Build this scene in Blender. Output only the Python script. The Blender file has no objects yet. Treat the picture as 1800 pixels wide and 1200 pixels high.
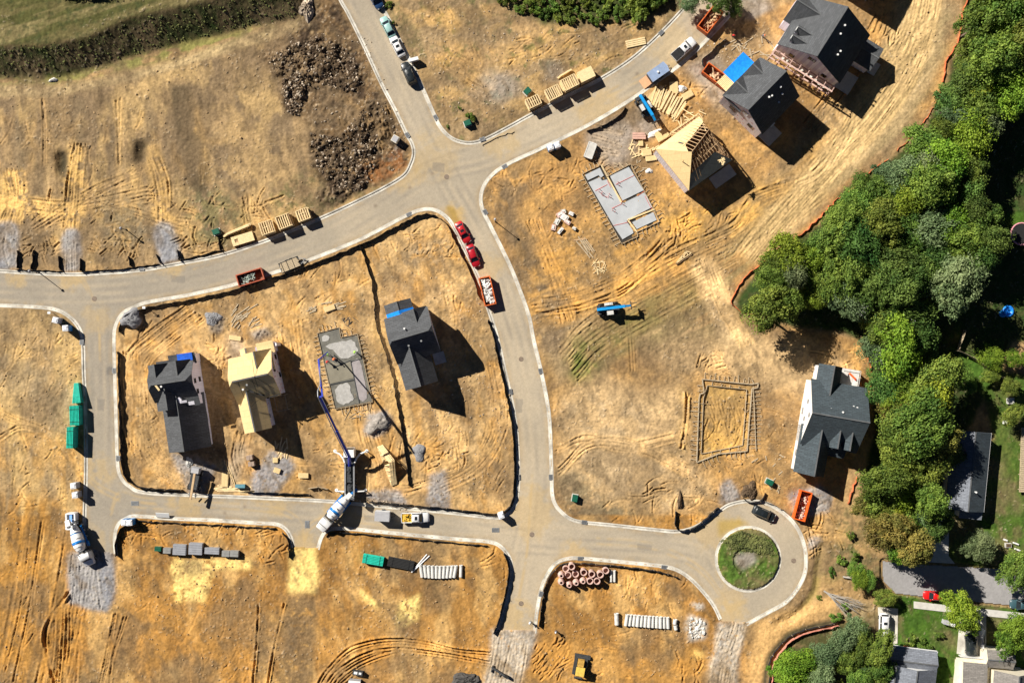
import bpy, bmesh, math, random
import numpy as np
from mathutils import Vector, Matrix
from mathutils.geometry import tessellate_polygon
PI = math.pi
R = math.radians
S = 1/8.7            # metres per photograph pixel on the ground (photograph 1800 x 1200)
CAMH = 215.0
scene = bpy.context.scene
col = scene.collection
random.seed(7)
# ------------------------------------------------------------------ camera, world, sun, exposure
cam = bpy.data.cameras.new('camera'); camo = bpy.data.objects.new('camera', cam); col.objects.link(camo)
camo.location = (0, 0, CAMH); camo.rotation_euler = (0, 0, 0)
cam.sensor_width = 36; cam.lens = 36*CAMH/(1800*S); cam.clip_end = 3000; cam.clip_start = 1
scene.camera = camo
SUN_EL = R(37); SUN_DIR = R(-37.5)      # shadows run towards the lower right
sun = bpy.data.lights.new('sun', 'SUN'); sun.energy = 5.0; sun.angle = R(0.5); sun.color = (1, .94, .84)
suno = bpy.data.objects.new('sun', sun); col.objects.link(suno)
ld = Vector((math.cos(SUN_DIR)*math.cos(SUN_EL), math.sin(SUN_DIR)*math.cos(SUN_EL), -math.sin(SUN_EL)))
suno.rotation_euler = ld.to_track_quat('-Z', 'Y').to_euler(); suno.location = (-60, 50, 90)
w = bpy.data.worlds.new("World"); scene.world = w; w.use_nodes = True
nt = w.node_tree; bg = nt.nodes['Background']; sky = nt.nodes.new('ShaderNodeTexSky'); sky.sky_type = 'NISHITA'
sky.sun_disc = False; sky.sun_elevation = SUN_EL; sky.sun_rotation = math.atan2(-ld.x, -ld.y)
nt.links.new(sky.outputs[0], bg.inputs[0]); bg.inputs[1].default_value = 0.05; sky.air_density = .22; sky.dust_density = 0; sky.ozone_density = 2
scene.view_settings.view_transform = 'Standard'; scene.view_settings.look = 'None'
scene.view_settings.exposure = 0.64; scene.view_settings.gamma = 1
scene.render.resolution_x = 1024; scene.render.resolution_y = 682
# ------------------------------------------------------------------ helpers
def W(px, py, z=0.0):
    """ground/height position of something seen at photograph pixel px,py at height z"""
    k = 1 - z/CAMH
    return Vector(((px-900)*S*k, (600-py)*S*k, z))
def catmull(pts, closed=False, step=3.0):
    P = [np.array(p, float) for p in pts]; n = len(P); out = []
    rng = range(n) if closed else range(n-1)
    for i in rng:
        p1, p2 = P[i % n], P[(i+1) % n]
        p0 = P[(i-1) % n] if (closed or i > 0) else 2*p1-p2
        p3 = P[(i+2) % n] if (closed or i < n-2) else 2*p2-p1
        m = max(1, int(np.hypot(*(p2-p1))/step))
        for k in range(m):
            t = k/m
            out.append(.5*((2*p1)+(-p0+p2)*t+(2*p0-5*p1+4*p2-p3)*t*t+(-p0+3*p1-3*p2+p3)*t**3))
    if not closed: out.append(P[-1])
    return np.array(out)
def tag(o, label=None, cat=None, group=None, kind=None):
    if label: o['label'] = label
    if cat: o['category'] = cat
    if group: o['group'] = group
    if kind: o['kind'] = kind
    return o
# ------------------------------------------------------------------ materials
MATS = {}
def nodes_of(m):
    m.use_nodes = True; t = m.node_tree; return t, t.nodes, t.links, t.nodes['Principled BSDF']
def mat(name, c, rough=.8, var=.18, scale=2.0, bump=0.0, metal=0.0, coat=0.0, detail=6, alpha=1, c2=None, spec=.3):
    if name in MATS: return MATS[name]
    m = bpy.data.materials.new(name); t, N, L, b = nodes_of(m)
    b.inputs['Roughness'].default_value = rough; b.inputs['Metallic'].default_value = metal
    b.inputs['Coat Weight'].default_value = coat; b.inputs['Specular IOR Level'].default_value = spec
    tc = N.new('ShaderNodeTexCoord'); no = N.new('ShaderNodeTexNoise'); no.inputs['Scale'].default_value = scale
    no.inputs['Detail'].default_value = detail; no.inputs['Roughness'].default_value = .65
    L.new(tc.outputs['Object'], no.inputs['Vector'])
    r = N.new('ShaderNodeValToRGB'); c = list(c)
    lo = [x*(1-var) for x in c]; hi = [min(1, x*(1+var)) for x in (c2 or c)]
    r.color_ramp.elements[0].color = (*lo, 1); r.color_ramp.elements[1].color = (*hi, 1)
    r.color_ramp.elements[0].position = .33; r.color_ramp.elements[1].position = .67
    L.new(no.outputs[0], r.inputs[0]); L.new(r.outputs[0], b.inputs['Base Color'])
    if bump:
        bp = N.new('ShaderNodeBump'); bp.inputs['Strength'].default_value = bump; bp.inputs['Distance'].default_value = .05
        L.new(no.outputs[0], bp.inputs['Height']); L.new(bp.outputs[0], b.inputs['Normal'])
    MATS[name] = m; return m
def sheet_mat(name, c, line, sx, sy, mort=.02, rough=.85, var=.12, dots=None, dscale=2.0, nz=.6):
    """boards/sheets with thin joints, optional printed marks"""
    m = bpy.data.materials.new(name); t, N, L, b = nodes_of(m); b.inputs['Roughness'].default_value = rough
    tc = N.new('ShaderNodeTexCoord'); br = N.new('ShaderNodeTexBrick'); L.new(tc.outputs['Object'], br.inputs['Vector'])
    br.inputs['Scale'].default_value = 1; br.inputs['Brick Width'].default_value = sx; br.inputs['Row Height'].default_value = sy
    br.inputs['Mortar Size'].default_value = mort; br.inputs['Mortar Smooth'].default_value = .3
    br.inputs['Color1'].default_value = (*[x*(1-var) for x in c], 1); br.inputs['Color2'].default_value = (*[min(1, x*(1+var)) for x in c], 1)
    br.inputs['Mortar'].default_value = (*line, 1)
    no = N.new('ShaderNodeTexNoise'); no.inputs['Scale'].default_value = 2.5; no.inputs['Detail'].default_value = 7
    L.new(tc.outputs['Object'], no.inputs['Vector'])
    mx = N.new('ShaderNodeMix'); mx.data_type = 'RGBA'; mx.blend_type = 'MULTIPLY'; mx.inputs[0].default_value = .55
    rr = N.new('ShaderNodeValToRGB'); rr.color_ramp.elements[0].position = .3; rr.color_ramp.elements[0].color = (nz, nz, nz, 1)
    rr.color_ramp.elements[1].position = .65
    L.new(no.outputs[0], rr.inputs[0]); L.new(br.outputs[0], mx.inputs[6]); L.new(rr.outputs[0], mx.inputs[7])
    out = mx.outputs[2]
    if dots:
        vo = N.new('ShaderNodeTexVoronoi'); vo.inputs['Scale'].default_value = dscale; vo.inputs['Randomness'].default_value = .55
        L.new(tc.outputs['Object'], vo.inputs['Vector'])
        lt = N.new('ShaderNodeMath'); lt.operation = 'LESS_THAN'; lt.inputs[1].default_value = .2; L.new(vo.outputs['Distance'], lt.inputs[0])
        m2 = N.new('ShaderNodeMix'); m2.data_type = 'RGBA'; L.new(lt.outputs[0], m2.inputs[0]); L.new(out, m2.inputs[6])
        m2.inputs[7].default_value = (*dots, 1); out = m2.outputs[2]
    L.new(out, b.inputs['Base Color']); MATS[name] = m; return m
M_shingle = sheet_mat('shingle', (.085, .09, .098), (.055, .058, .063), .9, .32, .04, .9, .2)
M_shingle2 = sheet_mat('slate_shingle', (.055, .075, .088), (.035, .045, .055), .9, .32, .04, .9, .2)
M_greyroof = sheet_mat('weathered_shingle', (.25, .23, .21), (.17, .16, .15), .9, .3, .04, .9, .18)
M_bluegrey = sheet_mat('pale_shingle', (.2, .22, .26), (.14, .15, .18), .9, .3, .04, .9, .18)
M_osb = sheet_mat('sheathing', (.74, .55, .27), (.5, .36, .17), 2.4, 1.2, .02, .85, .05, nz=.82)
M_underlay = sheet_mat('underlay', (.075, .085, .085), (.04, .045, .045), 30, 1.0, .02, .8, .08)
M_wrap = sheet_mat('house_wrap', (.86, .83, .9), (.66, .6, .72), 2.6, .7, .03, .6, .04, dots=(.6, .25, .3), dscale=.8, nz=.9)
M_wrap2 = sheet_mat('plain_house_wrap', (.86, .84, .9), (.66, .62, .72), 1.4, .35, .04, .6, .06, nz=.88)
M_wrapw = sheet_mat('white_house_wrap', (.82, .8, .76), (.68, .66, .62), 2.6, .9, .03, .6, .04, nz=.9)
M_cream = mat('cream_siding', (.72, .66, .52), .8, .1, 1.5)
M_lumber = mat('lumber', (.78, .6, .33), .8, .18, 3.0)
M_lumber2 = mat('weathered_lumber', (.45, .36, .24), .85, .25, 3.0)
M_darkwood = mat('stud_wood', (.5, .33, .18), .85, .2, 3.0)
M_deck = mat('floor_deck', (.42, .27, .15), .85, .25, 1.0)
M_white = mat('white_paint', (.78, .78, .77), .45, .06, 2.0)
M_glass = mat('window_glass', (.02, .025, .03), .08, .1, 1.0, spec=.6)
M_black = mat('black_rubber', (.02, .02, .02), .7, .2, 2.0)
M_steel = mat('galvanised_steel', (.4, .41, .42), .45, .2, 3.0, metal=.6)
M_dsteel = mat('dark_steel', (.07, .075, .08), .5, .3, 3.0, metal=.3)
M_conc = mat('concrete', (.56, .54, .5), .85, .12, 1.2, bump=.2)
M_concw = mat('pale_concrete', (.6, .59, .56), .85, .2, 1.5, bump=.2)
M_kerb = mat('kerb_concrete', (.52, .48, .41), .85, .34, .35, c2=(.6, .57, .5))
M_tarp = mat('blue_tarp', (.01, .22, .72), .45, .25, 2.5, bump=.6)
M_tarpd = mat('deep_blue_tarp', (.01, .09, .5), .45, .25, 2.5, bump=.6)
M_orangenet = mat('orange_mesh', (.55, .15, .06), .7, .4, 1.0)
M_fabric = mat('silt_fabric', (.02, .02, .022), .8, .4, 3.0)
M_dumpster = mat('orange_steel', (.62, .13, .03), .55, .25, 1.5)
M_dumpin = mat('rusty_steel', (.22, .1, .06), .8, .35, 1.5)
M_teal = mat('teal_pvc', (.02, .46, .34), .45, .22, 1.5)
M_pink = mat('pink_concrete', (.62, .42, .36), .8, .15, 2.0)
M_blue = mat('machine_blue', (.01, .26, .62), .35, .15, 2.0, coat=.4)
M_bluem = mat('mixer_blue', (.01, .2, .6), .35, .12, 2.0, coat=.4)
M_boom = mat('boom_blue', (.03, .05, .38), .4, .15, 2.0, coat=.3)
M_yellow = mat('machine_yellow', (.72, .5, .1), .5, .2, 2.0)
M_skin = mat('skin', (.5, .3, .2), .6, .1, 5)
M_jean = mat('denim', (.06, .08, .14), .9, .2, 5)
M_lime = mat('lime_fabric', (.4, .75, .1), .8, .1, 5)
M_redf = mat('red_fabric', (.6, .05, .03), .8, .1, 5)
M_orangef = mat('orange_fabric', (.85, .2, .06), .8, .1, 5)
M_greyf = mat('grey_fabric', (.2, .2, .2), .8, .1, 5)
M_bark = mat('bark', (.16, .12, .09), .9, .3, 4, bump=.5)
M_deadwood = mat('grey_wood', (.38, .35, .31), .9, .2, 4)
M_plastic = mat('white_plastic', (.75, .76, .78), .5, .15, 3)
M_bluepl = mat('blue_plastic', (.03, .2, .5), .5, .15, 3)
M_greenpl = mat('green_plastic', (.01, .1, .06), .5, .2, 3)
M_tent = mat('grey_metal_roof', (.42, .42, .44), .5, .08, 1.0)
M_rock = mat('rock', (.12, .088, .06), .9, .4, .7, c2=(.5, .41, .31))
M_darksoil = mat('dark_soil', (.06, .04, .024), .95, .4, 1.2, c2=(.12, .08, .047)); M_ridge = mat('ridge_cap', (.12, .125, .13), .85, .2, 1)
M_gravel = mat('gravel', (.24, .24, .25), .9, .35, 5, bump=.5)
M_debris = mat('mixed_debris', (.5, .4, .28), .8, .5, 2.0, c2=(.75, .7, .62))
# ------------------------------------------------------------------ mesh builder
class MB:
    def __init__(s): s.v = []; s.f = []
    def add(s, vs, fs, T=None):
        o = len(s.v)
        s.v += [tuple(T @ Vector(v)) if T is not None else tuple(v) for v in vs]
        s.f += [tuple(i+o for i in f) for f in fs]; return s
    def box(s, cx, cy, cz, sx, sy, sz, rz=0, taper=1.0, T=None):
        hx, hy, hz = sx/2, sy/2, sz/2; c, n = math.cos(rz), math.sin(rz); vs = []
        for z, k in ((-hz, 1), (hz, taper)):
            for x, y in ((-hx, -hy), (hx, -hy), (hx, hy), (-hx, hy)):
                x *= k; y *= k; vs.append((cx+x*c-y*n, cy+x*n+y*c, cz+z))
        return s.add(vs, [(3, 2, 1, 0), (4, 5, 6, 7), (0, 1, 5, 4), (1, 2, 6, 5), (2, 3, 7, 6), (3, 0, 4, 7)], T)
    def bar(s, a, b, wd, ht=None):
        a, b = Vector(a), Vector(b); d = b-a; l = d.length
        if l < 1e-6: return s
        ht = ht or wd; q = d.to_track_quat('X', 'Z').to_matrix().to_4x4(); T = Matrix.Translation((a+b)/2) @ q
        return s.box(0, 0, 0, l, wd, ht, T=T)
    def tube(s, a, b, r, n=10, r2=None, open_=False, cap=True):
        a, b = Vector(a), Vector(b); q = (b-a).to_track_quat('Z', 'Y').to_matrix(); r2 = r if r2 is None else r2; vs = []
        for p, rr in ((a, r), (b, r2)):
            for i in range(n):
                t = 2*PI*i/n; vs.append(p+q @ Vector((rr*math.cos(t), rr*math.sin(t), 0)))
        fs = [(i, (i+1) % n, n+(i+1) % n, n+i) for i in range(n)]
        if cap: fs += [tuple(range(n-1, -1, -1)), tuple(range(n, 2*n))]
        return s.add(vs, fs)
    def path(s, pts, r, n=6):
        for a, b in zip(pts[:-1], pts[1:]): s.tube(a, b, r, n)
        return s
    def lathe(s, prof, n=20, T=None):
        vs = []; m = len(prof)
        for r, z in prof:
            for i in range(n): t = 2*PI*i/n; vs.append((r*math.cos(t), r*math.sin(t), z))
        fs = [(j*n+i, j*n+(i+1) % n, (j+1)*n+(i+1) % n, (j+1)*n+i) for j in range(m-1) for i in range(n)]
        return s.add(vs, fs, T)
    def prism(s, pts, z0, z1):
        n = len(pts); A = sum(pts[i][0]*pts[(i+1) % n][1]-pts[(i+1) % n][0]*pts[i][1] for i in range(n))
        if A < 0: pts = pts[::-1]
        tri = tessellate_polygon([[Vector((p[0], p[1], 0)) for p in pts]]); vs = [(p[0], p[1], z0) for p in pts]+[(p[0], p[1], z1) for p in pts]; fs = []
        for a, b, c in tri:
            A = (Vector(pts[b])-Vector(pts[a])).cross(Vector(pts[c])-Vector(pts[a]))
            if A < 0: b, c = c, b
            fs += [(n+a, n+b, n+c), (c, b, a)]
        fs += [(i, (i+1) % n, n+(i+1) % n, n+i) for i in range(n)]
        return s.add(vs, fs)
    def slab(s, pts, th):
        """convex polygon in space thickened downwards"""
        P = [Vector(p) for p in pts]; nr = (P[1]-P[0]).cross(P[2]-P[0])
        if nr.z < 0: P = P[::-1]
        n = len(P); vs = P+[p-Vector((0, 0, th)) for p in P]
        return s.add(vs, [tuple(range(n)), tuple(range(2*n-1, n-1, -1))]+[(i, n+i, n+(i+1) % n, (i+1) % n) for i in range(n)])
    def build(s, name, m, parent=None, smooth=False, label=None):
        me = bpy.data.meshes.new(name); me.from_pydata(s.v, [], s.f); me.materials.append(m)
        if smooth: me.polygons.foreach_set('use_smooth', [True]*len(me.polygons))
        o = bpy.data.objects.new(name, me); col.objects.link(o)
        if parent: o.parent = parent
        if label: o['label'] = label
        return o
def copy_tree(o, parent=None):
    c = o.copy(); col.objects.link(c); c.parent = parent
    for ch in list(o.children): copy_tree(ch, c)
    return c
# ------------------------------------------------------------------ layout lines (photograph pixels on the ground)
K1 = [(578,-48),(598,0),(612,25),(640,82),(670,147),(695,195),(714,235),(724,253),(727,270),(722,288),(710,308),(675,330),(625,355),(567,382),(500,410),(447,430),(385,449),(320,462),(250,474),(175,480),(125,482),(62,480),(0,476),(-60,472)]
K2 = [(645,-48),(672,12),(685,37),(727,120),(765,205),(772,220),(785,236),(800,246),(820,251),(840,249),(862,240),(900,220),(927,205),(990,172),(1055,139),(1112,102),(1160,59),(1198,19),(1214,0),(1250,-48)]
K3 = [(1330,-48),(1292,15),(1245,68),(1197,113),(1150,147),(1107,177),(1035,220),(950,262),(900,285),(872,302),(855,320),(846,342),(848,367),(860,392),(885,442),(900,474),(915,512),(930,555),(939,600),(951,650),(962,705),(967,750),(970,837),(971,868),(977,887),(989,901),(1003,911),(1025,917),(1075,922),(1150,930),(1187,933),(1212,929),(1237,917),(1262,899),(1283,886),(1315,880),(1350,885),(1382,905),(1402,928),(1413,955),(1417,982),(1414,1010),(1400,1037),(1380,1059),(1350,1076),(1312,1097)]
K4 = [(201,600),(203,575),(215,552),(236,540),(262,531),(325,520),(390,506),(420,498),(477,481),(542,458),(625,425),(675,400),(717,378),(737,370),(757,368),(776,375),(793,392),(811,427),(840,487),(856,537),(872,587),(887,650),(896,690),(903,725),(909,775),(911,837),(909,870),(902,892),(887,906),(868,909),(780,899),(660,888),(575,880),(450,874),(350,870),(255,865),(228,854),(213,838),(207,812),(205,750),(202,650)]
K5 = [(-60,533),(0,537),(50,539),(92,543),(115,552),(133,568),(143,587),(146,610),(147,650),(150,725),(151,825),(149,887),(148,925),(146,955)]
K6 = [(204,975),(202,945),(208,922),(222,911),(240,907),(300,911),(375,914),(450,919),(485,921),(501,929),(511,944),(515,962)]
K7 = [(559,965),(565,945),(574,933),(588,929),(625,930),(725,940),(800,947),(860,952),(882,962),(895,980),(899,1000),(896,1030),(888,1065),(874,1110)]
K8 = [(940,1112),(944,1075),(951,1038),(961,1012),(976,991),(996,982),(1022,981),(1100,988),(1165,995),(1193,1003),(1217,1020),(1241,1046),(1256,1067),(1266,1088)]
kc = {i: catmull(k, i == 4) for i, k in enumerate([K1,K2,K3,K4,K5,K6,K7,K8], 1)}
X0, X1, Y0, Y1 = -70, 1870, -60, 1260
G = 1.5
xs = np.arange(X0, X1+.1, G); ys = np.arange(Y0, Y1+.1, G); NX, NY = len(xs), len(ys)
PX, PY = np.meshgrid(xs, ys)
# ------------------------------------------------------------------ numpy noise and masks
def vnoise(x, y, seed):
    r = np.random.RandomState(seed).rand(256, 256).astype(np.float32)
    xi = np.floor(x).astype(np.int64); yi = np.floor(y).astype(np.int64); fx = (x-xi).astype(np.float32); fy = (y-yi).astype(np.float32)
    fx = fx*fx*(3-2*fx); fy = fy*fy*(3-2*fy); a = r[yi & 255, xi & 255]; b = r[yi & 255, (xi+1) & 255]; c = r[(yi+1) & 255, xi & 255]; d = r[(yi+1) & 255, (xi+1) & 255]
    return (a*(1-fx)+b*fx)*(1-fy)+(c*(1-fx)+d*fx)*fy
def fbm(scale, seed, octv=4, ang=0, stretch=1, gain=.55, X=None, Y=None):
    X = PX if X is None else X; Y = PY if Y is None else Y
    c, s_ = math.cos(R(ang)), math.sin(R(ang)); u = (X*c+Y*s_)/(scale*stretch); v = (-X*s_+Y*c)/scale
    t = 0; amp = 1; tot = 0
    for i in range(octv):
        t = t+amp*vnoise(u+17.3*i+seed, v+9.1*i-seed*2, seed+i); tot += amp; amp *= gain; u = u*2.03; v = v*2.03
    return t/tot        # 0..1
def blur(a, n):
    if n < 1: return a
    for ax in (0, 1):
        for _ in range(2):
            p = [(0, 0), (0, 0)]; p[ax] = (n+1, n); b = np.cumsum(np.pad(a, p, mode='edge'), axis=ax)
            a = (np.take(b, range(2*n+1, b.shape[ax]), ax)-np.take(b, range(0, b.shape[ax]-2*n-1), ax))/(2*n+1)
    return a
WX = (fbm(26, 71, 4)-.5); WY = (fbm(26, 72, 4)-.5)
def inpoly(poly, warp=0.0):
    poly = np.asarray(poly, float); m = np.zeros(PX.shape, bool)
    b = 6+warp; x0, y0 = poly.min(0)-b; x1, y1 = poly.max(0)+b
    i0, i1 = max(0, int((y0-Y0)/G)), min(NY, int((y1-Y0)/G)+2); j0, j1 = max(0, int((x0-X0)/G)), min(NX, int((x1-X0)/G)+2)
    if i1 <= i0 or j1 <= j0: return m
    sl = (slice(i0, i1), slice(j0, j1)); x = PX[sl]+WX[sl]*warp*2; y = PY[sl]+WY[sl]*warp*2; r = np.zeros(x.shape, bool)
    n = len(poly)
    for i in range(n):
        (ax, ay), (bx, by) = poly[i], poly[(i+1) % n]
        if ay == by: continue
        c = ((ay > y) != (by > y)) & (x < (bx-ax)*(y-ay)/(by-ay)+ax); r ^= c
    m[sl] = r; return m
def soft(poly, warp=6, bl=3):
    m = inpoly(poly, warp).astype(np.float32); a = np.asarray(poly, float); b = 16+warp+bl*5
    i0, i1 = max(0, int((a[:, 1].min()-b-Y0)/G)), min(NY, int((a[:, 1].max()+b-Y0)/G)+2); j0, j1 = max(0, int((a[:, 0].min()-b-X0)/G)), min(NX, int((a[:, 0].max()+b-X0)/G)+2)
    if i1 > i0 and j1 > j0: m[i0:i1, j0:j1] = blur(m[i0:i1, j0:j1], bl)
    return m
def near(pts, rad):
    """1 on the polyline fading to 0 at rad pixels"""
    m = np.zeros(PX.shape, np.float32)
    for (ax, ay), (bx, by) in zip(pts[:-1], pts[1:]):
        x0, x1 = min(ax, bx)-rad, max(ax, bx)+rad; y0, y1 = min(ay, by)-rad, max(ay, by)+rad
        i0, i1 = max(0, int((y0-Y0)/G)), min(NY, int((y1-Y0)/G)+2); j0, j1 = max(0, int((x0-X0)/G)), min(NX, int((x1-X0)/G)+2)
        if i1 <= i0 or j1 <= j0: continue
        sl = (slice(i0, i1), slice(j0, j1)); dx, dy = bx-ax, by-ay; l = dx*dx+dy*dy+1e-9
        t = np.clip(((PX[sl]-ax)*dx+(PY[sl]-ay)*dy)/l, 0, 1); d = np.hypot(PX[sl]-ax-t*dx, PY[sl]-ay-t*dy)
        m[sl] = np.maximum(m[sl], np.clip(1-d/rad, 0, 1))
    return m
# ------------------------------------------------------------------ which cells are road
L_ = lambda a: [tuple(p) for p in a]
blocks = [L_(kc[1])+[(-90,-90),(560,-90)], L_(kc[2])+[(1250,-90),(640,-90)],
          L_(kc[3])+[(1320,1300),(1900,1300),(1900,-90),(1340,-90)], L_(kc[4]), L_(kc[5])+[(146,1300),(-90,1300),(-90,500)],
          L_(kc[6])+[(515,1300),(204,1300)], L_(kc[7])+[(874,1300),(559,1300)], L_(kc[8])+[(1266,1300),(940,1300)],
          [(140,958),(210,975),(210,1300),(140,1300)], [(510,960),(562,963),(562,1300),(510,1300)],
          [(868,1106),(944,1106),(950,1300),(868,1300)], [(1262,1090),(1318,1094),(1325,1300),(1262,1300)]]
land = np.zeros(PX.shape, bool)
for b in blocks: land |= inpoly(b)
island = np.hypot(PX-1315, PY-982) < 54
land |= island
street = [(1550,985),(1600,990),(1747,998),(1880,1010),(1880,1080),(1775,1062),(1625,1047),(1574,1041),(1552,1020)]
road = ~land
DRV = [[(1606,1056),(1657,1062),(1880,1085),(1880,1097),(1657,1074),(1606,1068)], [(1543,1066),(1578,1069),(1577,1130),(1545,1132)], [(1688,1075),(1733,1080),(1733,1168),(1680,1164)], [(1625,880),(1668,880),(1667,976),(1678,990),(1612,986),(1622,968)]]
# ------------------------------------------------------------------ colour and height of the ground
PX = PX.astype(np.float32); PY = PY.astype(np.float32); C = np.zeros(PX.shape+(3,), np.float32); Z = np.zeros(PX.shape, np.float32)
def col3(c): return np.array(c, np.float32)
n1 = fbm(150, 1, 5); n2 = fbm(40, 2, 5); n3 = fbm(9, 3, 3); nv = fbm(16, 4, 4, 90, 7)
lt, md, og, gb = col3((.43,.285,.14)), col3((.27,.18,.095)), col3((.44,.25,.085)), col3((.24,.18,.115))
def mixc(a, b, t): return a*(1-t[..., None])+b*t[..., None]
def sst(x, a, b): t = np.clip((x-a)/(b-a), 0, 1); return t*t*(3-2*t)
C[:] = mixc(lt[None, None], md[None, None], sst(n1*.6+n2*.4, .35, .65))
def paint(m, c, a=1.0, brk=0.0, sc=12, seed=5, st=1, ang=0):
    """lay a soil or plant colour in a mask, broken up by noise"""
    global C
    ri = np.flatnonzero((m > .002).any(1)); ci = np.flatnonzero((m > .002).any(0))
    if not len(ri) or not len(ci): return
    sl = (slice(ri[0], ri[-1]+1), slice(ci[0], ci[-1]+1)); t = m[sl]*a
    if brk: t = t*sst(fbm(sc, seed, 4, ang, st, X=PX[sl], Y=PY[sl]), brk-.12, brk+.12)
    C[sl] = mixc(C[sl], col3(c)[None, None], t)
# -- north-west block: plateau with weeds, dark overgrown bank, graded lots
bank_top = [(-70,90),(40,90),(95,88),(160,75),(240,42),(330,20),(400,5),(470,-14),(560,-40)]
bank_bot = [(-70,134),(60,138),(110,136),(180,117),(250,95),(330,75),(450,45),(520,33),(545,0),(560,-40)]
plate = bank_top+[(560,-100),(-100,-100)]
pm = blur(inpoly(plate, 4).astype(np.float32), 1)
band = soft(bank_top+bank_bot[::-1], 4, 2)
inner = blur(inpoly(plate, 0).astype(np.float32), 0)
# height of the bank from distances to its two edges
def dist_to(pts, rad): return (1-near(catmull(pts, step=12), rad))*rad
dt_, db_ = dist_to(bank_top, 70), dist_to(bank_bot, 70)
frac = np.where(inner > .5, 1.0, np.where(inpoly(bank_top+bank_bot[::-1], 0), db_/(dt_+db_+1e-6), 0))
Z += blur(frac.astype(np.float32), 2)*3.6*sst(-np.maximum(X0-PX, PY*0-999), -1, 0)
paint(pm, (.135,.115,.05), 1); paint(pm, (.085,.085,.03), .95, .46, 22, 11, 6, -18); paint(pm, (.24,.195,.095), .8, .58, 12, 12, 9, -18); paint(pm, (.05,.065,.025), .6, .64, 7, 13)
paint(band, (.032,.038,.014), 1); paint(band, (.085,.075,.035), .8, .5, 9, 15, 2, 60); paint(band, (.045,.085,.02), .6, .66, 4, 16)
vg = soft([(-70,133),(110,135),(250,94),(330,74),(520,33),(545,0),(560,0),(540,48),(440,66),(330,98),(200,130),(120,150),(-70,152)], 5, 3); paint(vg, (.22,.22,.07), .85, .42, 8, 17, 3, -18)
tr = near(catmull([(-70,160),(60,164),(130,160),(250,135),(340,108),(450,70),(540,45)]), 19); paint(np.minimum(1, tr*1.6), (.47,.36,.2), .8)
nw = blur(inpoly([(-70,172),(100,172),(250,140),(450,80),(560,50),(600,60),(716,290),(560,380),(300,462),(-70,470)], 4).astype(np.float32), 2)
paint(nw, (.36,.25,.135), .95); paint(nw, (.20,.145,.09), .85, .46, 30, 21, 3, 85); paint(nw, (.52,.36,.17), .7, .58, 35, 22, 2, 85)
paint(soft([(300,155),(325,150),(345,210),(362,300),(360,345),(335,330),(312,250)], 4, 3), (.17,.125,.075), .75, .3, 8, 24)
paint(soft([(330,160),(350,200),(372,320),(358,330),(338,240)], 3, 3), (.58,.38,.16), .6)
paint(soft([(355,170),(430,160),(480,230),(520,330),(430,350),(370,340)], 14, 10), (.54,.37,.18), .55, .42, 30, 25)
paint(soft([(330,330),(400,330),(450,400),(400,440),(340,430),(325,380)], 10, 8), (.14,.135,.07), .75, .48, 10, 26)
paint(soft([(170,340),(260,345),(275,420),(240,440),(180,430)], 10, 6), (.2,.165,.11), .8, .42, 9, 27)
paint(soft([(470,330),(560,300),(690,310),(660,335),(560,380),(500,400)], 8, 6), (.12,.12,.05), .75, .5, 9, 28)
for x_, w_, c_ in ((70,12,(.19,.14,.085)), (84,5,(.5,.35,.18)), (200,10,(.18,.135,.085)), (213,6,(.52,.37,.19)), (140,16,(.22,.165,.10)), (36,14,(.21,.16,.10)), (262,12,(.24,.175,.105))):
    paint(soft([(x_-w_/2,175),(x_+w_/2,172),(x_+w_/2+3,300),(x_+w_/2,380),(x_-w_/2,380),(x_-w_/2-3,280)], 4, 2), c_, .6, .3, 9, 29, 4, 90)
paint(soft([(298,150),(330,148),(350,210),(366,300),(364,345),(338,332),(314,250)], 3, 2), (.12,.09,.055), .8, .25, 8, 241)
paint(soft([(676,250),(705,246),(712,262),(700,284),(676,280)], 4, 2), (.3,.28,.27), .85)
# rubble area
rub = soft([(455,95),(520,55),(545,0),(595,0),(620,50),(680,180),(716,245),(722,285),(690,315),(600,345),(540,300),(560,230),(500,190),(480,130)], 10, 5)
paint(rub, (.15,.095,.05), .92, .3, 14, 31); paint(rub, (.50,.40,.28), .7, .66, 4, 32); paint(rub, (.055,.038,.026), .9, .56, 13, 33)
rubd = [soft(p, 7, 3) for p in ([(468,105),(500,85),(560,62),(590,75),(625,105),(640,150),(610,165),(570,150),(540,160),(500,135),(475,130)],
        [(497,140),(532,130),(535,165),(525,205),(505,198),(497,165)], [(545,235),(600,240),(640,190),(665,240),(660,290),(640,335),(590,335),(560,300),(543,290)],
        [(560,330),(600,318),(640,330),(600,352),(565,362),(552,350)], [(640,175),(680,190),(690,240),(665,250),(648,215)])]
rd = np.clip(sum(rubd), 0, 1); paint(rd, (.042,.028,.018), .97, .38, 12, 34); paint(rd, (.36,.28,.2), .7, .70, 3.2, 35)
paint(soft([(640,290),(700,265),(722,285),(690,312),(650,322)], 5, 3), (.3,.13,.05), .8, .4, 8, 36)
Z += rd*(fbm(12, 37, 5)*2.0-.6)*1.0 + rub*(fbm(6, 38, 3)-.5)*.45
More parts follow.
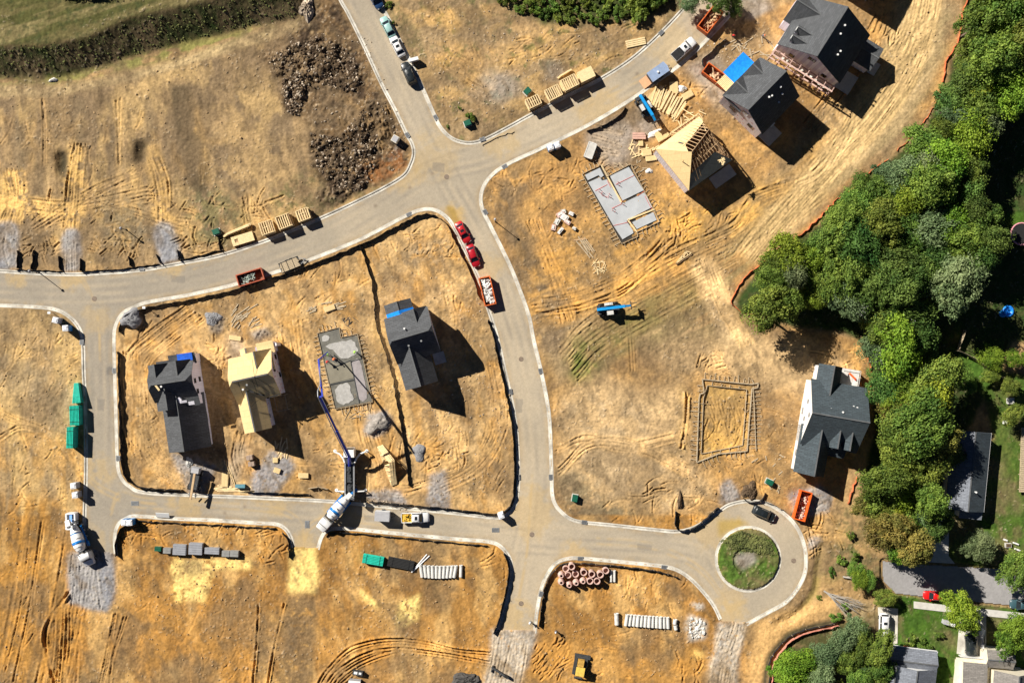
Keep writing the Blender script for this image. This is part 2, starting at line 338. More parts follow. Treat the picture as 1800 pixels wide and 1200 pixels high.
# sand-coloured mud fans with ruts
for p in ([(10,300),(45,298),(48,340),(40,390),(0,400),(-20,320)], [(122,252),(148,258),(150,330),(150,400),(108,402),(112,320)], [(248,250),(280,262),(300,330),(300,385),(272,395),(262,320)], [(0,345),(120,350),(150,365),(120,385),(0,380)], [(270,365),(300,372),(318,388),(268,392)]):
    paint(soft(p, 5, 3), (.66,.44,.18), .8, .38, 9, 41)
for x, y in ((108,285),(246,268)):
    paint(soft([(x-10,y-22),(x+12,y-20),(x+14,y+22),(x-8,y+24)], 4, 3), (.04,.038,.025), .9); Z -= soft([(x-6,y-16),(x+12,y-16),(x+12,y+16),(x-6,y+16)], 4, 3)*.9
# -- north block
nb = blur(inpoly(blocks[1], 0).astype(np.float32), 1)
paint(nb, (.45,.30,.15), .8); paint(nb, (.27,.2,.12), .7, .5, 30, 45, 2, 25); paint(nb, (.12,.13,.05), .85, .68, 14, 46); paint(nb, (.55,.36,.15), .6, .6, 24, 47, 3, -25)
paint(soft([(850,120),(900,130),(915,160),(870,185),(830,170)], 8, 6), (.3,.27,.24), .7); paint(soft([(955,110),(985,108),(985,140),(962,145)], 6, 4), (.32,.3,.28), .8)
paint(soft([(870,-50),(1190,-50),(1195,15),(1100,38),(1040,44),(950,42),(905,20)], 8, 3), (.035,.055,.015), .95)
paint(soft([(680,0),(705,10),(735,60),(745,120),(735,125),(700,55)], 6, 4), (.11,.12,.045), .6, .45, 8, 48)
paint(soft([(1290,0),(1330,-20),(1370,30),(1372,90),(1345,80),(1320,40)], 6, 4), (.36,.31,.26), .9)
# -- central block
cb = blur(inpoly(blocks[3], 0).astype(np.float32), 1)
paint(cb, (.53,.35,.165), .85); paint(cb, (.30,.195,.10), .8, .5, 26, 51, 2.2, 70); paint(cb, (.48,.27,.09), .6, .55, 20, 511, 2, 75); paint(cb, (.62,.43,.22), .6, .6, 36, 52)
paint(soft([(640,560),(700,560),(720,740),(690,740)], 10, 6), (.6,.39,.16), .6, .4, 14, 53, 4, 75)
paint(soft([(700,440),(790,410),(800,440),(770,460),(720,470)], 8, 6), (.3,.25,.18), .6, .45, 9, 54)
# -- east block
eb = blur(inpoly([(860,300),(1250,70),(1400,0),(1700,0),(1650,170),(1560,285),(1440,390),(1310,500),(1300,560),(1530,600),(1540,720),(1440,940),(1400,900),(1330,870),(1190,925),(980,900),(940,600),(850,350)], 4).astype(np.float32), 2)
paint(eb, (.50,.30,.12), .95); paint(eb, (.30,.18,.08), .8, .5, 26, 61, 2.5, -35)
paint(soft([(1560,290),(1700,0),(1590,-20),(1530,120),(1440,250),(1380,330),(1290,440),(1180,470),(1100,530),(1020,640),(985,690),(960,640),(930,520),(1000,560),(1100,520),(1220,440),(1360,300),(1480,150)], 10, 8), (.35,.26,.15), .9)
paint(soft([(1540,60),(1640,20),(1680,0),(1640,150),(1560,270),(1420,370),(1290,500),(1270,560),(1100,620),(1000,670),(990,640),(1060,560),(1240,470),(1400,330),(1500,200)], 10, 8), (.24,.21,.105), .6, .5, 12, 62, 5, -42)
paint(soft([(1640,0),(1600,130),(1500,260),(1420,340),(1380,330),(1460,230),(1560,100)], 8, 8), (.58,.42,.23), .85, .4, 9, 622, 8, -52)
paint(soft([(860,330),(900,300),(960,300),(900,360),(960,480),(1000,540),(1000,620),(950,620),(905,470)], 8, 6), (.20,.145,.09), .9, .38, 14, 63, 2, 60)
for p in ([(1010,600),(1060,570),(1180,535),(1180,560),(1120,600),(1060,630),(1045,665),(1020,672),(1000,640)], [(1000,640),(1030,610),(1055,640),(1040,675),(1015,672)]):
    paint(soft(p, 14, 9), (.16,.15,.06), .8); paint(soft(p, 12, 7), (.06,.095,.022), .85, .46, 7, 64, 1.6, -35)
paint(soft([(1110,590),(1200,560),(1330,585),(1420,600),(1500,640),(1440,700),(1330,680),(1240,650),(1130,690),(1060,650),(1010,680),(985,700),(975,850),(1050,890),(1180,900),(1260,870),(1210,780),(1210,690)], 8, 8), (.60,.42,.225), .95)
paint(soft([(980,700),(1060,690),(1140,720),(1160,800),(1240,840),(1180,910),(1060,900),(985,880)], 12, 8), (.42,.32,.2), .6, .5, 24, 65)
paint(soft([(975,830),(1020,830),(1060,880),(1140,900),(1130,925),(1000,910)], 8, 6), (.17,.145,.09), .8, .42, 10, 66)
paint(soft([(960,430),(1240,300),(1330,360),(1200,470),(1060,540),(960,550),(930,500)], 10, 8), (.54,.33,.13), .7, .4, 18, 67, 5, -22)
paint(soft([(960,430),(1240,300),(1300,420),(1160,500),(1000,570),(900,560)], 10, 8), (.60,.34,.11), .6, .45, 10, 681, 5, -22)
paint(soft([(1160,380),(1250,360),(1390,300),(1460,210),(1440,260),(1380,360),(1280,420),(1180,450)], 8, 5), (.66,.39,.12), .7, .4, 14, 68, 4, -30)
paint(soft([(1060,560),(1230,470),(1300,520),(1330,600),(1240,590),(1130,620)], 10, 8), (.19,.155,.075), .7, .4, 10, 631, 5, -30); paint(soft([(1190,430),(1330,340),(1420,340),(1300,470),(1240,500)], 10, 8), (.24,.185,.10), .6, .42, 10, 632, 5, -38); paint(soft([(1225,445),(1262,465),(1290,550),(1325,600),(1270,605),(1240,530),(1215,470)], 5, 4), (.74,.53,.29), 1.0)
paint(soft([(1236,675),(1322,680),(1312,785),(1265,792),(1262,805),(1226,815),(1224,700)], 2, 2), (.52,.33,.12), .95); Z -= soft([(1240,680),(1315,684),(1308,780),(1230,800)], 2, 2)*.35
paint(soft([(1195,670),(1215,690),(1212,790),(1192,800)], 4, 3), (.50,.34,.15), .7)
paint(soft([(1320,60),(1370,60),(1390,100),(1350,130),(1300,110),(1240,160),(1210,120),(1240,80)], 8, 6), (.45,.30,.15), .7)
for p in ([(1200,118),(1245,92),(1265,100),(1300,150),(1290,200),(1255,190),(1225,140)], [(1025,240),(1055,215),(1100,195),(1130,260),(1100,290),(1060,290),(1035,260)], [(1110,195),(1150,160),(1160,210),(1150,240),(1120,240)]):
    paint(soft(p, 8, 5), (.33,.30,.27), .8)
# -- west and south blocks
wb = blur(inpoly(blocks[4], 0).astype(np.float32), 1); sb = blur(((PY > 905) & (PX < 1330) & land).astype(np.float32), 1)
paint(wb, (.42,.295,.155), .8); paint(wb*(PY > 760), (.50,.30,.115), .8, .4, 50, 91); paint(wb, (.25,.185,.11), .7, .54, 14, 92, 4, 88); paint(wb, (.55,.38,.17), .6, .6, 30, 921, 3, 88)
paint(soft([(-70,600),(60,640),(140,700),(145,760),(60,700),(-70,660)], 10, 8), (.40,.31,.19), .5)
paint(sb, (.41,.22,.07), .95); paint(sb, (.27,.145,.05), .8, .52, 26, 93, 3, 85); paint(sb, (.62,.40,.17), .7, .58, 40, 94, 2, 85)
paint(soft([(-70,860),(110,880),(120,1060),(140,1100),(100,1260),(-70,1260)], 8, 6), (.40,.215,.065), .85, .4, 12, 95, 6, 100); paint(soft([(-70,860),(110,880),(120,1060),(140,1100),(100,1260),(-70,1260)], 8, 6), (.18,.11,.05), .7, .56, 10, 951, 7, 100)
for i, p in enumerate([[(295,982),(440,980),(442,998),(375,1000),(372,1020),(360,1058),(345,1055),(310,1058),(302,1010)], [(510,962),(556,963),(560,1000),(558,1040),(508,1040)], [(700,1060),(740,1040),(735,1090),(700,1105),(695,1090)], [(630,1030),(640,1040),(665,1060),(660,1068),(635,1050)], [(1217,1143),(1236,1144),(1234,1158),(1218,1156)]]):
    paint(soft(p, 4, 2), (.86,.63,.24), 1.0, 0 if i == 1 else .34, 7, 96)
paint(soft([(505,1040),(560,1042),(545,1260),(495,1260)], 6, 4), (.21,.14,.075), .85, .3, 9, 961); paint(soft([(455,1050),(470,1050),(455,1260),(432,1260)], 5, 3), (.2,.13,.065), .7, .35, 9, 962); paint(soft([(940,1130),(1260,1140),(1240,1260),(930,1260)], 12, 10), (.48,.26,.08), .6)
paint(soft([(1320,1100),(1420,1070),(1480,1040),(1500,1060),(1440,1090),(1380,1130),(1330,1200),(1310,1260),(1290,1260)], 6, 5), (.60,.36,.15), .8)
for p in ([(1210,1080),(1240,1090),(1240,1120),(1210,1125),(1203,1105)], [(1215,1060),(1230,1055),(1240,1070),(1222,1070)]):
    m = soft(p, 5, 2); paint(m, (.62,.60,.55), .85, .35, 6, 97); Z += m*.3*fbm(4, 98, 2)
# gravel pads
GR = (.27,.275,.30)
pads = [[(-10,395),(10,388),(28,392),(33,415),(32,470),(-10,474)], [(108,412),(118,401),(136,402),(143,420),(143,476),(112,479)], [(270,400),(280,387),(296,390),(314,420),(318,455),(284,464),(272,420)],
        [(120,972),(160,960),(200,968),(203,1010),(200,1045),(190,1072),(165,1070),(122,1060)], [(218,556),(233,546),(243,547),(250,560),(235,575),(222,566)],
        [(1262,850),(1280,838),(1302,872),(1300,884),(1268,888)], [(864,1106),(944,1106),(925,1170),(905,1260),(835,1260),(862,1150)], [(1262,1092),(1315,1094),(1300,1150),(1290,1260),(1225,1260),(1255,1150)],
        [(1385,870),(1440,850),(1462,870),(1455,900),(1400,910)], [(1418,945),(1440,940),(1450,958),(1422,966)], [(475,790),(500,800),(520,820),(480,872),(440,872),(450,830)], [(755,835),(785,825),(790,895),(750,895)], [(300,795),(345,800),(380,820),(355,865),(330,868),(320,830)], [(645,730),(680,722),(690,745),(660,770),(640,765)],
        [(665,880),(620,868),(700,860),(720,888)]]
for i, p in enumerate(pads):
    a = .97 if i in (0, 1, 2, 3, 4, 6, 7) else .8
    c = GR if i not in (6, 7) else (.42,.37,.31)
    m = soft(p, 5, 2); paint(soft(p, 9, 5), c, .45, .5, 4, 811); paint(m, c, a, .25 if i > 4 else 0, 6, 81); paint(m, (.34,.34,.34), .6, .6, 3, 82); Z += m*(fbm(3, 83, 2)*.16+.06)
    if i == 4: Z += m*.8
for p in ([(395,595),(420,580),(430,620),(400,640)], [(560,640),(655,700),(640,720)],[(415,770),(440,790),(400,870),(380,850)]): paint(soft(p, 6, 4), (.36,.32,.27), .6)
for p in ([(440,585),(450,600),(480,590),(470,575)], [(640,745),(665,735),(690,730),(680,760)], [(362,560),(375,545),(395,560),(390,585),(370,585)]):
    m = soft(p, 4, 2); paint(m, (.22,.21,.2), .8); Z += m*fbm(4, 84, 3)*.7
# ditch
paint(near(catmull([(1445,960),(1438,1000),(1432,1040),(1405,1075),(1370,1095)]), 9)**.5, (.30,.24,.07), .9); Z -= near(catmull([(1445,960),(1438,1000),(1432,1040),(1405,1075),(1370,1095)]), 12)*.5
paint(soft([(1440,990),(1480,960),(1520,970),(1550,990),(1550,1010),(1500,1010),(1450,1020)], 8, 5), (.09,.12,.035), .85, .35, 8, 99)
# -- woodland floor and gardens
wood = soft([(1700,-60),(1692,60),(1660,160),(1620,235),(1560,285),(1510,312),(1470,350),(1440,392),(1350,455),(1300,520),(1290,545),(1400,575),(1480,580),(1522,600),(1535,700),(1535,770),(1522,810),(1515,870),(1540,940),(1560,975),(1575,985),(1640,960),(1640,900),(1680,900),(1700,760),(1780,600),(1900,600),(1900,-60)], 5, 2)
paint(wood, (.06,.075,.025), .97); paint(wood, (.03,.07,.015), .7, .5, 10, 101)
lawn = soft([(1670,610),(1700,620),(1760,650),(1870,680),(1870,1008),(1750,1000),(1640,985),(1640,900),(1750,770),(1730,700),(1700,660)], 3, 2)
paint(lawn, (.065,.125,.02), .97); paint(lawn, (.12,.14,.04), .7, .52, 26, 103, 2, 70); paint(lawn, (.04,.09,.015), .5, .5, 8, 104)
lawn2 = soft([(1572,1045),(1870,1080),(1870,1260),(1560,1260),(1560,1075)], 2, 1); paint(lawn2, (.06,.13,.018), .97); paint(lawn2, (.04,.09,.015), .6, .5, 9, 105)
paint(soft([(1380,1110),(1480,1090),(1560,1060),(1560,1260),(1330,1260)], 6, 3), (.06,.07,.025), .9, .3, 9, 106)
paint(soft([(1760,380),(1800,370),(1870,360),(1870,420),(1770,425)], 4, 3), (.07,.14,.02), .9)
# island
im = blur(island.astype(np.float32), 1); paint(im, (.085,.15,.028), 1); paint(im, (.06,.10,.02), .8, .5, 7, 107); paint(im, (.25,.2,.09), .7, .68, 9, 108)
paint(soft([(1292,974),(1325,968),(1328,990),(1308,1003),(1292,990)], 5, 2), (.31,.28,.24), 1); Z += im*(.25+fbm(6, 109, 3)*.5)*(np.hypot(PX-1310, PY-984) > 22)*.6
paint(soft([(1440,905),(1530,930),(1560,985),(1550,1015),(1540,1075),(1470,1090),(1400,1085),(1440,1040)], 8, 5), (.40,.26,.12), .9); paint(soft([(1460,960),(1500,950),(1550,985),(1548,1020),(1500,1015),(1445,1015)], 8, 4), (.12,.13,.045), .9, .46, 8, 991); paint(soft([(1470,880),(1520,900),(1540,960),(1500,950),(1470,930)], 8, 4), (.15,.13,.06), .7, .45, 8, 992)
paint(land*(1-wood)*(1-pm), (.19,.135,.08), .6, .58, 70, 993); paint(land*(1-wood)*(1-pm), (.15,.105,.06), .5, .62, 12, 994, 2, 60)
hb = [(1660,-20),(1650,110),(1596,215),(1505,295),(1425,375),(1335,465),(1296,440),(1395,325),(1475,235),(1555,110),(1585,-20)]
paint(soft(hb, 5, 5), (.50,.37,.20), .85); paint(soft(hb, 5, 5), (.28,.21,.11), .6, .52, 7, 633, 14, -50); paint(soft(hb, 5, 5), (.64,.47,.26), .6, .56, 6, 634, 14, -50)
paint(soft([(1330,1090),(1420,1065),(1475,1045),(1480,1062),(1420,1085),(1372,1118),(1345,1160),(1338,1215),(1320,1215),(1322,1140)], 5, 4), (.62,.39,.17), .95); paint(near(catmull([(1342,1230),(1350,1160),(1378,1122),(1410,1104),(1472,1090)]), 8), (.07,.06,.035), 1.0)
paint(soft([(1470,1045),(1545,1060),(1530,1090),(1475,1085)], 5, 4), (.3,.24,.14), .7, .4, 7, 635); rut_later = [[(1208,697),(1206,740),(1197,787)]]
# -- tyre ruts: real furrows
RI, RH, RW = [], [], []
rng = np.random.RandomState(11)
def rut(pts, depth=.16, wid=3.2, pair=0, step=8):
    q = catmull(pts, step=.8) if len(pts) > 2 else np.linspace(pts[0], pts[1], max(3, int(np.hypot(pts[1][0]-pts[0][0], pts[1][1]-pts[0][1])/.8)))
    d = np.gradient(q, axis=0); d /= np.hypot(d[:, 0], d[:, 1])[:, None]+1e-9; nr = np.stack([-d[:, 1], d[:, 0]], 1)
    for off in ((-pair/2, pair/2) if pair else (0,)):
        for k in np.arange(-wid*1.5, wid*1.5+.1, .6):
            t = k/wid; h = -math.exp(-(t*2.0)**2)*1.25+.85*math.exp(-((abs(t)-.85)*2.6)**2)
            p = q+nr*(off+k); ix = ((p[:, 0]-X0)/G+.5).astype(int); iy = ((p[:, 1]-Y0)/G+.5).astype(int)
            ok = (ix >= 0) & (ix < NX) & (iy >= 0) & (iy < NY); id_ = iy[ok]*NX+ix[ok]; wgt = math.exp(-abs(t))
            RI.append(id_); RH.append(np.full(len(id_), h*depth*wgt)); RW.append(np.full(len(id_), wgt))
def bundle(pts, n, spread, depth=.15, wid=2.6, pair=0, jit=4):
    P = np.array(pts, float); d = P[-1]-P[0]; nr = np.array([-d[1], d[0]])/np.hypot(*d)
    for _ in range(n):
        off = rng.uniform(-spread, spread); a, b = sorted(rng.uniform(0, 1, 2)); a *= .35; b = 1-(1-b)*.35
        Q = P+nr*off+rng.uniform(-jit, jit, P.shape); m = len(Q); i0 = int(a*(m-1)); i1 = max(i0+2, int(math.ceil(b*(m-1)))+1)
        if len(Q[i0:i1]) < 2: continue
        rut([tuple(p) for p in Q[i0:i1]], depth*rng.uniform(.5, 1.2), wid*rng.uniform(.8, 1.3), pair)
def scrib(cx, cy, rx, ry, n, depth=.15, wid=2.4, l=(15, 45), bias=None, arc=.03):
    if rx*ry > 1400: n = int(n*.55); depth *= .7
    for _ in range(n):
        x, y = cx+rng.uniform(-rx, rx), cy+rng.uniform(-ry, ry); a = rng.uniform(0, 2*PI) if bias is None else bias+rng.uniform(-.5, .5); cur = rng.uniform(-arc, arc); pts = []
        for _k in range(int(rng.uniform(*l)/5)):
            pts.append((x, y)); x += 5*math.cos(a); y += 5*math.sin(a); a += cur*5
        if len(pts) > 2: rut(pts, depth*rng.uniform(.5, 1.2), wid*rng.uniform(.8, 1.3))
bundle([(222,630),(232,700),(245,760),(270,810),(325,850)], 50, 20, .2, 2.2); bundle([(340,550),(280,595),(240,640),(235,720)], 34, 20, .2, 2.2); bundle([(235,620),(240,700),(245,790)], 22, 16, .18, 2.2); scrib(270, 700, 25, 60, 26, .14); scrib(270, 600, 50, 40, 26, .13, bias=2.3)
bundle([(510,570),(525,650),(545,700)], 34, 18, .18, 2.2); bundle([(425,760),(420,800),(430,830)], 12, 14, .14); scrib(388, 622, 16, 24, 34, .18, l=(10, 25)); bundle([(480,600),(500,640),(520,650)], 8, 10)
bundle([(640,690),(650,770),(690,860)], 14, 14, .12); scrib(560, 810, 50, 35, 34, .15, bias=.3); scrib(700, 790, 60, 60, 34, .11, bias=1.9); bundle([(650,830),(700,862),(760,850)], 12, 10, .16)
scrib(755, 430, 42, 25, 42, .14, l=(10, 25)); scrib(730, 480, 80, 60, 40, .1, bias=1.0); scrib(560, 520, 80, 45, 50, .11, bias=-.8); scrib(820, 560, 35, 60, 36, .12, bias=1.2); scrib(830, 760, 60, 90, 40, .08, bias=1.4)
bundle([(940,540),(1010,530),(1080,505),(1130,470),(1180,420)], 22, 15, .24, 3.0); bundle([(1130,480),(1200,440),(1290,400),(1330,350),(1430,310),(1470,260),(1500,210)], 22, 14, .2, 3.0)
bundle([(935,390),(960,450),(985,510),(1000,560)], 14, 12, .18); scrib(970, 360, 40, 60, 36, .14); scrib(900, 320, 40, 20, 18, .12); scrib(1270, 400, 80, 28, 50, .18, bias=-.7); scrib(1190, 400, 25, 25, 18, .2, bias=1.3)
bundle([(1630,-20),(1612,60),(1575,140),(1520,215),(1462,275),(1410,330),(1340,410),(1300,460)], 46, 30, .09, 2.4, 0, 1.5); bundle([(1540,30),(1500,110),(1420,220)], 10, 14, .15); scrib(1560, 60, 30, 40, 26, .14, bias=2.0); scrib(1500, 160, 40, 60, 30, .14, bias=2.2)
bundle([(1440,320),(1340,400),(1200,480),(1100,550)], 12, 30, .06, 3, 0, 2); bundle([(1240,480),(1060,580),(1000,640)], 26, 34, .1, 3); bundle([(1090,520),(1102,580),(1108,650)], 4, 6, .1)
bundle([(1240,455),(1258,500),(1280,550),(1315,605)], 20, 12, .13, 2.6, 0, 2); bundle([(980,790),(1030,770),(1100,785),(1190,765)], 5, 6, .12); bundle([(985,830),(1040,780),(1130,790),(1210,830)], 8, 10, .12); scrib(1330, 790, 50, 70, 60, .14); scrib(1260, 860, 50, 40, 40, .14); scrib(1275, 735, 30, 35, 34, .1, bias=1.5); scrib(1250, 640, 30, 20, 18, .14); scrib(1470, 640, 35, 25, 24, .14); scrib(1000, 360, 40, 60, 24, .1)
# north-west lots
bundle([(20,395),(18,430),(20,470)], 7, 12, .07, 2.2); bundle([(126,405),(127,440),(128,478)], 7, 12, .07, 2.2); bundle([(160,960),(160,1010),(165,1065)], 12, 32, .1, 2.4); bundle([(900,1110),(890,1170),(870,1250)], 12, 30, .07, 2.4); bundle([(1290,1095),(1270,1160),(1255,1250)], 12, 26, .07, 2.4); scrib(1280, 1160, 22, 60, 20, .1, l=(6, 14)); scrib(790, 800, 34, 38, 40, .12, l=(15, 35), arc=.05); scrib(755, 425, 34, 20, 40, .14, l=(12, 30), arc=.06); bundle([(760,860),(840,820),(880,740),(870,640)], 12, 16, .09)
bundle([(137,255),(130,320),(125,400)], 22, 12, .2, 2.8); bundle([(265,262),(285,320),(290,385)], 20, 12, .2, 2.8); bundle([(25,300),(30,350),(20,390)], 20, 16, .18); bundle([(0,350),(120,365),(260,340),(270,345)], 10, 14, .16); bundle([(60,400),(160,340),(240,305)], 8, 8, .14); bundle([(150,345),(230,370),(320,400)], 8, 10, .14)
for cx in (60, 200, 350): scrib(cx, 432, 45, 14, 38, .18, l=(10, 28)); scrib(cx, 375, 60, 22, 26, .13)
scrib(445, 375, 22, 22, 22, .16); bundle([(435,345),(440,390),(460,395)], 5, 6, .15); scrib(180, 250, 190, 70, 60, .06, bias=1.5, l=(30, 80))
for x in (78, 208): bundle([(x,175),(x-2,230),(x+2,290)], 2, 2, .14)
bundle([(770,100),(820,130),(860,160)], 6, 20, .12); scrib(1010, 80, 120, 40, 60, .13, bias=-.4); scrib(800, 60, 60, 60, 40, .1, bias=.9); scrib(640, 230, 50, 60, 30, .2, bias=1.2)
bundle([(1040,240),(1090,250)], 6, 20, .12); scrib(1000, 300, 90, 30, 40, .12); scrib(1230, 180, 60, 40, 50, .14); scrib(1260, 220, 40, 40, 34, .14, bias=.8)
# west / south
bundle([(-30,700),(20,735),(70,750),(150,800),(160,830)], 5, 5, .14); bundle([(0,770),(40,750),(90,775),(150,840)], 5, 5, .14); bundle([(120,1070),(118,1130),(112,1200),(108,1260)], 9, 26, .3, 3.6, 0, 2); bundle([(110,920),(90,1060),(60,1200)], 18, 70, .1, 3); scrib(70, 1100, 80, 100, 50, .12, bias=2.0)
for p in ([(546,1260),(560,1200),(585,1165),(620,1135),(680,1122),(740,1126),(800,1140),(860,1146)], [(556,1260),(575,1200),(600,1172),(640,1148),(690,1138),(760,1144),(860,1162)], [(566,1260),(585,1205),(612,1176),(650,1155),(700,1140)], [(575,1260),(590,1212),(622,1180)]): rut(p, .3, 3.2); rut([(a+3, b+5) for a, b in p], .2, 2.4)
scrib(380, 930, 150, 14, 60, .14); scrib(235, 930, 20, 30, 18, .14); scrib(350, 1100, 110, 80, 60, .05, bias=1.5, l=(40, 90)); scrib(330, 1035, 30, 18, 16, .2, l=(8, 16), bias=1.6); scrib(480, 960, 22, 30, 18, .15); scrib(720, 960, 140, 20, 90, .07, l=(6, 14)); scrib(860, 1040, 24, 50, 50, .08, l=(6, 14)); scrib(880, 980, 12, 20, 14, .12)
bundle([(950,1180),(980,1140),(990,1130)], 12, 14, .24); scrib(960, 1165, 25, 30, 26, .22, bias=-.9); scrib(1130, 1030, 90, 40, 60, .1, bias=1.5); scrib(1100, 1150, 90, 40, 50, .1, bias=.1); scrib(1210, 1180, 25, 40, 24, .2, bias=1.6); bundle([(210,1080),(190,1160),(180,1230)], 5, 12, .16); scrib(60, 620, 80, 50, 60, .1, bias=2.2); scrib(80, 850, 60, 60, 40, .09); scrib(1150, 890, 80, 30, 40, .13); scrib(1150, 860, 16, 12, 10, .2); scrib(1420, 840, 30, 60, 20, .12); scrib(1440, 930, 30, 40, 24, .16); scrib(820, 850, 60, 40, 40, .1)
rut([(440,1260),(446,1190),(452,1120),(455,1060)], .25); rut([(500,1060),(480,1150),(465,1240)], .22); rut([(95,1200),(80,1110),(120,1040)], .5, 5)
rut(rut_later[0], .45, 4); rut([(1206,690),(1203,780)], .3, 3)
RI = np.concatenate(RI); num = np.bincount(RI, np.concatenate(RH), PX.size); den = np.bincount(RI, np.concatenate(RW), PX.size); rmask = (den > 0).astype(np.float32)
ru = 1.2*np.where(den > 0, num/np.maximum(den, 1e-6), 0).reshape(PX.shape)*(.25+1.3*sst(fbm(22, 131, 4), .3, .62))*(.8+.5*fbm(3, 132, 2)); rm = rmask.reshape(PX.shape)
Z += ru
rmb = (np.clip(blur(rm, 2)*1.1, 0, 1)*land*(1-wood)*(1-pm))[..., None]; C = C*(1-rmb*.5)+(C*col3((1.3,1.22,1.08))+col3((.03,.018,.005)))*rmb*.5
C = mixc(C, C*col3((1.16, 1.12, 1.0)), np.clip(ru*4, 0, 1)); 
# general roughness, drag marks, clods
dirty = land.astype(np.float32)
Z += dirty*((fbm(60, 111, 3)-.5)*.35+(fbm(10, 112, 4)-.5)*.22+(fbm(3.4, 113, 2)-.5)*.11+(fbm(7, 114, 3, 90, 6)-.5)*.12)
clod = sst(fbm(3.2, 115, 2), .74, .84)*sst(fbm(60, 116, 3), .4, .62)*dirty; Z += clod*.16; C = mixc(C, col3((.55,.45,.32))[None, None], clod*.45)
C *= (.78+.44*fbm(5, 117, 3))[..., None]*(.80+.40*fbm(2.6, 118, 2))[..., None]
C *= (.80+.38*fbm(38, 119, 5))[..., None]*(.86+.28*fbm(12, 120, 4, 80, 4))[..., None]
lum_ = C.mean(-1, keepdims=True); C = np.clip(lum_+(C-lum_)*1.07, .004, .9)
crk = sst(np.abs(fbm(34, 121, 4)-.5), .0, .012); C *= (.84+.16*crk)[..., None]
# flat bases under houses and slabs handled by margins; lots sit above the road
lm = blur(land.astype(np.float32), 1)
flat = np.clip(near(kc[1], 7)+near(kc[2], 7)+near(kc[3], 7)+near(np.vstack([kc[4], kc[4][:1]]), 7)+near(kc[5], 7)+near(kc[6], 7)+near(kc[7], 7)+near(kc[8], 7), 0, 1)
Z = Z*(1-np.clip(flat*1.6, 0, 1))
Z = np.where(land, Z+.13, -.25)
dm = blur(sum(inpoly(p) for p in DRV).astype(np.float32), 2); Z = np.where(dm > .02, .02, Z)
stm = inpoly(street); Z = np.where(blur(stm.astype(np.float32), 2) > .05, -.2, Z)
# fade to level at the border
edge = np.minimum(np.minimum(PX-X0, X1-PX), np.minimum(PY-Y0, Y1-PY)); Z = np.where(land, Z*sst(edge, 0, 34), Z); Z[0, :] = Z[-1, :] = Z[:, 0] = Z[:, -1] = 0
def gh(px, py):
    i = min(NY-1, max(0, int((py-Y0)/G+.5))); j = min(NX-1, max(0, int((px-X0)/G+.5))); return float(max(Z[i, j], 0.0))
def ghw(x, y): return gh(x/S+900, 600-y/S)
# ------------------------------------------------------------------ ground sheet
def attr_mat(name, rough, nscale, bump, amp=.35):
    m = bpy.data.materials.new(name); t, N, L, b = nodes_of(m); b.inputs['Roughness'].default_value = rough; b.inputs['Specular IOR Level'].default_value = .15
    at = N.new('ShaderNodeAttribute'); at.attribute_name = 'soil'; tc = N.new('ShaderNodeTexCoord')
    no = N.new('ShaderNodeTexNoise'); no.inputs['Scale'].default_value = nscale; no.inputs['Detail'].default_value = 8; no.inputs['Roughness'].default_value = .75
    L.new(tc.outputs['Object'], no.inputs['Vector'])
    mr = N.new('ShaderNodeMapRange'); mr.inputs[1].default_value = .3; mr.inputs[2].default_value = .7; mr.inputs[3].default_value = 1-amp; mr.inputs[4].default_value = 1+amp
    L.new(no.outputs[0], mr.inputs[0]); mx = N.new('ShaderNodeVectorMath'); mx.operation = 'SCALE'
    L.new(at.outputs['Color'], mx.inputs[0]); L.new(mr.outputs[0], mx.inputs['Scale']); L.new(mx.outputs[0], b.inputs['Base Color'])
    bp = N.new('ShaderNodeBump'); bp.inputs['Strength'].default_value = bump; bp.inputs['Distance'].default_value = .12
    L.new(no.outputs[0], bp.inputs['Height']); L.new(bp.outputs[0], b.inputs['Normal']); return m
def grid_mesh(name, m, zz, cc, cell=None, extra=None):
    V = np.stack([(PX-900)*S, (600-PY)*S, zz], -1).reshape(-1, 3).astype(np.float32)
    idx = np.arange(NX*NY).reshape(NY, NX); q = np.stack([idx[1:, :-1], idx[1:, 1:], idx[:-1, 1:], idx[:-1, :-1]], -1)
    q = q[cell] if cell is not None else q.reshape(-1, 4); cl = cc.reshape(-1, 3)
    if cell is not None:
        u, inv = np.unique(q, return_inverse=True); V = V[u]; cl = cl[u]; q = inv.reshape(-1, 4)
    if extra is not None:
        e = np.array(extra[0], np.float32); o = len(V); V = np.vstack([V, e]); cl = np.vstack([cl, np.tile(np.array(extra[1], np.float32), (len(e), 1))]); q = np.vstack([q, np.array(extra[2])+o*(np.array(extra[3]))])
    me = bpy.data.meshes.new(name); me.vertices.add(len(V)); me.vertices.foreach_set('co', V.ravel()); n = len(q)
    me.loops.add(n*4); me.loops.foreach_set('vertex_index', q.astype(np.int32).ravel()); me.polygons.add(n)
    me.polygons.foreach_set('loop_start', np.arange(0, n*4, 4, dtype=np.int32)); me.polygons.foreach_set('loop_total', np.full(n, 4, np.int32))
    me.update(calc_edges=True); at = me.color_attributes.new('soil', 'FLOAT_COLOR', 'POINT')
    at.data.foreach_set('color', np.hstack([np.clip(cl, 0, 1), np.ones((len(cl), 1))]).astype(np.float32).ravel())
    me.polygons.foreach_set('use_smooth', np.ones(n, bool)); me.materials.append(m); o = bpy.data.objects.new(name, me); col.objects.link(o); return o
B = 900.0; xa, xb, ya, yb = (X0-900)*S, (xs[-1]-900)*S, (600-ys[-1])*S, (600-Y0)*S
ex = [(-B, -B, 0), (B, -B, 0), (B, B, 0), (-B, B, 0), (xa, ya, 0), (xb, ya, 0), (xb, yb, 0), (xa, yb, 0)]
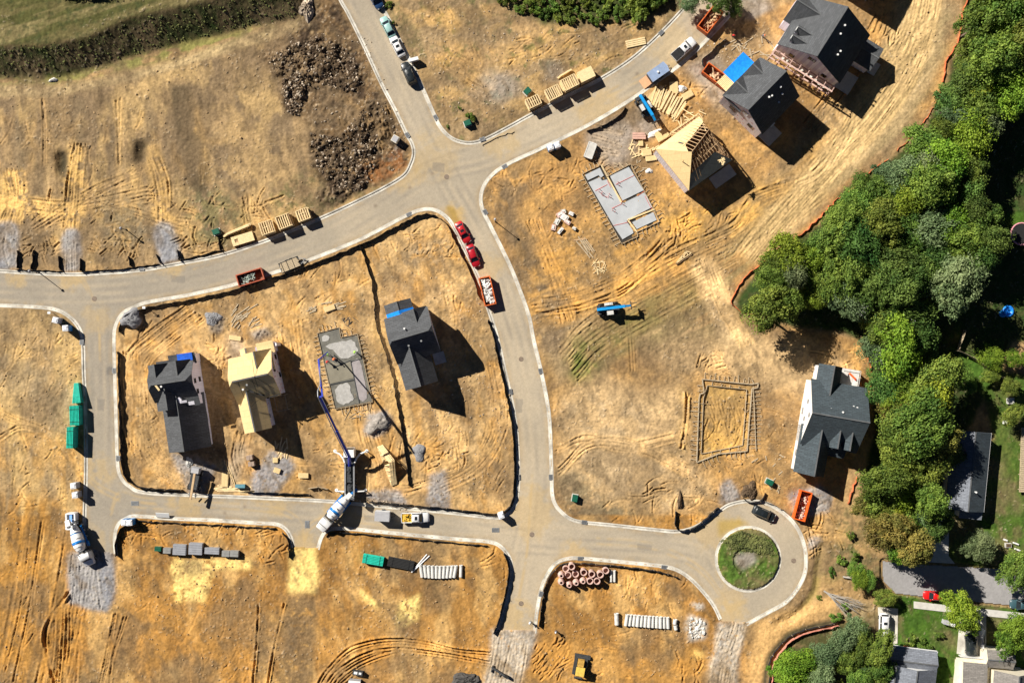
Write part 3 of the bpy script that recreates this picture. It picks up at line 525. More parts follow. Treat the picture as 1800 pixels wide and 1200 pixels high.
exf = [(0, 1, 5, 4), (1, 2, 6, 5), (2, 3, 7, 6), (3, 0, 4, 7)]
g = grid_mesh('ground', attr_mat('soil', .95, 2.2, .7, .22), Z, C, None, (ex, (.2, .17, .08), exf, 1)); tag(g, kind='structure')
# ------------------------------------------------------------------ road surface
RC = np.zeros_like(C); RC[:] = col3((.29,.258,.212)); 
dust = sst(fbm(110, 201, 4), .35, .65); lx = np.clip((PX-330)/420, 0, 1)
RC = mixc(RC, col3((.455,.38,.275))[None, None], np.clip(.3+.75*lx, 0, 1)*(.62+.38*dust))
for a, sd, st_, mk in ((12, 202, 12, (PX < 700) & (PY < 560)), ):
    pass
alongs = [catmull([(632,0),(700,130),(755,240),(800,330),(850,420),(895,540),(922,640),(938,760),(940,880),(920,1000),(905,1106)]), catmull([(-60,505),(100,512),(250,505),(420,468),(600,400),(760,300),(860,270),(1000,205),(1140,120),(1280,-20)]), catmull([(172,540),(175,700),(178,830),(200,880),(300,890),(600,908),(760,925),(900,945),(1100,955),(1220,965),(1250,1000)])]
for k, ln in enumerate(alongs):
    for off in (-24, -17, -9, -3, 5, 12, 19, 25):
        d = np.gradient(ln, axis=0); d /= np.hypot(d[:, 0], d[:, 1])[:, None]; q = ln+np.stack([-d[:, 1], d[:, 0]], 1)*off
        m = near(q, 5)*sst(fbm(50, 210+off+k*9, 3), .35, .7); dark = (off in (-17, -3, 12, 25))
        RC = mixc(RC, col3((.22,.195,.165) if dark else (.52,.42,.29))[None, None], m*.34)
for c_, r_, a_ in (((795,380),34,.8), ((1300,925),26,.7), ((1280,1010),30,.35), ((905,1090),60,.5), ((1290,1080),40,.4), ((150,960),60,.3), ((535,955),34,.5), ((760,270),70,.3), ((1180,80),80,.3), ((1010,975),40,.5), ((1285,1055),40,.4), ((300,462),40,.5), ((125,490),34,.5), ((30,488),30,.5), ((480,865),60,.45), ((330,880),50,.5), ((600,905),60,.45), ((880,250),50,.4), ((1050,190),60,.4), ((1190,140),50,.5), ((700,300),60,.4), ((860,470),40,.4), ((930,900),70,.4), ((1250,930),60,.4), ((170,830),50,.4), ((170,560),40,.3)):
    m = np.clip(1-np.hypot(PX-c_[0], PY-c_[1])/r_, 0, 1); RC = mixc(RC, col3((.52,.36,.15))[None, None], sst(m*1.8*fbm(12, 231, 3), .15, .6)*a_)
paintR = lambda m, c, a: mixc(RC, col3(c)[None, None], m*a)
RC = paintR(soft([(783,364),(797,364),(812,392),(806,398),(790,380)], 3, 1), (.36,.24,.07), .9); RC = paintR(soft([(1262,915),(1300,912),(1315,920),(1290,928),(1262,945)], 4, 2), (.42,.29,.08), .8)
RC = paintR(soft([(186,645),(200,643),(200,660),(187,658)], 3, 1), (.16,.15,.14), .8); RC = paintR(soft([(150,850),(172,845),(150,890)], 4, 2), (.2,.19,.18), .6)
for x, y in ((480,412),(660,362),(760,305),(720,330),(930,150),(1120,130),(395,901),(430,890),(1065,1000)): RC = paintR(np.clip(1-np.hypot(PX-x, PY-y)/5, 0, 1), (.16,.12,.09), .6)
RC *= (.88+.24*fbm(2.5, 221, 2))[..., None]*(.9+.2*fbm(70, 222, 3))[..., None]
for i_ in kc:
    kq = kc[i_] if i_ != 4 else np.vstack([kc[4], kc[4][:1]]); RC = paintR(near(kq, 13)*sst(fbm(14, 240+i_, 4), .42, .6), (.42,.30,.16), .6); RC = paintR(near(kq, 9)*sst(fbm(9, 260+i_, 4), .5, .62), (.17,.13,.09), .5)
for q_ in ([(195,900),(210,870),(260,880),(420,890)], [(535,960),(530,925),(500,900),(430,890)], [(535,960),(545,925),(590,912),(700,920)], [(905,1106),(912,1050),(925,980),(930,920),(935,840)], [(1290,1090),(1270,1050),(1230,1000),(1150,960),(1050,950)], [(125,480),(150,500),(172,560),(176,640)], [(292,465),(330,470),(400,450)], [(150,835),(180,860),(240,885),(300,890)], [(1240,110),(1190,110),(1120,140),(1020,190)]):
    for o_ in (-5, 5): qq = catmull([(x, y+o_) for x, y in q_]); RC = paintR(near(qq, 3.5)*sst(fbm(20, 280, 3), .3, .6), (.50,.36,.18), .5)
for (x0_, y0_, w_, h_) in ((300,484,26,14),(640,905,30,12),(905,700,14,26),(170,700,14,22),(1120,955,26,12),(760,285,22,18)): RC = paintR(soft([(x0_, y0_), (x0_+w_, y0_+2), (x0_+w_-1, y0_+h_), (x0_+1, y0_+h_-2)], .5, 0), (.19,.175,.155), .45)
rmask2 = blur((~land).astype(np.float32), 2) > .02
cell = rmask2[:-1, :-1] & rmask2[1:, 1:] & (PY[:-1, :-1] < 1112) & ~((PX[:-1, :-1] > 1420) & (PY[:-1, :-1] > 200))
rdm = attr_mat('asphalt', .9, 5.0, .25, .12)
o = grid_mesh('road', rdm, np.full(PX.shape, .0, np.float32), RC, cell); tag(o, kind='structure')
RC2 = np.zeros_like(C); RC2[:] = col3((.31,.30,.30)); RC2 *= (.85+.3*fbm(3, 223, 2))[..., None]*(.9+.2*fbm(50, 224, 3))[..., None]
cell = inpoly(street)[:-1, :-1]; o = grid_mesh('side_street', rdm, np.full(PX.shape, .03, np.float32), RC2, cell); tag(o, kind='structure')
# ------------------------------------------------------------------ kerbs and gutters
def sweep(name, pts, prof, m, closed=False):
    P = [W(x, y) for x, y in pts]; n = len(P); vs = []; fs = []; k = len(prof)
    for i, p in enumerate(P):
        a = P[(i-1) % n] if (closed or i) else P[i]; b = P[(i+1) % n] if (closed or i < n-1) else P[i]
        d = (b-a).normalized(); nr = Vector((-d.y, d.x, 0))
        for off, z in prof: vs.append(p+nr*off+Vector((0, 0, z)))
    rngi = range(n) if closed else range(n-1)
    for i in rngi:
        j = (i+1) % n
        for q in range(k-1): fs.append((i*k+q, j*k+q, j*k+q+1, i*k+q+1))
    mb = MB(); mb.v = [tuple(v) for v in vs]; mb.f = fs; return mb.build(name, m)
PR = [(-.42, -.02), (-.42, .02), (.0, .012), (.05, .14), (.2, .16), (.34, .155), (.36, .02)]
def prof(s): return PR if s > 0 else [(-a, z) for a, z in PR][::-1]
sides = {1: -1, 2: 1, 3: 1, 4: -1, 5: -1, 6: -1, 7: -1, 8: -1}
for i, s_ in sides.items():
    a, b = (0, len(kc[i]))
    o = sweep('kerb', kc[i], prof(s_), M_kerb, i == 4); tag(o, kind='structure')
o = sweep('kerb', [(1315+55*math.cos(t*PI/40), 982+55*math.sin(t*PI/40)) for t in range(80)], prof(-1), M_kerb, True); tag(o, kind='structure')
# ------------------------------------------------------------------ things and parts
def thing(name, label, cat, px, py, rz=0.0, group=None, z=None):
    o = bpy.data.objects.new(name, None); col.objects.link(o); p = W(px, py)
    o.location = (p.x, p.y, gh(px, py) if z is None else z); o.rotation_euler = (0, 0, R(rz)); o.empty_display_size = .3
    return tag(o, label, cat, group)
def solo(mb, name, m, label, cat, px, py, rz=0.0, group=None, z=None, smooth=False, kind=None):
    o = mb.build(name, m, smooth=smooth); p = W(px, py); o.location = (p.x, p.y, gh(px, py) if z is None else z); o.rotation_euler = (0, 0, R(rz))
    return tag(o, label, cat, group, kind)
# ------------------------------------------------------------------ houses
class House:
    def __init__(s, label, px, py, rz, roof=M_shingle, wall=M_wrap, z=.1, name='house', cat='house'):
        s.t = thing(name, label, cat, px, py, rz, z=z); s.wall = MB(); s.roof = MB(); s.wm, s.rm = wall, roof; s.caps = []
    def gable(s, x0, x1, y0, y1, ze, zr, ax='x', oh=.35, clip=0.0, walls=True, th=.16, zb=-.3):
        if ax == 'x': a0, a1, b0, b1 = x0, x1, y0, y1; f = lambda a, b, z: (a, b, z)
        else: a0, a1, b0, b1 = y0, y1, x0, x1; f = lambda a, b, z: (b, a, z)
        m = (b0+b1)/2; hw = (b1-b0)/2; sl = (zr-ze)/hw; c = clip*hw
        if walls:
            zt = zr-c*sl-.12; pr = [(b0, zb), (b1, zb), (b1, ze-.08)]+([(m+c, zt), (m-c, zt)] if clip else [(m, zr-.12)])+[(b0, ze-.08)]
            n = len(pr); vs = [f(a0, b, z) for b, z in pr]+[f(a1, b, z) for b, z in pr]
            s.wall.add(vs, [tuple(range(n)), tuple(range(2*n-1, n-1, -1))]+[(i, n+i, n+(i+1) % n, (i+1) % n) for i in range(n)])
        A0, A1 = a0-oh, a1+oh; eo = hw+oh
        for sg in (-1, 1):
            if clip: P = [f(A0, m+sg*eo, zr-eo*sl), f(A1, m+sg*eo, zr-eo*sl), f(A1, m+sg*c, zr-c*sl), f(A1-c, m, zr), f(A0+c, m, zr), f(A0, m+sg*c, zr-c*sl)]
            else: P = [f(A0, m+sg*eo, zr-eo*sl), f(A1, m+sg*eo, zr-eo*sl), f(A1, m, zr), f(A0, m, zr)]
            s.roof.slab(P, th)
        mbr = MB(); s.caps.append(mbr); e_ = c if clip else 0; mbr.bar(f(A0+e_, m, zr+.02), f(A1-e_, m, zr+.02), .26, .07)
        if clip:
            for A, d in ((A0, 1), (A1, -1)): s.roof.slab([f(A, m-c, zr-c*sl), f(A, m+c, zr-c*sl), f(A+d*c, m, zr)], th)
    def shed(s, x0, x1, y0, y1, z0, z1, oh=.25, axis='y', name=None, m=None, walls=True):
        """single slope roof: height z0 at the low coordinate, z1 at the high one"""
        if walls: s.wall.box((x0+x1)/2, (y0+y1)/2, (min(z0, z1)-.2)/2-.15, x1-x0, y1-y0, min(z0, z1)-.1+.3)
        X0_, X1_, Y0_, Y1_ = x0-oh, x1+oh, y0-oh, y1+oh
        P = [(X0_, Y0_, z0), (X1_, Y0_, z0 if axis == 'y' else z1), (X1_, Y1_, z1), (X0_, Y1_, z1 if axis == 'y' else z0)]
        if name: mb = MB(); mb.slab(P, .08); mb.build(name, m, s.t)
        else: s.roof.slab(P, .14)
    def window(s, x, y, z, w_, h, face, frame=M_white):
        """face: unit normal in plan, window centred at x,y,z on that wall"""
        fx, fy = face; mb = MB(); tx, ty = -fy, fx
        T = Matrix(((tx, fx, 0, x+fx*.03), (ty, fy, 0, y+fy*.03), (0, 0, 1, z), (0, 0, 0, 1)))
        for a, b, c, d in ((0, h/2, w_+.16, .1), (0, -h/2, w_+.16, .1), (-w_/2, 0, .1, h), (w_/2, 0, .1, h), (0, 0, w_, .05)): mb.box(a, 0, b, c, .1, d, T=T)
        f = mb.build('window', frame, s.t); g_ = MB(); g_.box(0, -.02, 0, w_, .06, h, T=T); g_.build('pane', M_glass, f)
    def vent(s, x, y, z, h=.5, m=M_white):
        mb = MB(); mb.tube((x, y, z-.3), (x, y, z+h), .13, 8); mb.tube((x, y, z+h), (x, y, z+h+.08), .2, 8); mb.build('roof_vent', m, s.t)
    def fin(s):
        if s.wall.v: s.wall.build('wall', s.wm, s.t)
        if s.roof.v: rf = s.roof.build('roof', s.rm, s.t); [q.build('ridge_cap', M_ridge, rf) for q in s.caps]
        return s.t
def flatbox(t, name, m, x0, x1, y0, y1, z0, z1):
    mb = MB(); mb.box((x0+x1)/2, (y0+y1)/2, (z0+z1)/2, x1-x0, y1-y0, z1-z0); return mb.build(name, m, t)
# H4 centre block
h = House('dark shingled new house with a blue tarp strip across its small back roof', 729.6, 589.7, 16.5, M_shingle, M_wrap2)
h.gable(-4.1, 4.1, -4.3, 4.3, 6.1, 9.9, 'x', clip=.18); h.gable(-4.1, 1.9, -9.7, -.8, 5.0, 8.0, 'y'); h.gable(-.5, 3.9, 1.0, 4.5, 6.0, 8.1, 'y')
h.gable(-3.7, 1.1, 4.0, 7.0, 3.0, 4.7, 'y')
mb = MB()
for sg in (-1, 1): mb.slab([(-1.3, 4.35, 4.86), (-1.3, 5.5, 4.86), (-1.3+sg*2.78, 5.5, 2.88), (-1.3+sg*2.78, 4.35, 2.88)], .05)
mb.build('roof_tarp', M_tarp, h.t); flatbox(h.t, 'porch_slab', M_conc, 2.3, 4.6, -6.9, -4.6, 0, .35)
h.vent(-.8, 1.6, 8.6, .8); h.vent(-1.0, -1.8, 8.3, .3, M_steel); h.vent(1.6, -1.6, 8.4, .3, M_steel)
for y in (-2, 1.6): h.window(4.1, y, 4.4, 1.0, 1.5, (1, 0))
h.window(4.1, 0, 1.5, 1.4, 1.4, (1, 0)); h.window(1.9, -7.6, 3.4, 1, 1.4, (1, 0)); h.fin()
# H5 left house
h = House('dark shingled house with long front wing and three windows in its right gable', 322, 668.7, 8.5, M_shingle, M_wrap2)
h.gable(-4.0, 4.0, -3.3, 3.3, 6.0, 9.2, 'x', clip=.3); h.gable(-4.3, -1.2, 0, 3.5, 6.2, 8.0, 'y'); h.gable(-.3, 3.4, 0, 3.6, 6.0, 8.2, 'y')
h.gable(-3.8, 4.1, -13.5, -3.2, 2.7, 6.7, 'y'); h.gable(-3.9, 1.2, -5.0, 0, 5.4, 8.2, 'y'); h.shed(1.3, 4.1, -5.0, -3.3, 5.2, 6.0, axis='y')
h.shed(-3.0, -.9, 3.3, 4.1, 4.6, 5.0); h.shed(-.7, 4.1, 3.3, 5.0, 3.6, 4.4); flatbox(h.t, 'roof_tarp', M_tarpd, .9, 3.9, 3.75, 5.25, 4.28, 4.48)
mb = MB(); mb.box(-2.3, -.7, 9.0, .35, 1.3, .3, rz=.5); mb.build('roof_board', M_lumber, h.t); h.vent(-1.5, -.6, 8.8, .4)
for x, y, a, b in ((.35, -3.2, .75, 1.2), (.9, -3.9, 1.2, .5), (2.4, -4.3, 1.1, .7)):  # pale slabs stand in for sunlit patches on the dark roof
    mb = MB(); mb.slab([(x, y, 6.5), (x+a, y, 6.4), (x+a, y-b, 6.2), (x, y-b, 6.3)], .12); mb.build('sunlit_patch', M_wrap2, h.t)
for y, z in ((-.4, 5.4), (-.2, 2.2), (-2.5, 4.6)): h.window(4.0, y, z, .85, 1.1, (1, 0), M_black)
h.window(4.1, -8, 1.6, 1.6, 1.2, (1, 0)); h.fin()
# H6 sheathed house
h = House('unshingled house with bare yellow sheathing roof and black safety ropes', 460, 661, 12.5, M_osb, M_wrap)
h.gable(-4.0, 4.0, -4.25, 4.25, 6.0, 9.8, 'x', clip=.2); h.gable(-4.2, .6, -10.1, -1.0, 5.2, 7.6, 'y'); h.gable(-1.0, 3.9, 1.0, 4.5, 5.9, 8.5, 'y')
h.gable(-2.3, .6, 4.0, 5.9, 3.4, 4.9, 'y', oh=.1); h.shed(1.5, 4.4, 4.3, 6.2, 4.1, 4.4)
flatbox(h.t, 'corner_post', M_wrap2, 4.7, 5.2, 5.2, 5.8, 0, 4.0)
mb = MB()
for pts in ([(1.0, 3.4, 8.7), (1.0, 0, 10.0), (.8, -2.2, 8.1)], [(1.0, 0, 10.0), (3.6, -3, 7.3)], [(-.2, -.4, 9.6), (2.6, -3.6, 6.8)], [(-2.4, -.3, 9.7), (-2.6, -3.8, 6.6)], [(.3, -.3, 9.7), (.2, -3, 7.3)], [(-1.6, -5.6, 7.6), (-.2, -4.6, 6.7), (.5, -4.4, 6.2)]): mb.path([Vector(p) for p in pts], .035, 5)
mb.build('safety_rope', M_black, h.t); h.vent(-.9, -1.2, 9.0, .5, M_steel); h.vent(-1.9, -1.9, 8.3, .9)
mb = MB(); mb.box(-1.0, -2.5, 7.6, 1.6, .35, .25, rz=-.5); mb.box(.6, -3.5, 6.9, 1.8, .3, .25, rz=-.5); mb.box(2.9, -4.4, 6.2, 2.6, .25, .2, rz=.1); mb.build('roof_jack', M_black, h.t)
for y, z in ((3.2, 1.9), (.75, 5.4), (-.5, 1.5)): h.window(4.0, y, z, .9, 1.2, (1, 0), M_black)
h.window(.6, -8.0, 3.2, .9, 1.3, (1, 0)); h.fin()
mb = MB()
for x, y in ((0, 0), (2.2, 0), (0, 3), (2.2, 3)): mb.bar((x, y, 0), (x, y, 2.6), .1)
for a, b in (((0, 0, 2.5), (2.2, 0, 2.5)), ((0, 3, 2.5), (2.2, 3, 2.5)), ((0, 0, 2.5), (0, 3, 2.5)), ((2.2, 0, 2.5), (2.2, 3, 2.5)), ((0, 0, 1.2), (2.2, 0, 1.2))): mb.bar(a, b, .1)
solo(mb, 'porch_frame', M_lumber2, 'open timber porch frame standing in the shade beside the unshingled house', 'porch frame', 492, 722, 12)
# H7 east house
h = House('large dark slate roofed house with white left wall beside the orange fence', 1453, 727, -9.8, M_shingle2, M_wrapw)
h.gable(-5.3, 5.3, -6.3, 6.1, 5.0, 9.6, 'x'); h.gable(-5.3, .2, -12.0, -3, 3.9, 7.3, 'y'); h.gable(-4.1, -.1, 4, 9.3, 4.6, 6.8, 'y')
for x in (.9, 3.3):
    h.gable(x-.95, x+.95, -6.1, -2.0, 6.2, 7.7, 'y', oh=.15); h.window(x, -6.1, 5.9, .8, .9, (0, -1))
h.shed(-.3, 3.6, -7.9, -6.3, 3.2, 4.3, walls=False)
mb = MB(); mb.box(2.25, 8.0, 2.35, 4.2, 3.2, .3)
for x in (.4, 4.1):
    for y in (6.6, 9.4): mb.box(x, y, 1.0, .3, .3, 2.4)
mb.build('deck', M_concw, h.t)
mb = MB()
for p, q in (((.3, 9.55, 3.3), (4.3, 9.55, 3.3)), ((4.3, 9.55, 3.3), (4.3, 6.5, 3.3))): mb.bar(p, q, .08)
mb.build('railing', M_concw, h.t)
for y, z, w2 in ((1.9, 4.3, 1.0), (-.7, 6.6, 1.0), (-1.6, 3.6, 1.0), (-3.6, 3.4, 1.0), (-.2, 1.6, 1.4), (-8.6, 2.0, 1.4)): h.window(-5.3, y, z, w2, 1.3, (-1, 0))
h.vent(.3, 1.0, 8.4, .7); h.vent(2.6, 2.4, 7.4, .25); h.vent(3.3, 2.3, 7.5, .25); h.vent(-1.9, 1.2, 8.2, .25); h.fin()
# H2
h = House('dark shingled new house with a bright blue tarp over its front porch roof', 1325.3, 181.4, 45.5, M_shingle, M_wrap)
h.gable(-4.9, 4.9, -5.1, 5.1, 6.5, 11.0, 'x'); h.gable(.3, 4.7, 1.5, 5.25, 6.4, 8.7, 'y', oh=.3); h.gable(-4.9, .2, 1.0, 5.25, 6.4, 9.1, 'y', oh=.3)
h.shed(-.6, 4.6, 5.1, 8.4, 2.9, 2.9, walls=False); mb = MB(); mb.slab([(-.9, 5.2, 3.06), (4.8, 5.2, 3.06), (4.8, 8.7, 2.96), (-.9, 8.7, 2.96)], .05); mb.build('roof_tarp', M_tarp, h.t)
mb = MB()
for i in range(8): mb.bar((-2.9+i*.28, 5.2, 2.9), (-2.9+i*.28, 8.2, 2.8), .12, .2)
mb.box(-1.95, 6.7, 2.6, 2.3, 3.0, .05); mb.build('porch_joist', M_lumber, h.t)
for x in (-2.9, -.6, 2, 4.6): mb = MB(); mb.box(x, 8.2, 1.3, .15, .15, 2.8); mb.build('porch_post', M_lumber, h.t)
flatbox(h.t, 'patio_slab', M_conc, -4.2, -.5, -8.3, -5.2, 0, .3); flatbox(h.t, 'back_step', M_white, -1.2, -.2, -5.9, -5.2, 0, .9)
for y, z in ((.3, 7.4), (-.5, 7.4)): h.window(-4.9, y, z, .6, 1.2, (-1, 0), M_white)
h.window(-4.9, -2.5, 3.5, 1, 1.3, (-1, 0), M_black); h.window(-4.9, 2.5, 3.5, 1, 1.3, (-1, 0), M_black)
for x, y, z, s_ in ((-.5, -1.2, 10, .5), (.2, -1.4, 9.8, .3), (2.6, -1.4, 9.7, .3), (2.2, -2.6, 8.7, .3), (.8, -3.3, 8.1, .3)): h.vent(x, y, z, s_)
h.fin()
# H1
h = House('largest dark shingled house with two small dormers and scaffolding along its side', 1431.6, 85.9, 57.8, M_shingle, M_wrap)
h.gable(-5.2, 5.3, -6.9, 6.9, 6.5, 11.8, 'x'); h.gable(-.3, 5.6, 1.5, 8.4, 6.0, 9.2, 'y')
for x in (-3.7, -1.8):
    h.gable(x-.7, x+.7, 2.2, 5.7, 8.7, 9.8, 'y', oh=.12); h.window(x, 5.7, 8.3, .8, .9, (0, 1)); mb = MB(); mb.box(x-.35, 5.86, 9.3, .75, .12, .16); mb.build('dormer_fascia', M_white, h.t)
h.gable(1.1, 5.6, -11.0, -6.8, 3.6, 4.7, 'y'); flatbox(h.t, 'patio_slab', M_conc, -4.4, -.4, -10.6, -7.0, 0, .35); flatbox(h.t, 'porch_slab', M_conc, 1.6, 4.2, -13.0, -11.4, 0, .4)
for x, y, z in ((2.6, -1.5, 10.8), (.9, -1.7, 10.5), (-1.4, -3.6, 9.2), (-2.3, -3.5, 9.3)): h.vent(x, y, z, .35)
for y in (.5, -.4): h.window(-5.2, y, 8.2, .6, 1.2, (-1, 0), M_black)
for y in (-4, 3.5): h.window(-5.2, y, 4.2, 1, 1.3, (-1, 0), M_black)
h.fin()
# scaffolding along H1
t = thing('scaffold', 'long pinkish masonry scaffold standing along the side of the largest dark house', 'scaffold', 1431.6, 85.9, 57.8)
for i in range(8):
    y = -6.9+i*1.97; mb = MB()
    for x in (-7.3, -5.75): mb.bar((x, y, -.1), (x, y, 4.9), .09)
    for z in (1.6, 3.3, 4.8): mb.bar((-7.3, y, z), (-5.75, y, z), .12)
    mb.build('scaffold_frame', M_pink, t)
mb = MB(); mb.box(-7.25, 0, 4.95, .32, 14, .08); mb.box(-5.85, 0, 3.9, .3, 14, .06); mb.box(-7.1, 0, 2.2, .3, 14, .06); mb.bar((-7.4, -6.9, 1), (-7.4, 6.9, 4), .06); mb.build('plank', M_pink, t)
for y in np.arange(-6.4, 6.6, 1.1): mb = MB(); mb.box(-6.5+random.uniform(-.4, .4), y, 3.5+random.uniform(-.1, .2), .4, .6, .2, rz=random.random()); mb.build('brick_stack', M_debris, t)
# house beyond the top edge
h = House('dark roofed house at the top edge behind the largest dark house, mostly cropped', 1500, -62, 62, M_shingle, M_wrap)
h.gable(-5.3, 5.3, -5.6, 5.6, 6.2, 10.6, 'x'); flatbox(h.t, 'porch_slab', M_conc, -2, 2, -8.6, -5.7, 0, .3); h.fin()
# H3: half sheathed hip roof, built from its four eave corners
t = thing('unfinished_house', 'half framed house with open roof trusses, yellow sheathing and dark underlay', 'house frame', 1218, 272, 0, z=.1)
o0 = W(1218, 272)
def L3(px, py, z): v = W(px, py, z); return Vector((v.x-o0.x, v.y-o0.y, z))
ze, zr = 5.7, 9.6
cW, cS, cE, cN = L3(1152, 262, ze), L3(1211, 335, ze), L3(1287.5, 281, ze), L3(1229, 205, ze); r1, r2 = L3(1216, 267, zr), L3(1246, 228, zr)
def lp(a, b, k): return a*(1-k)+b*k
mb = MB(); mb.slab([cW, cS, r1], .1); mb.slab([cW, cN, lp(cN, r2, .42), lp(lp(cW, cN, .45), r1, .62), lp(cW, r1, .9)], .1); mb.build('sheathing', M_osb, t)
mb = MB(); mb.slab([cS, cE, lp(cE, lp(r1, r2, .35), .52), lp(cS, r1, .42)], .1); mb.build('underlay_sheet', M_underlay, t)
mb = MB(); mb.slab([cN, cE, r2], .1); mb.build('end_sheathing', mat('shade_tinted_sheathing', (.62, .45, .26), .85, .15, 1), t)  # browner copy of the sheathing colour paints in this slope's shade
mb = MB(); dn = Vector((0, 0, -.14))
for i in range(17):
    k = i/16
    for a, b in ((cW, cN), (cS, cE)):
        e = lp(a, b, k); kr = min(1, max(0, (k-.28)/.44)); rr = lp(r1, r2, kr)
        top = rr if .25 < k < .75 else (lp(a, r1, k/.28) if k <= .28 else lp(b, r2, (1-k)/.28))
        mb.bar(e+dn, top+dn, .11, .16)
    kk = lp(cW, cN, k), lp(cS, cE, k); mb.bar(kk[0]+dn, kk[1]+dn, .09, .12)
mb.bar(r1+dn, r2+dn, .1, .2)
for k in (.3, .6): mb.bar(lp(lp(cW, r1, k), r1, .1)+dn, lp(cN, r2, k)+dn, .1); mb.bar(lp(cS, r1, k)+dn, lp(cE, r2, k)+dn, .1)
for k in (.2, .4, .6, .8): a = lp(lp(cW, cS, .5), lp(cN, cE, .5), k); mb.bar(Vector((a.x, a.y, ze)), Vector((a.x, a.y, zr-.4)), .1)
mb.build('roof_truss', M_darkwood, t)
mb = MB()
c4 = [cW, cS, cE, cN]; cen = sum(c4, Vector())/4; q4 = [lp(c, Vector((cen.x, cen.y, c.z)), .05) for c in c4]
for a, b in ((q4[0], q4[1]), (q4[1], q4[2])):
    m_ = (a+b)/2; d = b-a; mb.box(m_.x, m_.y, (ze-.15)/2-.2, d.length+.1, .15, ze-.1, rz=math.atan2(d.y, d.x))
mb.build('wall', M_wrap2, t); mb = MB()
for a, b in ((q4[2], q4[3]), (q4[3], q4[0])):
    m_ = (a+b)/2; d = b-a; mb.box(m_.x, m_.y, (ze-.15)/2-.2, d.length-.2, .15, ze-.1, rz=math.atan2(d.y, d.x))
mb.prism([(q.x, q.y) for q in q4], 2.9, 3.05); mb.build('stud_wall', M_deck, t)
mb = MB(); pr = [L3(1176, 237, 3.0), L3(1224, 204, 3.0), L3(1232, 215, 3.0), L3(1196, 240, 3.0)]
mb.prism([(p.x, p.y) for p in pr], 2.6, 2.9); mb.build('floor_deck', M_deck, t); mb = MB()
for a, b in zip(pr, pr[1:]+pr[:1]):
    mb.bar(a+Vector((0, 0, 2.4)), b+Vector((0, 0, 2.4)), .14, .12); n_ = 9
    for i in range(n_): p = lp(a, b, i/n_); mb.bar(p, p+Vector((0, 0, 2.4)), .09)
    mb.bar(a, b, .14, .1)
for p in pr: mb.bar(p-Vector((0, 0, 2.9)), p, .15)
mb.bar(L3(1197, 190, 2), L3(1232, 212, 5.5), .12); mb.bar(L3(1232, 208, 6), L3(1241, 232, 9), .1); mb.build('stud_frame', M_lumber, t)
mb = MB(); mb.slab([lp(cW, r1, .35)+(cN-cW)*.22+Vector((0, 0, .08)), lp(cW, r1, .35)+(cN-cW)*.25+Vector((0, 0, .08)), lp(cW, r1, .52)+(cN-cW)*.22+Vector((0, 0, .08)), lp(cW, r1, .52)+(cN-cW)*.19+Vector((0, 0, .08))], .05); mb.build('roof_opening', M_dsteel, t)
o = flatbox(t, 'porch_slab', M_conc, -1, 4, -9.2, -6.6, 0, .3); o.rotation_euler = (0, 0, R(35)); o.location = (.2, 1.2, 0)
mb = MB()
for _ in range(14): a = random.uniform(0, 3); mb.box(random.uniform(-.5, .5), random.uniform(-.5, .5), random.uniform(.0, .3), random.uniform(.5, 1.1), .14, .08, rz=a)
o = mb.build('board_offcuts', M_lumber, t); p = L3(1268, 284, 7.1); o.location = (p.x, p.y, 7.15)
# barn and old houses
h = House('long low house with one roof slope darkened as shade beside the lawn and woodland', 1688, 826, -5.5, M_bluegrey, M_cream)
h.gable(-3.5, 3.5, -7.3, 7.9, 3.6, 5.3, 'y', oh=.3)
mb = MB(); mb.box(3.93, .3, 3.35, .12, 15.8, .12); mb.build('gutter', M_white, h.t); h.shed(-.4, 3.6, -9.0, -7.3, 2.9, 3.2, walls=True); h.vent(1.2, -3.6, 5.0, .3)
mb = MB(); mb.slab([(.02, -7.58, 5.36), (3.85, -7.58, 3.5), (3.85, 8.18, 3.5), (.02, 8.18, 5.36)], .03); mb.build('shade_painted_slope', M_shingle2, h.t); h.fin()  # dark sheet paints in shade on the slope turned from the sun
h = House('grey roofed house with white trim at the bottom edge beside the woodland', 1578, 1182, -7, M_bluegrey, M_white)
h.gable(-3.2, 5.8, -6, 2.2, 4.0, 6.3, 'y'); h.gable(-6.5, 5.8, 1.5, 5.6, 3.0, 4.2, 'x'); h.gable(-4.8, -.6, -3, 2.5, 4.2, 5.6, 'y')
mb = MB(); mb.box(-.4, 6.05, 2.78, 13, .14, .14); mb.box(6.22, 3.5, 2.78, .12, 4.9, .14); mb.build('gutter', M_white, h.t)
mb = MB(); mb.box(-3.4, 5.63, 1.2, 4.2, .08, 2.3); mb.build('garage_door', M_white, h.t); mb = MB(); mb.box(.6, 5.7, 1.2, .9, .4, .9); mb.build('flower_box', M_redf, h.t); h.fin()
h = House('cream sided house with brown grey roofs at the bottom right corner', 1708, 1182, -5, M_greyroof, M_cream)
h.gable(-3.6, .9, -8, 3.0, 4.2, 5.0, 'x', oh=.15); h.gable(1.0, 6.2, 2.6, 5.8, 3.9, 4.7, 'x', oh=.15); h.gable(2.4, 9.4, -8, 2.0, 5.0, 7.5, 'y', oh=.2)
flatbox(h.t, 'lower_roof', M_cream, -4.6, 2.3, -8, 3.6, 2.6, 2.8); mb = MB(); mb.box(-1.3, 3.66, 1.2, 4.4, .08, 2.2); mb.build('garage_door', M_white, h.t)
mb = MB()
for y in (6.0, 7.0): mb.box(.9, y+1, 1.1, .14, 2.8, 2.2)
mb.build('porch_wall', M_white, h.t); h.fin()
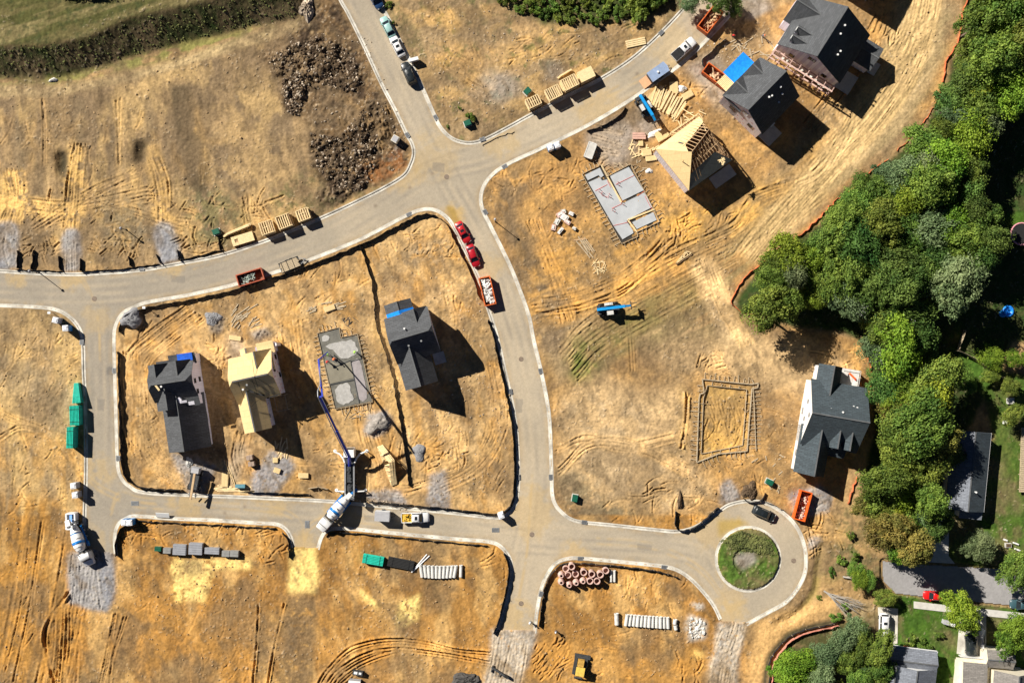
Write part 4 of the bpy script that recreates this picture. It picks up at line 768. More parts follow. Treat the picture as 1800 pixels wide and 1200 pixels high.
# ------------------------------------------------------------------ slabs, formwork
def formwork(poly, label, zf, group, stake_gap=8, m=M_lumber2, fwid=.09, out=11, skip=()):
    c = np.mean(np.array(poly), 0); t = thing('formwork', label, 'formwork', c[0], c[1], 0, z=0); o = W(*c); n = len(poly); cnt = 0
    L = lambda x, y, z=0: Vector((W(x, y).x-o.x, W(x, y).y-o.y, z)); A = sum(poly[i][0]*poly[(i+1) % n][1]-poly[(i+1) % n][0]*poly[i][1] for i in range(n))
    for i in range(n):
        a, b = poly[i], poly[(i+1) % n]; mb = MB(); mb.bar(L(*a, zf-.12), L(*b, zf-.12), fwid, .28); mb.build('form_board', m, t)
        d = np.array(b, float)-np.array(a, float); l = np.hypot(*d); d /= l; nr = np.array([d[1], -d[0]])*(1 if A > 0 else -1)
        if i in skip: continue
        for k in range(int(l/stake_gap)):
            if cnt > 98: break
            p = np.array(a)+d*(k+.5)*stake_gap; w_ = out*random.uniform(.6, 1.1); e = p+nr*w_+d*random.uniform(-2, 2); g_ = gh(*e); mb = MB()
            mb.bar(L(p[0], p[1], zf-.05), L(e[0], e[1], g_+.05), .11, .06); mb.bar(L(e[0], e[1], g_-.1), L(e[0], e[1], g_+.45), .09); mb.bar(L(p[0]+nr[0], p[1]+nr[1], 0), L(p[0]+nr[0], p[1]+nr[1], zf+.1), .08)
            mb.build('stake', m, t); cnt += 1
    return t
def poly_obj(name, poly, z0, z1, m, label=None, cat=None, parent=None, org=None, **k):
    c = np.mean(np.array(poly), 0); o = W(*(org or c)); mb = MB(); mb.prism([(W(*p).x-o.x, W(*p).y-o.y) for p in poly], z0, z1)
    ob = mb.build(name, m, parent); 
    if parent is None: ob.location = (o.x, o.y, 0); tag(ob, label, cat, k.get('group'), k.get('kind'))
    return ob
M_vap = mat('slab_sheet', (.44, .46, .48), .6, .1, .5, bump=.1); M_wet = mat('wet_concrete', (.23, .21, .16), .5, .12, .8); M_damp = mat('damp_concrete', (.145, .14, .12), .7, .3, 1.2)
M_pale = mat('pale_gravel_bed', (.4, .39, .37), .9, .2, 1.5, bump=.3); M_mauve = mat('mauve_gravel_bed', (.33, .3, .3), .9, .15, 1.5, bump=.3); M_trench = mat('trench_soil', (.05, .045, .04), .95, .2, 2); M_redline = mat('red_pipe', (.7, .15, .13), .6, .1, 3)
fa = [(1022.7,306.7),(1056.7,290),(1067,311),(1108,288.7),(1158.7,390),(1119,408),(1121,416),(1092.5,428.7)]
formwork(fa, 'timber formwork with stakes around the pale grey foundation slab near the timber stacks', .5, 'g', 7.5)
t = thing('foundation_slab', 'pale grey foundation slab with red pipe lines and dark trenches', 'foundation slab', 1090, 360, 0, z=0); og = (1090, 360)
poly_obj('trench', [(1024,308),(1056,292),(1067,313),(1107,291),(1157,389.5),(1118,406.5),(1119.5,415),(1093,426.5)], 0, .2, M_trench, parent=t, org=og)
for p in ([(1028,308),(1054,295.5),(1061,309),(1056,313),(1052,308.5),(1033,317.5)], [(1034,321),(1054,312),(1058,318),(1067,316),(1092,357),(1096,357),(1132,339),(1147,364),(1104,386),(1101,389),(1112,405),(1113,410),(1094,421),(1078,397)],
          [(1072,310),(1105,294),(1131,335),(1094,353)], [(1111,391),(1148,373),(1154,387),(1119,403)]):
    poly_obj('slab_panel', p, .2, .38, M_vap, parent=t, org=og)
mb = MB(); o_ = W(*og)
for a, b in (((1046,336),(1067,325)), ((1082,325),(1114,309)), ((1075,367),(1092,359)), ((1078,397),(1108,390)), ((1058,344),(1070,348)), ((1120,345),(1133,336)), ((1067,318),(1073,330)), ((1133,345),(1146,370))): mb.bar(W(*a)-o_+Vector((0, 0, .43)), W(*b)-o_+Vector((0, 0, .43)), .07, .05)
for a in ((1057,342),(1069,345),(1084,324),(1076,370),(1092,358),(1052,337)): p = W(*a)-o_; [mb.tube((p.x+dx, p.y+dy, .3), (p.x+dx, p.y+dy, .9), .06, 6) for dx, dy in ((0, 0), (.5, -.3), (.2, .4))]
mb.build('pipe_stub', M_redline, t)
mb = MB()
for a, b in (((1067,311),(1092,356)), ((1103,387),(1150,368)), ((1103,387),(1119,408)), ((1057,291),(1068,312))): mb.bar(W(*a)-o_+Vector((0, 0, .42)), W(*b)-o_+Vector((0, 0, .42)), .3, .12)
mb.build('form_plank', M_lumber, t)
fb = [(558,585.3),(596.7,575.3),(600,592.7),(628.7,586.7),(655.3,706),(589.3,718.7)]
formwork(fb, 'timber formwork with stakes around the freshly poured foundation slab', .5, 'g', 7.5)
t = thing('foundation_slab', 'freshly poured dark foundation slab with pale gravel patches and workers', 'foundation slab', 606, 646, 0, z=0); og = (606, 646)
poly_obj('concrete_bed', [(559,587),(596,577),(599,594.5),(628,588.5),(654,705),(590.5,717)], 0, .3, M_damp, parent=t, org=og)
def blob(poly, n=2, j=1.2):
    q = catmull(poly, True, 4); return [tuple(p+np.random.RandomState(int(p[0]*7+p[1]*13) % 9999).uniform(-j, j, 2)) for p in q]
poly_obj('poured_concrete', [(568,631),(600,641),(617,634),(622,664),(578,675)], .3, .36, M_wet, parent=t, org=og)
poly_obj('gravel_bed', blob([(573,609),(590,602),(620,598),(626,608),(631,617),(610,630),(594,625),(586,615)]), .3, .37, M_pale, parent=t, org=og)
poly_obj('gravel_bed', blob([(591,681),(612,673),(618,690),(621,703),(600,711),(592,700)]), .3, .37, M_pale, parent=t, org=og)
poly_obj('gravel_bed', blob([(619,638),(633,634),(645,690),(643,702),(633,703),(624,670)], j=.6), .3, .36, M_mauve, parent=t, org=og)
poly_obj('gravel_bed', blob([(566,592),(577,589),(579,597),(568,599)]), .3, .345, M_pale, parent=t, org=og)
mb = MB(); o_ = W(*og)
for a, b in (((617,635),(636,630)), ((617,635),(632,708)), ((579,676),(623,667)), ((586,646),(617,633))): mb.bar(W(*a)-o_+Vector((0, 0, .38)), W(*b)-o_+Vector((0, 0, .38)), .16, .08)
mb.build('screed_rail', M_dsteel, t)
# dug footing
fc = [(1233.7,666),(1320,675),(1332,673),(1331,681),(1321,683),(1316,742),(1312.5,792),(1262,797),(1224,812),(1228,700),(1230,692),(1237,690)]
formwork(fc, 'thin footing boards and stakes around the bare dug foundation pit', .5, 'g', 8.5, M_lumber2, .2, 13, skip=(2, 3))
formwork([(1243,677),(1312,684),(1305,782),(1232,797),(1236,700)], 'inner footing boards inside the bare dug foundation pit', .3, 'g', 16, M_lumber2, .1, 6)
mb = MB(); mb.bar((0, 6.5, .4), (.6, -6.5, .4), .12, .2)
for i in range(16): y = 6-i*.8; mb.bar((-.4, y, .3), (1.6, y+.1, .2), .09, .07)
solo(mb, 'form_boards', M_lumber2, 'outer row of footing boards right of the bare dug pit', 'form boards', 1323, 735, 0)
# ------------------------------------------------------------------ vehicles
def paint_mat(n, c): return mat('paint_'+n, c, .35, .1, 1.5, coat=.5, spec=.5)
def wheels(t, xs_, hw, r=.36, wd=.26):
    for x in xs_:
        for sg in (-1, 1):
            mb = MB(); mb.tube((x, sg*hw-wd/2, r), (x, sg*hw+wd/2, r), r, 16); w_ = mb.build('wheel', M_black, t)
            mb = MB(); mb.tube((x, sg*(hw+wd/2), r), (x, sg*(hw+wd/2+.02), r), r*.55, 10); mb.build('rim', M_steel, w_)
def loft(st, cap=True):
    """st: list of (x, half width, z bottom, z belt, z top, top half width)"""
    mb = MB(); k = 8; vs = []
    for x, w_, zb, zm, zt, wt in st: vs += [(x, -w_, zb), (x, w_, zb), (x, w_, zm), (x, wt+(w_-wt)*.3, zt-.03), (x, wt, zt), (x, -wt, zt), (x, -wt-(w_-wt)*.3, zt-.03), (x, -w_, zm)]
    n = len(st); fs = [(i*k+j, i*k+(j+1) % k, (i+1)*k+(j+1) % k, (i+1)*k+j) for i in range(n-1) for j in range(k)]
    fs += [tuple(range(k-1, -1, -1)), tuple(range((n-1)*k, n*k))]; return mb.add(vs, fs)
def car(px, py, rz, kind, colr, label, group=None, cname='parked_car', bedmat=None, z=None):
    pm_ = paint_mat(colr[0], colr[1]); cat = {'sedan': 'car', 'suv': 'car', 'pickup': 'pickup truck'}[kind]
    t = thing({'sedan': 'parked_car', 'suv': 'parked_suv', 'pickup': 'pickup_truck'}[kind], label, cat, px, py, rz, group, z=0.02 if z is None else z)
    if kind == 'sedan': Lh, hw, bz, rz_ = 2.35, .9, .92, 1.42; cab = (-1.75, -1.15, .45, 1.25)
    elif kind == 'suv': Lh, hw, bz, rz_ = 2.4, .96, 1.08, 1.75; cab = (-2.2, -1.85, .55, 1.25)
    else: Lh, hw, bz, rz_ = 2.85, 1.0, 1.12, 1.88; cab = (-.75, -.55, .75, 1.4)
    H = bz
    if kind == 'pickup':
        mb = loft([(-.7, hw, .45, H-.15, H, hw-.1), (1.3, hw, .45, H-.15, H, hw-.1), (2.4, hw-.03, .45, H-.2, H-.06, hw-.25), (2.8, hw-.2, .5, H-.4, H-.25, hw-.4)])
        mb.build('body', pm_, t, True); bd = MB(); bd.box(-1.77, 0, .62, 2.15, 1.9, .14); bd.box(-1.77, .93, .9, 2.15, .14, .5); bd.box(-1.77, -.93, .9, 2.15, .14, .5); bd.box(-2.8, 0, .9, .1, 2.0, .5); bd.build('cargo_bed', pm_, t)
        bd = MB(); fl = bedmat is M_fabric; bd.box(-1.77, 0, 1.16 if fl else (.86 if bedmat else .715), 2.1, 1.86 if fl else 1.7, .06 if (fl or not bedmat) else .25)
        if bedmat and not fl: [bd.box(random.uniform(-2.5, -1), random.uniform(-.6, .6), 1.05, .4, .3, .25, rz=random.random()*3) for _ in range(14)]
        bd.build('bed_cover', bedmat or M_dsteel, t)
    else:
        mb = loft([(-Lh, hw-.22, .45, H-.35, H-.2, hw-.4), (-Lh+.3, hw-.04, .35, H-.15, H-.02, hw-.22), (-1.2, hw, .3, H-.1, H, hw-.14), (.6, hw, .3, H-.1, H, hw-.14), (1.5, hw-.02, .3, H-.18, H-.06, hw-.22), (2.1, hw-.1, .35, H-.28, H-.16, hw-.3), (Lh, hw-.3, .45, H-.45, H-.3, hw-.5)])
        mb.build('body', pm_, t, True)
    x0, x1, x2, x3 = cab; g_ = MB(); w0, w1 = hw-.08, hw-.28
    vs = [(x0, -w0, H-.02), (x3, -w0, H-.04), (x3, w0, H-.04), (x0, w0, H-.02), (x1, -w1, rz_-.05), (x2, -w1, rz_-.05), (x2, w1, rz_-.05), (x1, w1, rz_-.05)]
    g_.add(vs, [(0, 1, 5, 4), (1, 2, 6, 5), (2, 3, 7, 6), (3, 0, 4, 7), (4, 5, 6, 7), (3, 2, 1, 0)]); g_.build('cabin_glass', M_glass, t)
    r_ = loft([(x1-.12, w1-.12, rz_-.08, rz_-.04, rz_-.02, w1-.2), (x1+.15, w1+.04, rz_-.1, rz_-.05, rz_+.02, w1-.1), (x2-.15, w1+.04, rz_-.1, rz_-.05, rz_+.02, w1-.1), (x2+.08, w1-.1, rz_-.08, rz_-.04, rz_-.02, w1-.2)]); rf = r_.build('roof', pm_, t, True)
    if kind == 'suv' or colr[0] in ('white', 'red', 'pickup_white'):
        sr = MB(); sr.box((x1+x2)/2+.1, 0, rz_+.025, .55, .75, .02); sr.build('sunroof', M_glass, rf)
    for sg in (-1, 1):
        mb = MB(); mb.bar((x3, sg*w0, H-.02), (x2, sg*w1, rz_-.03), .08); mb.bar((x0, sg*w0, H-.02), (x1, sg*w1, rz_-.03), .1); mb.bar(((x0+x3)/2, sg*w0, H), ((x1+x2)/2, sg*w1, rz_-.04), .07); mb.build('pillar', pm_, t)
        mb = MB(); mb.box(x3-.25, sg*(hw+.1), H, .16, .2, .14); mb.build('mirror', pm_, t)
        mb = MB(); mb.box(Lh-.14 if kind != 'pickup' else 2.66, sg*(hw-.42), H-.33, .16, .34, .14); mb.build('headlight', M_plastic, t)
    wheels(t, (-1.45, 1.45) if kind != 'pickup' else (-1.8, 1.8), hw-.12)
    return t
WHITE = ('white', (.8, .8, .8)); 
car(660, -1, -58, 'suv', ('navy', (.02, .06, .16)), 'dark blue suv cut off by the top edge of the left road', 'cars parked along the kerb')
car(682.5, 50, 117, 'sedan', ('teal', (.3, .5, .48)), 'pale teal car parked in front of the white sedan', 'cars parked along the kerb')
car(699, 83, 117, 'sedan', WHITE, 'white sedan parked between the teal car and a black car', 'cars parked along the kerb')
car(719, 131, 113, 'suv', ('black', (.015, .02, .022)), 'black car parked beside the long white box at the kerb', 'cars parked along the kerb')
car(814, 409, -62, 'sedan', ('red', (.5, .015, .02)), 'red car nearer the muddy puddle, first of the two red cars', 'red cars at the kerb')
car(832, 450, -70, 'sedan', ('darkred', (.42, .01, .02)), 'dark red car behind the red car, nearer the dumpster', 'red cars at the kerb')
car(1201, 88, 42, 'pickup', ('pickup_white', (.8, .8, .8)), 'white pickup with a black bed cover on the upper right street', bedmat=M_fabric)
car(731, 908, 1, 'pickup', ('pickup_white', (.8, .8, .8)), 'white pickup carrying yellow tools behind the grey trailer', bedmat=mat('yellow_tools', (.7, .4, .05), .7, .6, 3))
car(1341, 901, -24, 'suv', ('black', (.015, .02, .022)), 'black car parked in the turning circle')
car(1641, 1045, 177, 'sedan', ('brightred', (.65, .01, .01)), 'bright red car parked on the old side street', z=.04)
car(1793, 1060, 178, 'suv', ('slate', (.04, .09, .11)), 'dark slate car at the right edge of the old side street', z=.04)
car(1551, 1096, -92, 'suv', WHITE, 'white suv in the driveway under bare branches', z=.14)
car(1703, 1130, 93, 'suv', ('black', (.015, .02, .022)), 'black suv in the driveway of the cream house', z=.14)
# ------------------------------------------------------------------ dumpsters
def heap(t_px, t_py, rz, L_, w_, z, label, mats, n=40, seed=1):
    """loose waste lying in a dumpster"""
    rr = random.Random(seed); mb = MB()
    for _ in range(n):
        x, y = rr.uniform(-L_/2+.3, L_/2-.3), rr.uniform(-w_/2+.25, w_/2-.25); q = rr.random()
        T = Matrix.Translation((x, y, rr.uniform(-.1, .45))) @ Matrix.Rotation(rr.uniform(-.4, .4), 4, 'X') @ Matrix.Rotation(rr.uniform(-.4, .4), 4, 'Y') @ Matrix.Rotation(rr.uniform(0, 3), 4, 'Z')
        if q < .6: mb.box(0, 0, 0, rr.uniform(.5, 1.5), rr.uniform(.08, .3), .07, T=T)
        else: mb.box(0, 0, 0, rr.uniform(.3, .8), rr.uniform(.3, .7), rr.uniform(.05, .3), taper=.7, T=T)
    return solo(mb, 'waste_heap', mats, label, 'waste heap', t_px, t_py, rz, z=z, kind='stuff')
def dumpster(px, py, rz, L_, w_, h_, label, m=M_dumpster, inm=M_dumpin, z=None):
    t = thing('dumpster', label, 'dumpster', px, py, rz, 'roll off dumpsters', z=z)
    mb = MB()
    for sg in (-1, 1):
        mb.box(0, sg*w_/2, h_/2+.15, L_, .07, h_)
        for i in range(9): mb.box(-L_/2+.2+i*(L_-.4)/8, sg*(w_/2+.09), h_/2+.15, .1, .11, h_-.06)
    mb.box(-L_/2, 0, h_/2+.15, .07, w_, h_); mb.box(L_/2, 0, h_/2+.15, .07, w_, h_); mb.build('side_wall', m, t)
    mb = MB(); mb.box(0, 0, .25, L_-.1, w_-.1, .12); mb.build('floor', inm, t)
    mb = MB()
    for sg in (-1, 1): mb.box(0, sg*w_/2, h_+.19, L_+.2, .2, .13)
    mb.box(-L_/2, 0, h_+.19, .2, w_-.21, .13); mb.box(L_/2, 0, h_+.19, .2, w_-.21, .13); mb.build('top_rim', m, t)
    mb = MB(); mb.box(L_/2-.03-.04, 0, h_*.5+.2, .03, w_-.2, h_-.1); mb.build('end_door', inm, t)
    mb = MB(); [mb.tube((x, y-.1, .1), (x, y+.1, .1), .12, 8) for x in (-L_/2+.5, L_/2-.5) for y in (-w_/2+.3, w_/2-.3)]; mb.build('roller', M_dsteel, t)
    return t
M_foam = mat('packing_waste', (.75, .73, .7), .8, .25, 2); M_brownw = mat('wood_waste', (.62, .42, .24), .85, .35, 2)
dumpster(1246, 39, 52, 5.2, 2.4, 1.7, 'orange dumpster full of boards beside the leafy tree shadow on the upper street'); heap(1249, 37, 52, 4.6, 2.1, .9, 'boards and paper in the dumpster on the upper street', M_brownw, 34, 3)
dumpster(1256, 136, -37, 5.3, 2.2, 1.5, 'orange dumpster standing in front of the house with the bright blue tarp'); heap(1259, 138, -37, 3.6, 1.9, .7, 'tan boards in the dumpster by the blue tarp house', mat('tan_waste', (.7, .48, .3), .8, .2, 1.5), 26, 4)
dumpster(443, 488, 17, 5.2, 2.3, 1.5, 'rust red dumpster with mixed scrap on the left street', mat('red_steel', (.42, .1, .05), .6, .25, 1.5)); heap(438, 490, 17, 3.6, 2.0, .8, 'green and blue scrap in the rust red dumpster', mat('green_scrap', (.12, .2, .17), .7, .7, 2, c2=(.3, .34, .3)), 36, 5)
dumpster(857, 512, -77, 5.6, 2.2, 1.5, 'orange rimmed dumpster full of white waste behind the red cars'); heap(857, 512, -77, 5.2, 1.9, 1.2, 'white packaging waste in the dumpster behind the red cars', M_foam, 70, 6)
dumpster(1407, 886, 75, 5.8, 2.2, 1.5, 'bright orange dumpster beside the turning circle', mat('bright_orange', (.8, .13, .02), .5, .15, 1.5)); heap(1408, 888, 75, 5.0, 1.6, .7, 'dark and pink scrap in the bright orange dumpster', mat('pink_scrap', (.3, .2, .18), .8, .7, 1.5, c2=(.75, .5, .42)), 40, 7)
# covered trailer on the upper street
t = thing('covered_trailer', 'trailer with a blue grey roof and orange ramp at the upper street kerb', 'trailer', 1152, 133, 35, z=.03)
mb = MB(); mb.box(.3, 0, 1.35, 3.9, 2.0, 1.7); mb.build('body', M_dsteel, t); mb = MB(); mb.slab([(-1.75, -1.1, 2.35), (2.3, -1.1, 2.35), (2.5, 0, 2.45), (2.3, 1.1, 2.35), (-1.75, 1.1, 2.35)], .14); mb.build('roof', mat('blue_grey_roof', (.26, .34, .5), .5, .15, 1.5), t); mb = MB(); mb.tube((.2, 0, 2.45), (.2, 0, 2.62), .22, 10); mb.build('roof_vent', M_white, t)
mb = MB(); mb.slab([(-1.75, -1.0, .9), (-1.75, 1.0, .9), (-3.4, 1.0, .12), (-3.4, -1.0, .12)], .08); mb.build('ramp', mat('ply_ramp', (.65, .36, .2), .8, .1, 2), t); wheels(t, (.0, .9), 1.05, .35); mb = MB(); mb.bar((2.2, .6, .5), (3.4, 0, .5), .1); mb.bar((2.2, -.6, .5), (3.4, 0, .5), .1); mb.build('tow_bar', M_dsteel, t)
# cargo trailer
t = thing('cargo_trailer', 'grey enclosed cargo trailer parked behind the white pickup', 'trailer', 674, 904, -3, z=.03)
mb = MB(); mb.box(0, 0, 1.35, 2.9, 1.9, 1.9); mb.build('body', M_plastic, t); mb = MB(); mb.box(0, 0, 2.33, 2.95, 1.95, .06)
for i in range(7): mb.box(0, -.78+i*.26, 2.375, 2.8, .04, .03)
mb.build('roof', M_tent, t); wheels(t, (0,), 1.0, .34); mb = MB(); mb.bar((1.4, .5, .5), (2.5, 0, .5), .1); mb.bar((1.4, -.5, .5), (2.5, 0, .5), .1); mb.build('tow_bar', M_dsteel, t)
# lumber trailer
t = thing('flatbed_trailer', 'small flatbed trailer at the kerb beside the rust red dumpster', 'trailer', 511, 466, 22, z=.03)
mb = MB(); mb.box(0, 0, .7, 4.2, 2.1, .14); mb.box(0, 1.05, .8, 4.2, .08, .2); mb.box(0, -1.05, .8, 4.2, .08, .2); mb.build('bed', M_dsteel, t); wheels(t, (-.4, .5), 1.1, .35)
mb = MB(); mb.bar((2.0, .7, .6), (3.4, 0, .6), .12); mb.bar((2.0, -.7, .6), (3.4, 0, .6), .12); mb.tube((3.0, 0, .1), (3.0, 0, 1.2), .08, 8); mb.build('tow_bar', M_steel, t)
for i in range(6):
    mb = MB(); mb.box(0, 0, .12, 4.0-i % 3*.2, .28, .24); p = W(511, 466); a = R(22); y = -.8+i*.31
    o = solo(mb, 'board_bundle', M_lumber2, 'pale board bundle lying on the flatbed trailer', 'boards', 511, 466, 22, 'board bundles on the flatbed trailer', z=.82); o.location = (p.x-math.sin(a)*y, p.y+math.cos(a)*y, .82)
mb = MB(); [mb.box(x, 0, 1.1, .06, 2.3, .04) for x in (-1.5, -.4, .8)]; mb.build('strap', M_black, t)
# ------------------------------------------------------------------ concrete mixers
def mixer(px, py, rz, label):
    t = thing('mixer_truck', label, 'concrete mixer', px, py, rz, 'concrete mixer trucks', z=.03)
    mb = MB(); mb.box(-.3, .45, .95, 8.2, .2, .3); mb.box(-.3, -.45, .95, 8.2, .2, .3); mb.box(1.9, 0, 1.3, .5, 2.3, .7); mb.build('chassis', M_dsteel, t)
    mb = loft([(2.4, 1.15, .7, 2.0, 2.75, 1.0), (3.6, 1.15, .7, 2.0, 2.8, 1.0), (4.0, 1.12, .7, 1.7, 1.8, 1.0), (4.9, 1.0, .7, 1.5, 1.65, .85), (5.1, .9, .8, 1.3, 1.4, .7)]); mb.build('cab', M_white, t, True)
    mb = MB(); mb.slab([(3.62, -.95, 2.7), (3.62, .95, 2.7), (4.05, .95, 1.86), (4.05, -.95, 1.86)], .04); mb.build('windscreen', M_glass, t)
    for sg in (-1, 1): mb = MB(); mb.tube((2.2, sg*1.0, 1.2), (2.2, sg*1.0, 3.3), .1, 8); mb.build('exhaust', M_steel, t)
    ax = Matrix.Translation((-.9, 0, 2.35)) @ Matrix.Rotation(R(-12), 4, 'Y') @ Matrix.Rotation(R(90), 4, 'Y')
    pts = [(0.0, 2.7), (.7, 2.65), (1.05, 2.0), (1.22, 1.2), (1.22, .3), (1.05, -1.0), (.72, -2.3), (.6, -2.7), (.45, -2.7)]
    def seg(z0, z1, e):
        out = []; P = pts
        for (r0, a0), (r1, a1) in zip(P[:-1], P[1:]):
            for k in range(7):
                f = k/6; a = a0+(a1-a0)*f; r = r0+(r1-r0)*f
                if z0 >= a >= z1: out.append((r+e, a))
        return out
    T = ax
    mb = MB(); mb.lathe(seg(2.71, -2.71, 0), 24, T=T); d = mb.build('drum', M_white, t, True)
    for z0, z1 in ((1.35, .75), (-.65, -1.2)): mb = MB(); mb.lathe(seg(z0, z1, .02), 24, T=T); mb.build('blue_band', M_bluem, d, True)
    mb = MB(); mb.bar((-4.2, .0, 3.2), (-4.4, 0, 3.9), .9, 1.2); mb.bar((-3.6, .7, 1.1), (-4.0, .6, 3.2), .14); mb.bar((-3.6, -.7, 1.1), (-4.0, -.6, 3.2), .14); mb.build('hopper', M_white, t)
    mb = MB(); mb.bar((-4.4, 0, 2.3), (-6.0, .3, 1.4), .5, .12); mb.build('chute', M_bluem, t)
    mb = MB()
    for sg in (-1, 1): mb.box(-1.3, sg*1.12, 1.2, 3.6, .35, .12); mb.box(.9, sg*1.1, 1.1, 1.0, .4, .6)
    mb.build('fender', M_bluem, t); mb = MB(); mb.tube((1.3, -.7, 1.75), (1.3, .7, 1.75), .32, 12); mb.build('water_tank', M_steel, t); wheels(t, (4.2, -.6, -1.9, -3.1), 1.05, .5, .32)
    return t
mixer(593, 895, 229, 'blue striped mixer truck pouring into the pump truck'); mixer(147, 949, -68, 'blue striped mixer truck waiting by the gravel entrance')
# concrete pump truck
t = thing('pump_truck', 'grey concrete pump truck with spread outriggers and a long blue boom', 'concrete pump', 617, 832, 90, z=.15)
mb = MB(); mb.box(-.4, 0, 1.2, 9.2, 2.1, .5); mb.build('chassis', M_dsteel, t)
mb = MB(); mb.box(-1.0, .88, 1.75, 6.6, .3, .5); mb.box(-1.0, -.88, 1.75, 6.6, .3, .5); mb.box(-4.0, 0, 1.7, .3, 2.0, .4); mb.box(-.3, .75, 2.05, 3, .14, .2); mb.build('deck', M_steel, t)
mb = MB(); mb.box(-.5, .1, 1.7, 2.0, .7, .7); mb.box(-2.6, 0, 1.75, 1.1, .9, .8); mb.box(1.2, .1, 1.8, .9, .8, .7)
for i in range(8): mb.box(-3.2+i*.62, random.uniform(-.3, .3), 2.15, .35, .35, .25)
mb.build('pump_unit', M_dsteel, t); mb = loft([(3.6, 1.1, .7, 2.2, 2.9, 1.05), (5.1, 1.1, .7, 2.0, 2.9, 1.0), (5.4, 1.0, .8, 1.5, 1.8, .9)]); mb.build('cab', M_white, t)
mb = MB(); mb.slab([(5.13, -.95, 2.85), (5.13, .95, 2.85), (5.42, .9, 1.9), (5.42, -.9, 1.9)], .05); mb.build('windscreen', M_glass, t)
mb = MB(); mb.box(-4.6, 0, 1.2, .9, 1.5, .8, taper=1.2); mb.build('hopper', M_steel, t)
for sg in (-1, 1):
    mb = MB(); mb.path([Vector(p) for p in ((2.4, sg*1.0, 1.5), (3.2, sg*1.3, 1.5), (4.1, sg*2.0, 1.5), (4.6, sg*3.2, 1.4))], .17, 8); mb.tube((4.6, sg*3.2, 1.4), (4.6, sg*3.2, 0), .1, 8); mb.tube((4.6, sg*3.2, 0), (4.6, sg*3.2, .1), .35, 10); mb.build('outrigger', M_white, t)
    mb = MB(); mb.bar((-3.4, sg*1.0, 1.4), (-3.3, sg*2.9, 1.3), .22); mb.tube((-3.3, sg*2.9, 1.3), (-3.3, sg*2.9, 0), .1, 8); mb.tube((-3.3, sg*2.9, 0), (-3.3, sg*2.9, .1), .35, 10); mb.build('outrigger', M_white, t)
wheels(t, (4.5, -1.2, -2.4), 1.0, .5, .32)
# boom, in world metres relative to the truck
tl = Matrix.Rotation(-R(90), 3, 'Z'); base = Vector(t.location)
def BL(px, py, z): v = W(px, py, z)-Vector((base.x, base.y, 0)); q = tl @ Vector((v.x, v.y, 0)); return Vector((q.x, q.y, z-base.z))
bp = [BL(614, 802, 4.2), BL(563, 697, 15.0), BL(567, 698, 15.4), BL(564, 676, 14.0), BL(560, 632, 8.5), BL(576, 619, 3.0)]
mb = MB(); mb.tube((1.8, 0, 1.6), tuple(bp[0]), .35, 10); mb.bar(bp[0], lp(bp[0], bp[1], .45), .5, .6); mb.bar(lp(bp[0], bp[1], .45), bp[1], .36, .45); mb.bar(bp[2], bp[4], .3, .35); mb.bar(bp[4], bp[5], .22); mb.build('boom', M_boom, t)
mb = MB(); off = Vector((0, .55, 0)); k2 = BL(558.5, 687, 14.8); mb.path([bp[0]+off, lp(bp[0], bp[1], .5)+off, bp[1]+off*.8, k2, bp[3]+off*.3, lp(bp[3], bp[4], .6)-off*.25, bp[4]+Vector((-.3, -.2, 0)), bp[5]+Vector((-.3, -.2, .2)), bp[5]+Vector((0, 0, -1.9))], .11, 8); mb.build('delivery_pipe', M_steel, t)
# ------------------------------------------------------------------ telehandlers, dozer
def telehandler(px, py, rz, label, bl=5.5, up=2.6, z=None, yo=0):
    t = thing('telehandler', label, 'telehandler', px, py, rz, 'blue telehandlers', z=z)
    mb = MB(); mb.box(0, 0, 1.0, 4.2, 1.3, .7); mb.box(-2.0, 0, 1.1, .7, 1.9, .9); mb.build('chassis', M_dsteel, t)
    mb = MB(); mb.box(.1, .95, 1.3, 1.7, .6, .8, taper=.85)
    for i in range(3): mb.box(.2+i*.3, .95, 1.74, .12, .5, .05)
    mb.build('engine_cover', M_concw, t); mb = MB(); mb.box(.1, -.85, 1.7, 1.5, .85, 1.4, taper=.85); cb_ = mb.build('cab', M_glass, t); mb = MB(); mb.box(.1, -.85, 2.45, 1.3, .8, .08); mb.build('cab_roof', M_concw, cb_)
    mb = MB(); mb.bar((-2.4, .1, 1.9), (bl-2.0, .1, up), .55, .6); mb.build('boom', M_blue, t); b2 = MB(); b2.bar((bl-2.0, .1, up), (bl-1.0, .1, up-.3), .4, .45); b2.build('boom_tip', M_blue, t)
    mb = MB(); mb.box(bl-.8, .1, up-.6, .12, 1.6, 1.0); mb.bar((bl-.7, .5, up-1), (bl+.5, .5, up-1.05), .14, .06); mb.bar((bl-.7, -.3, up-1), (bl+.5, -.3, up-1.05), .14, .06); mb.build('fork_carriage', M_dsteel, t)
    wheels(t, (-1.4, 1.4), 1.05, .62, .42); return t
telehandler(1069, 543, 7, 'blue telehandler standing on the open rutted field', 5.2, 2.9); telehandler(1132, 190, -60, 'bright blue telehandler next to the fanned timber pile', 4.6, 2.7)
t = thing('bulldozer', 'bulldozer with a pale yellow cab roof at the bottom edge', 'bulldozer', 1019, 1170, 80)
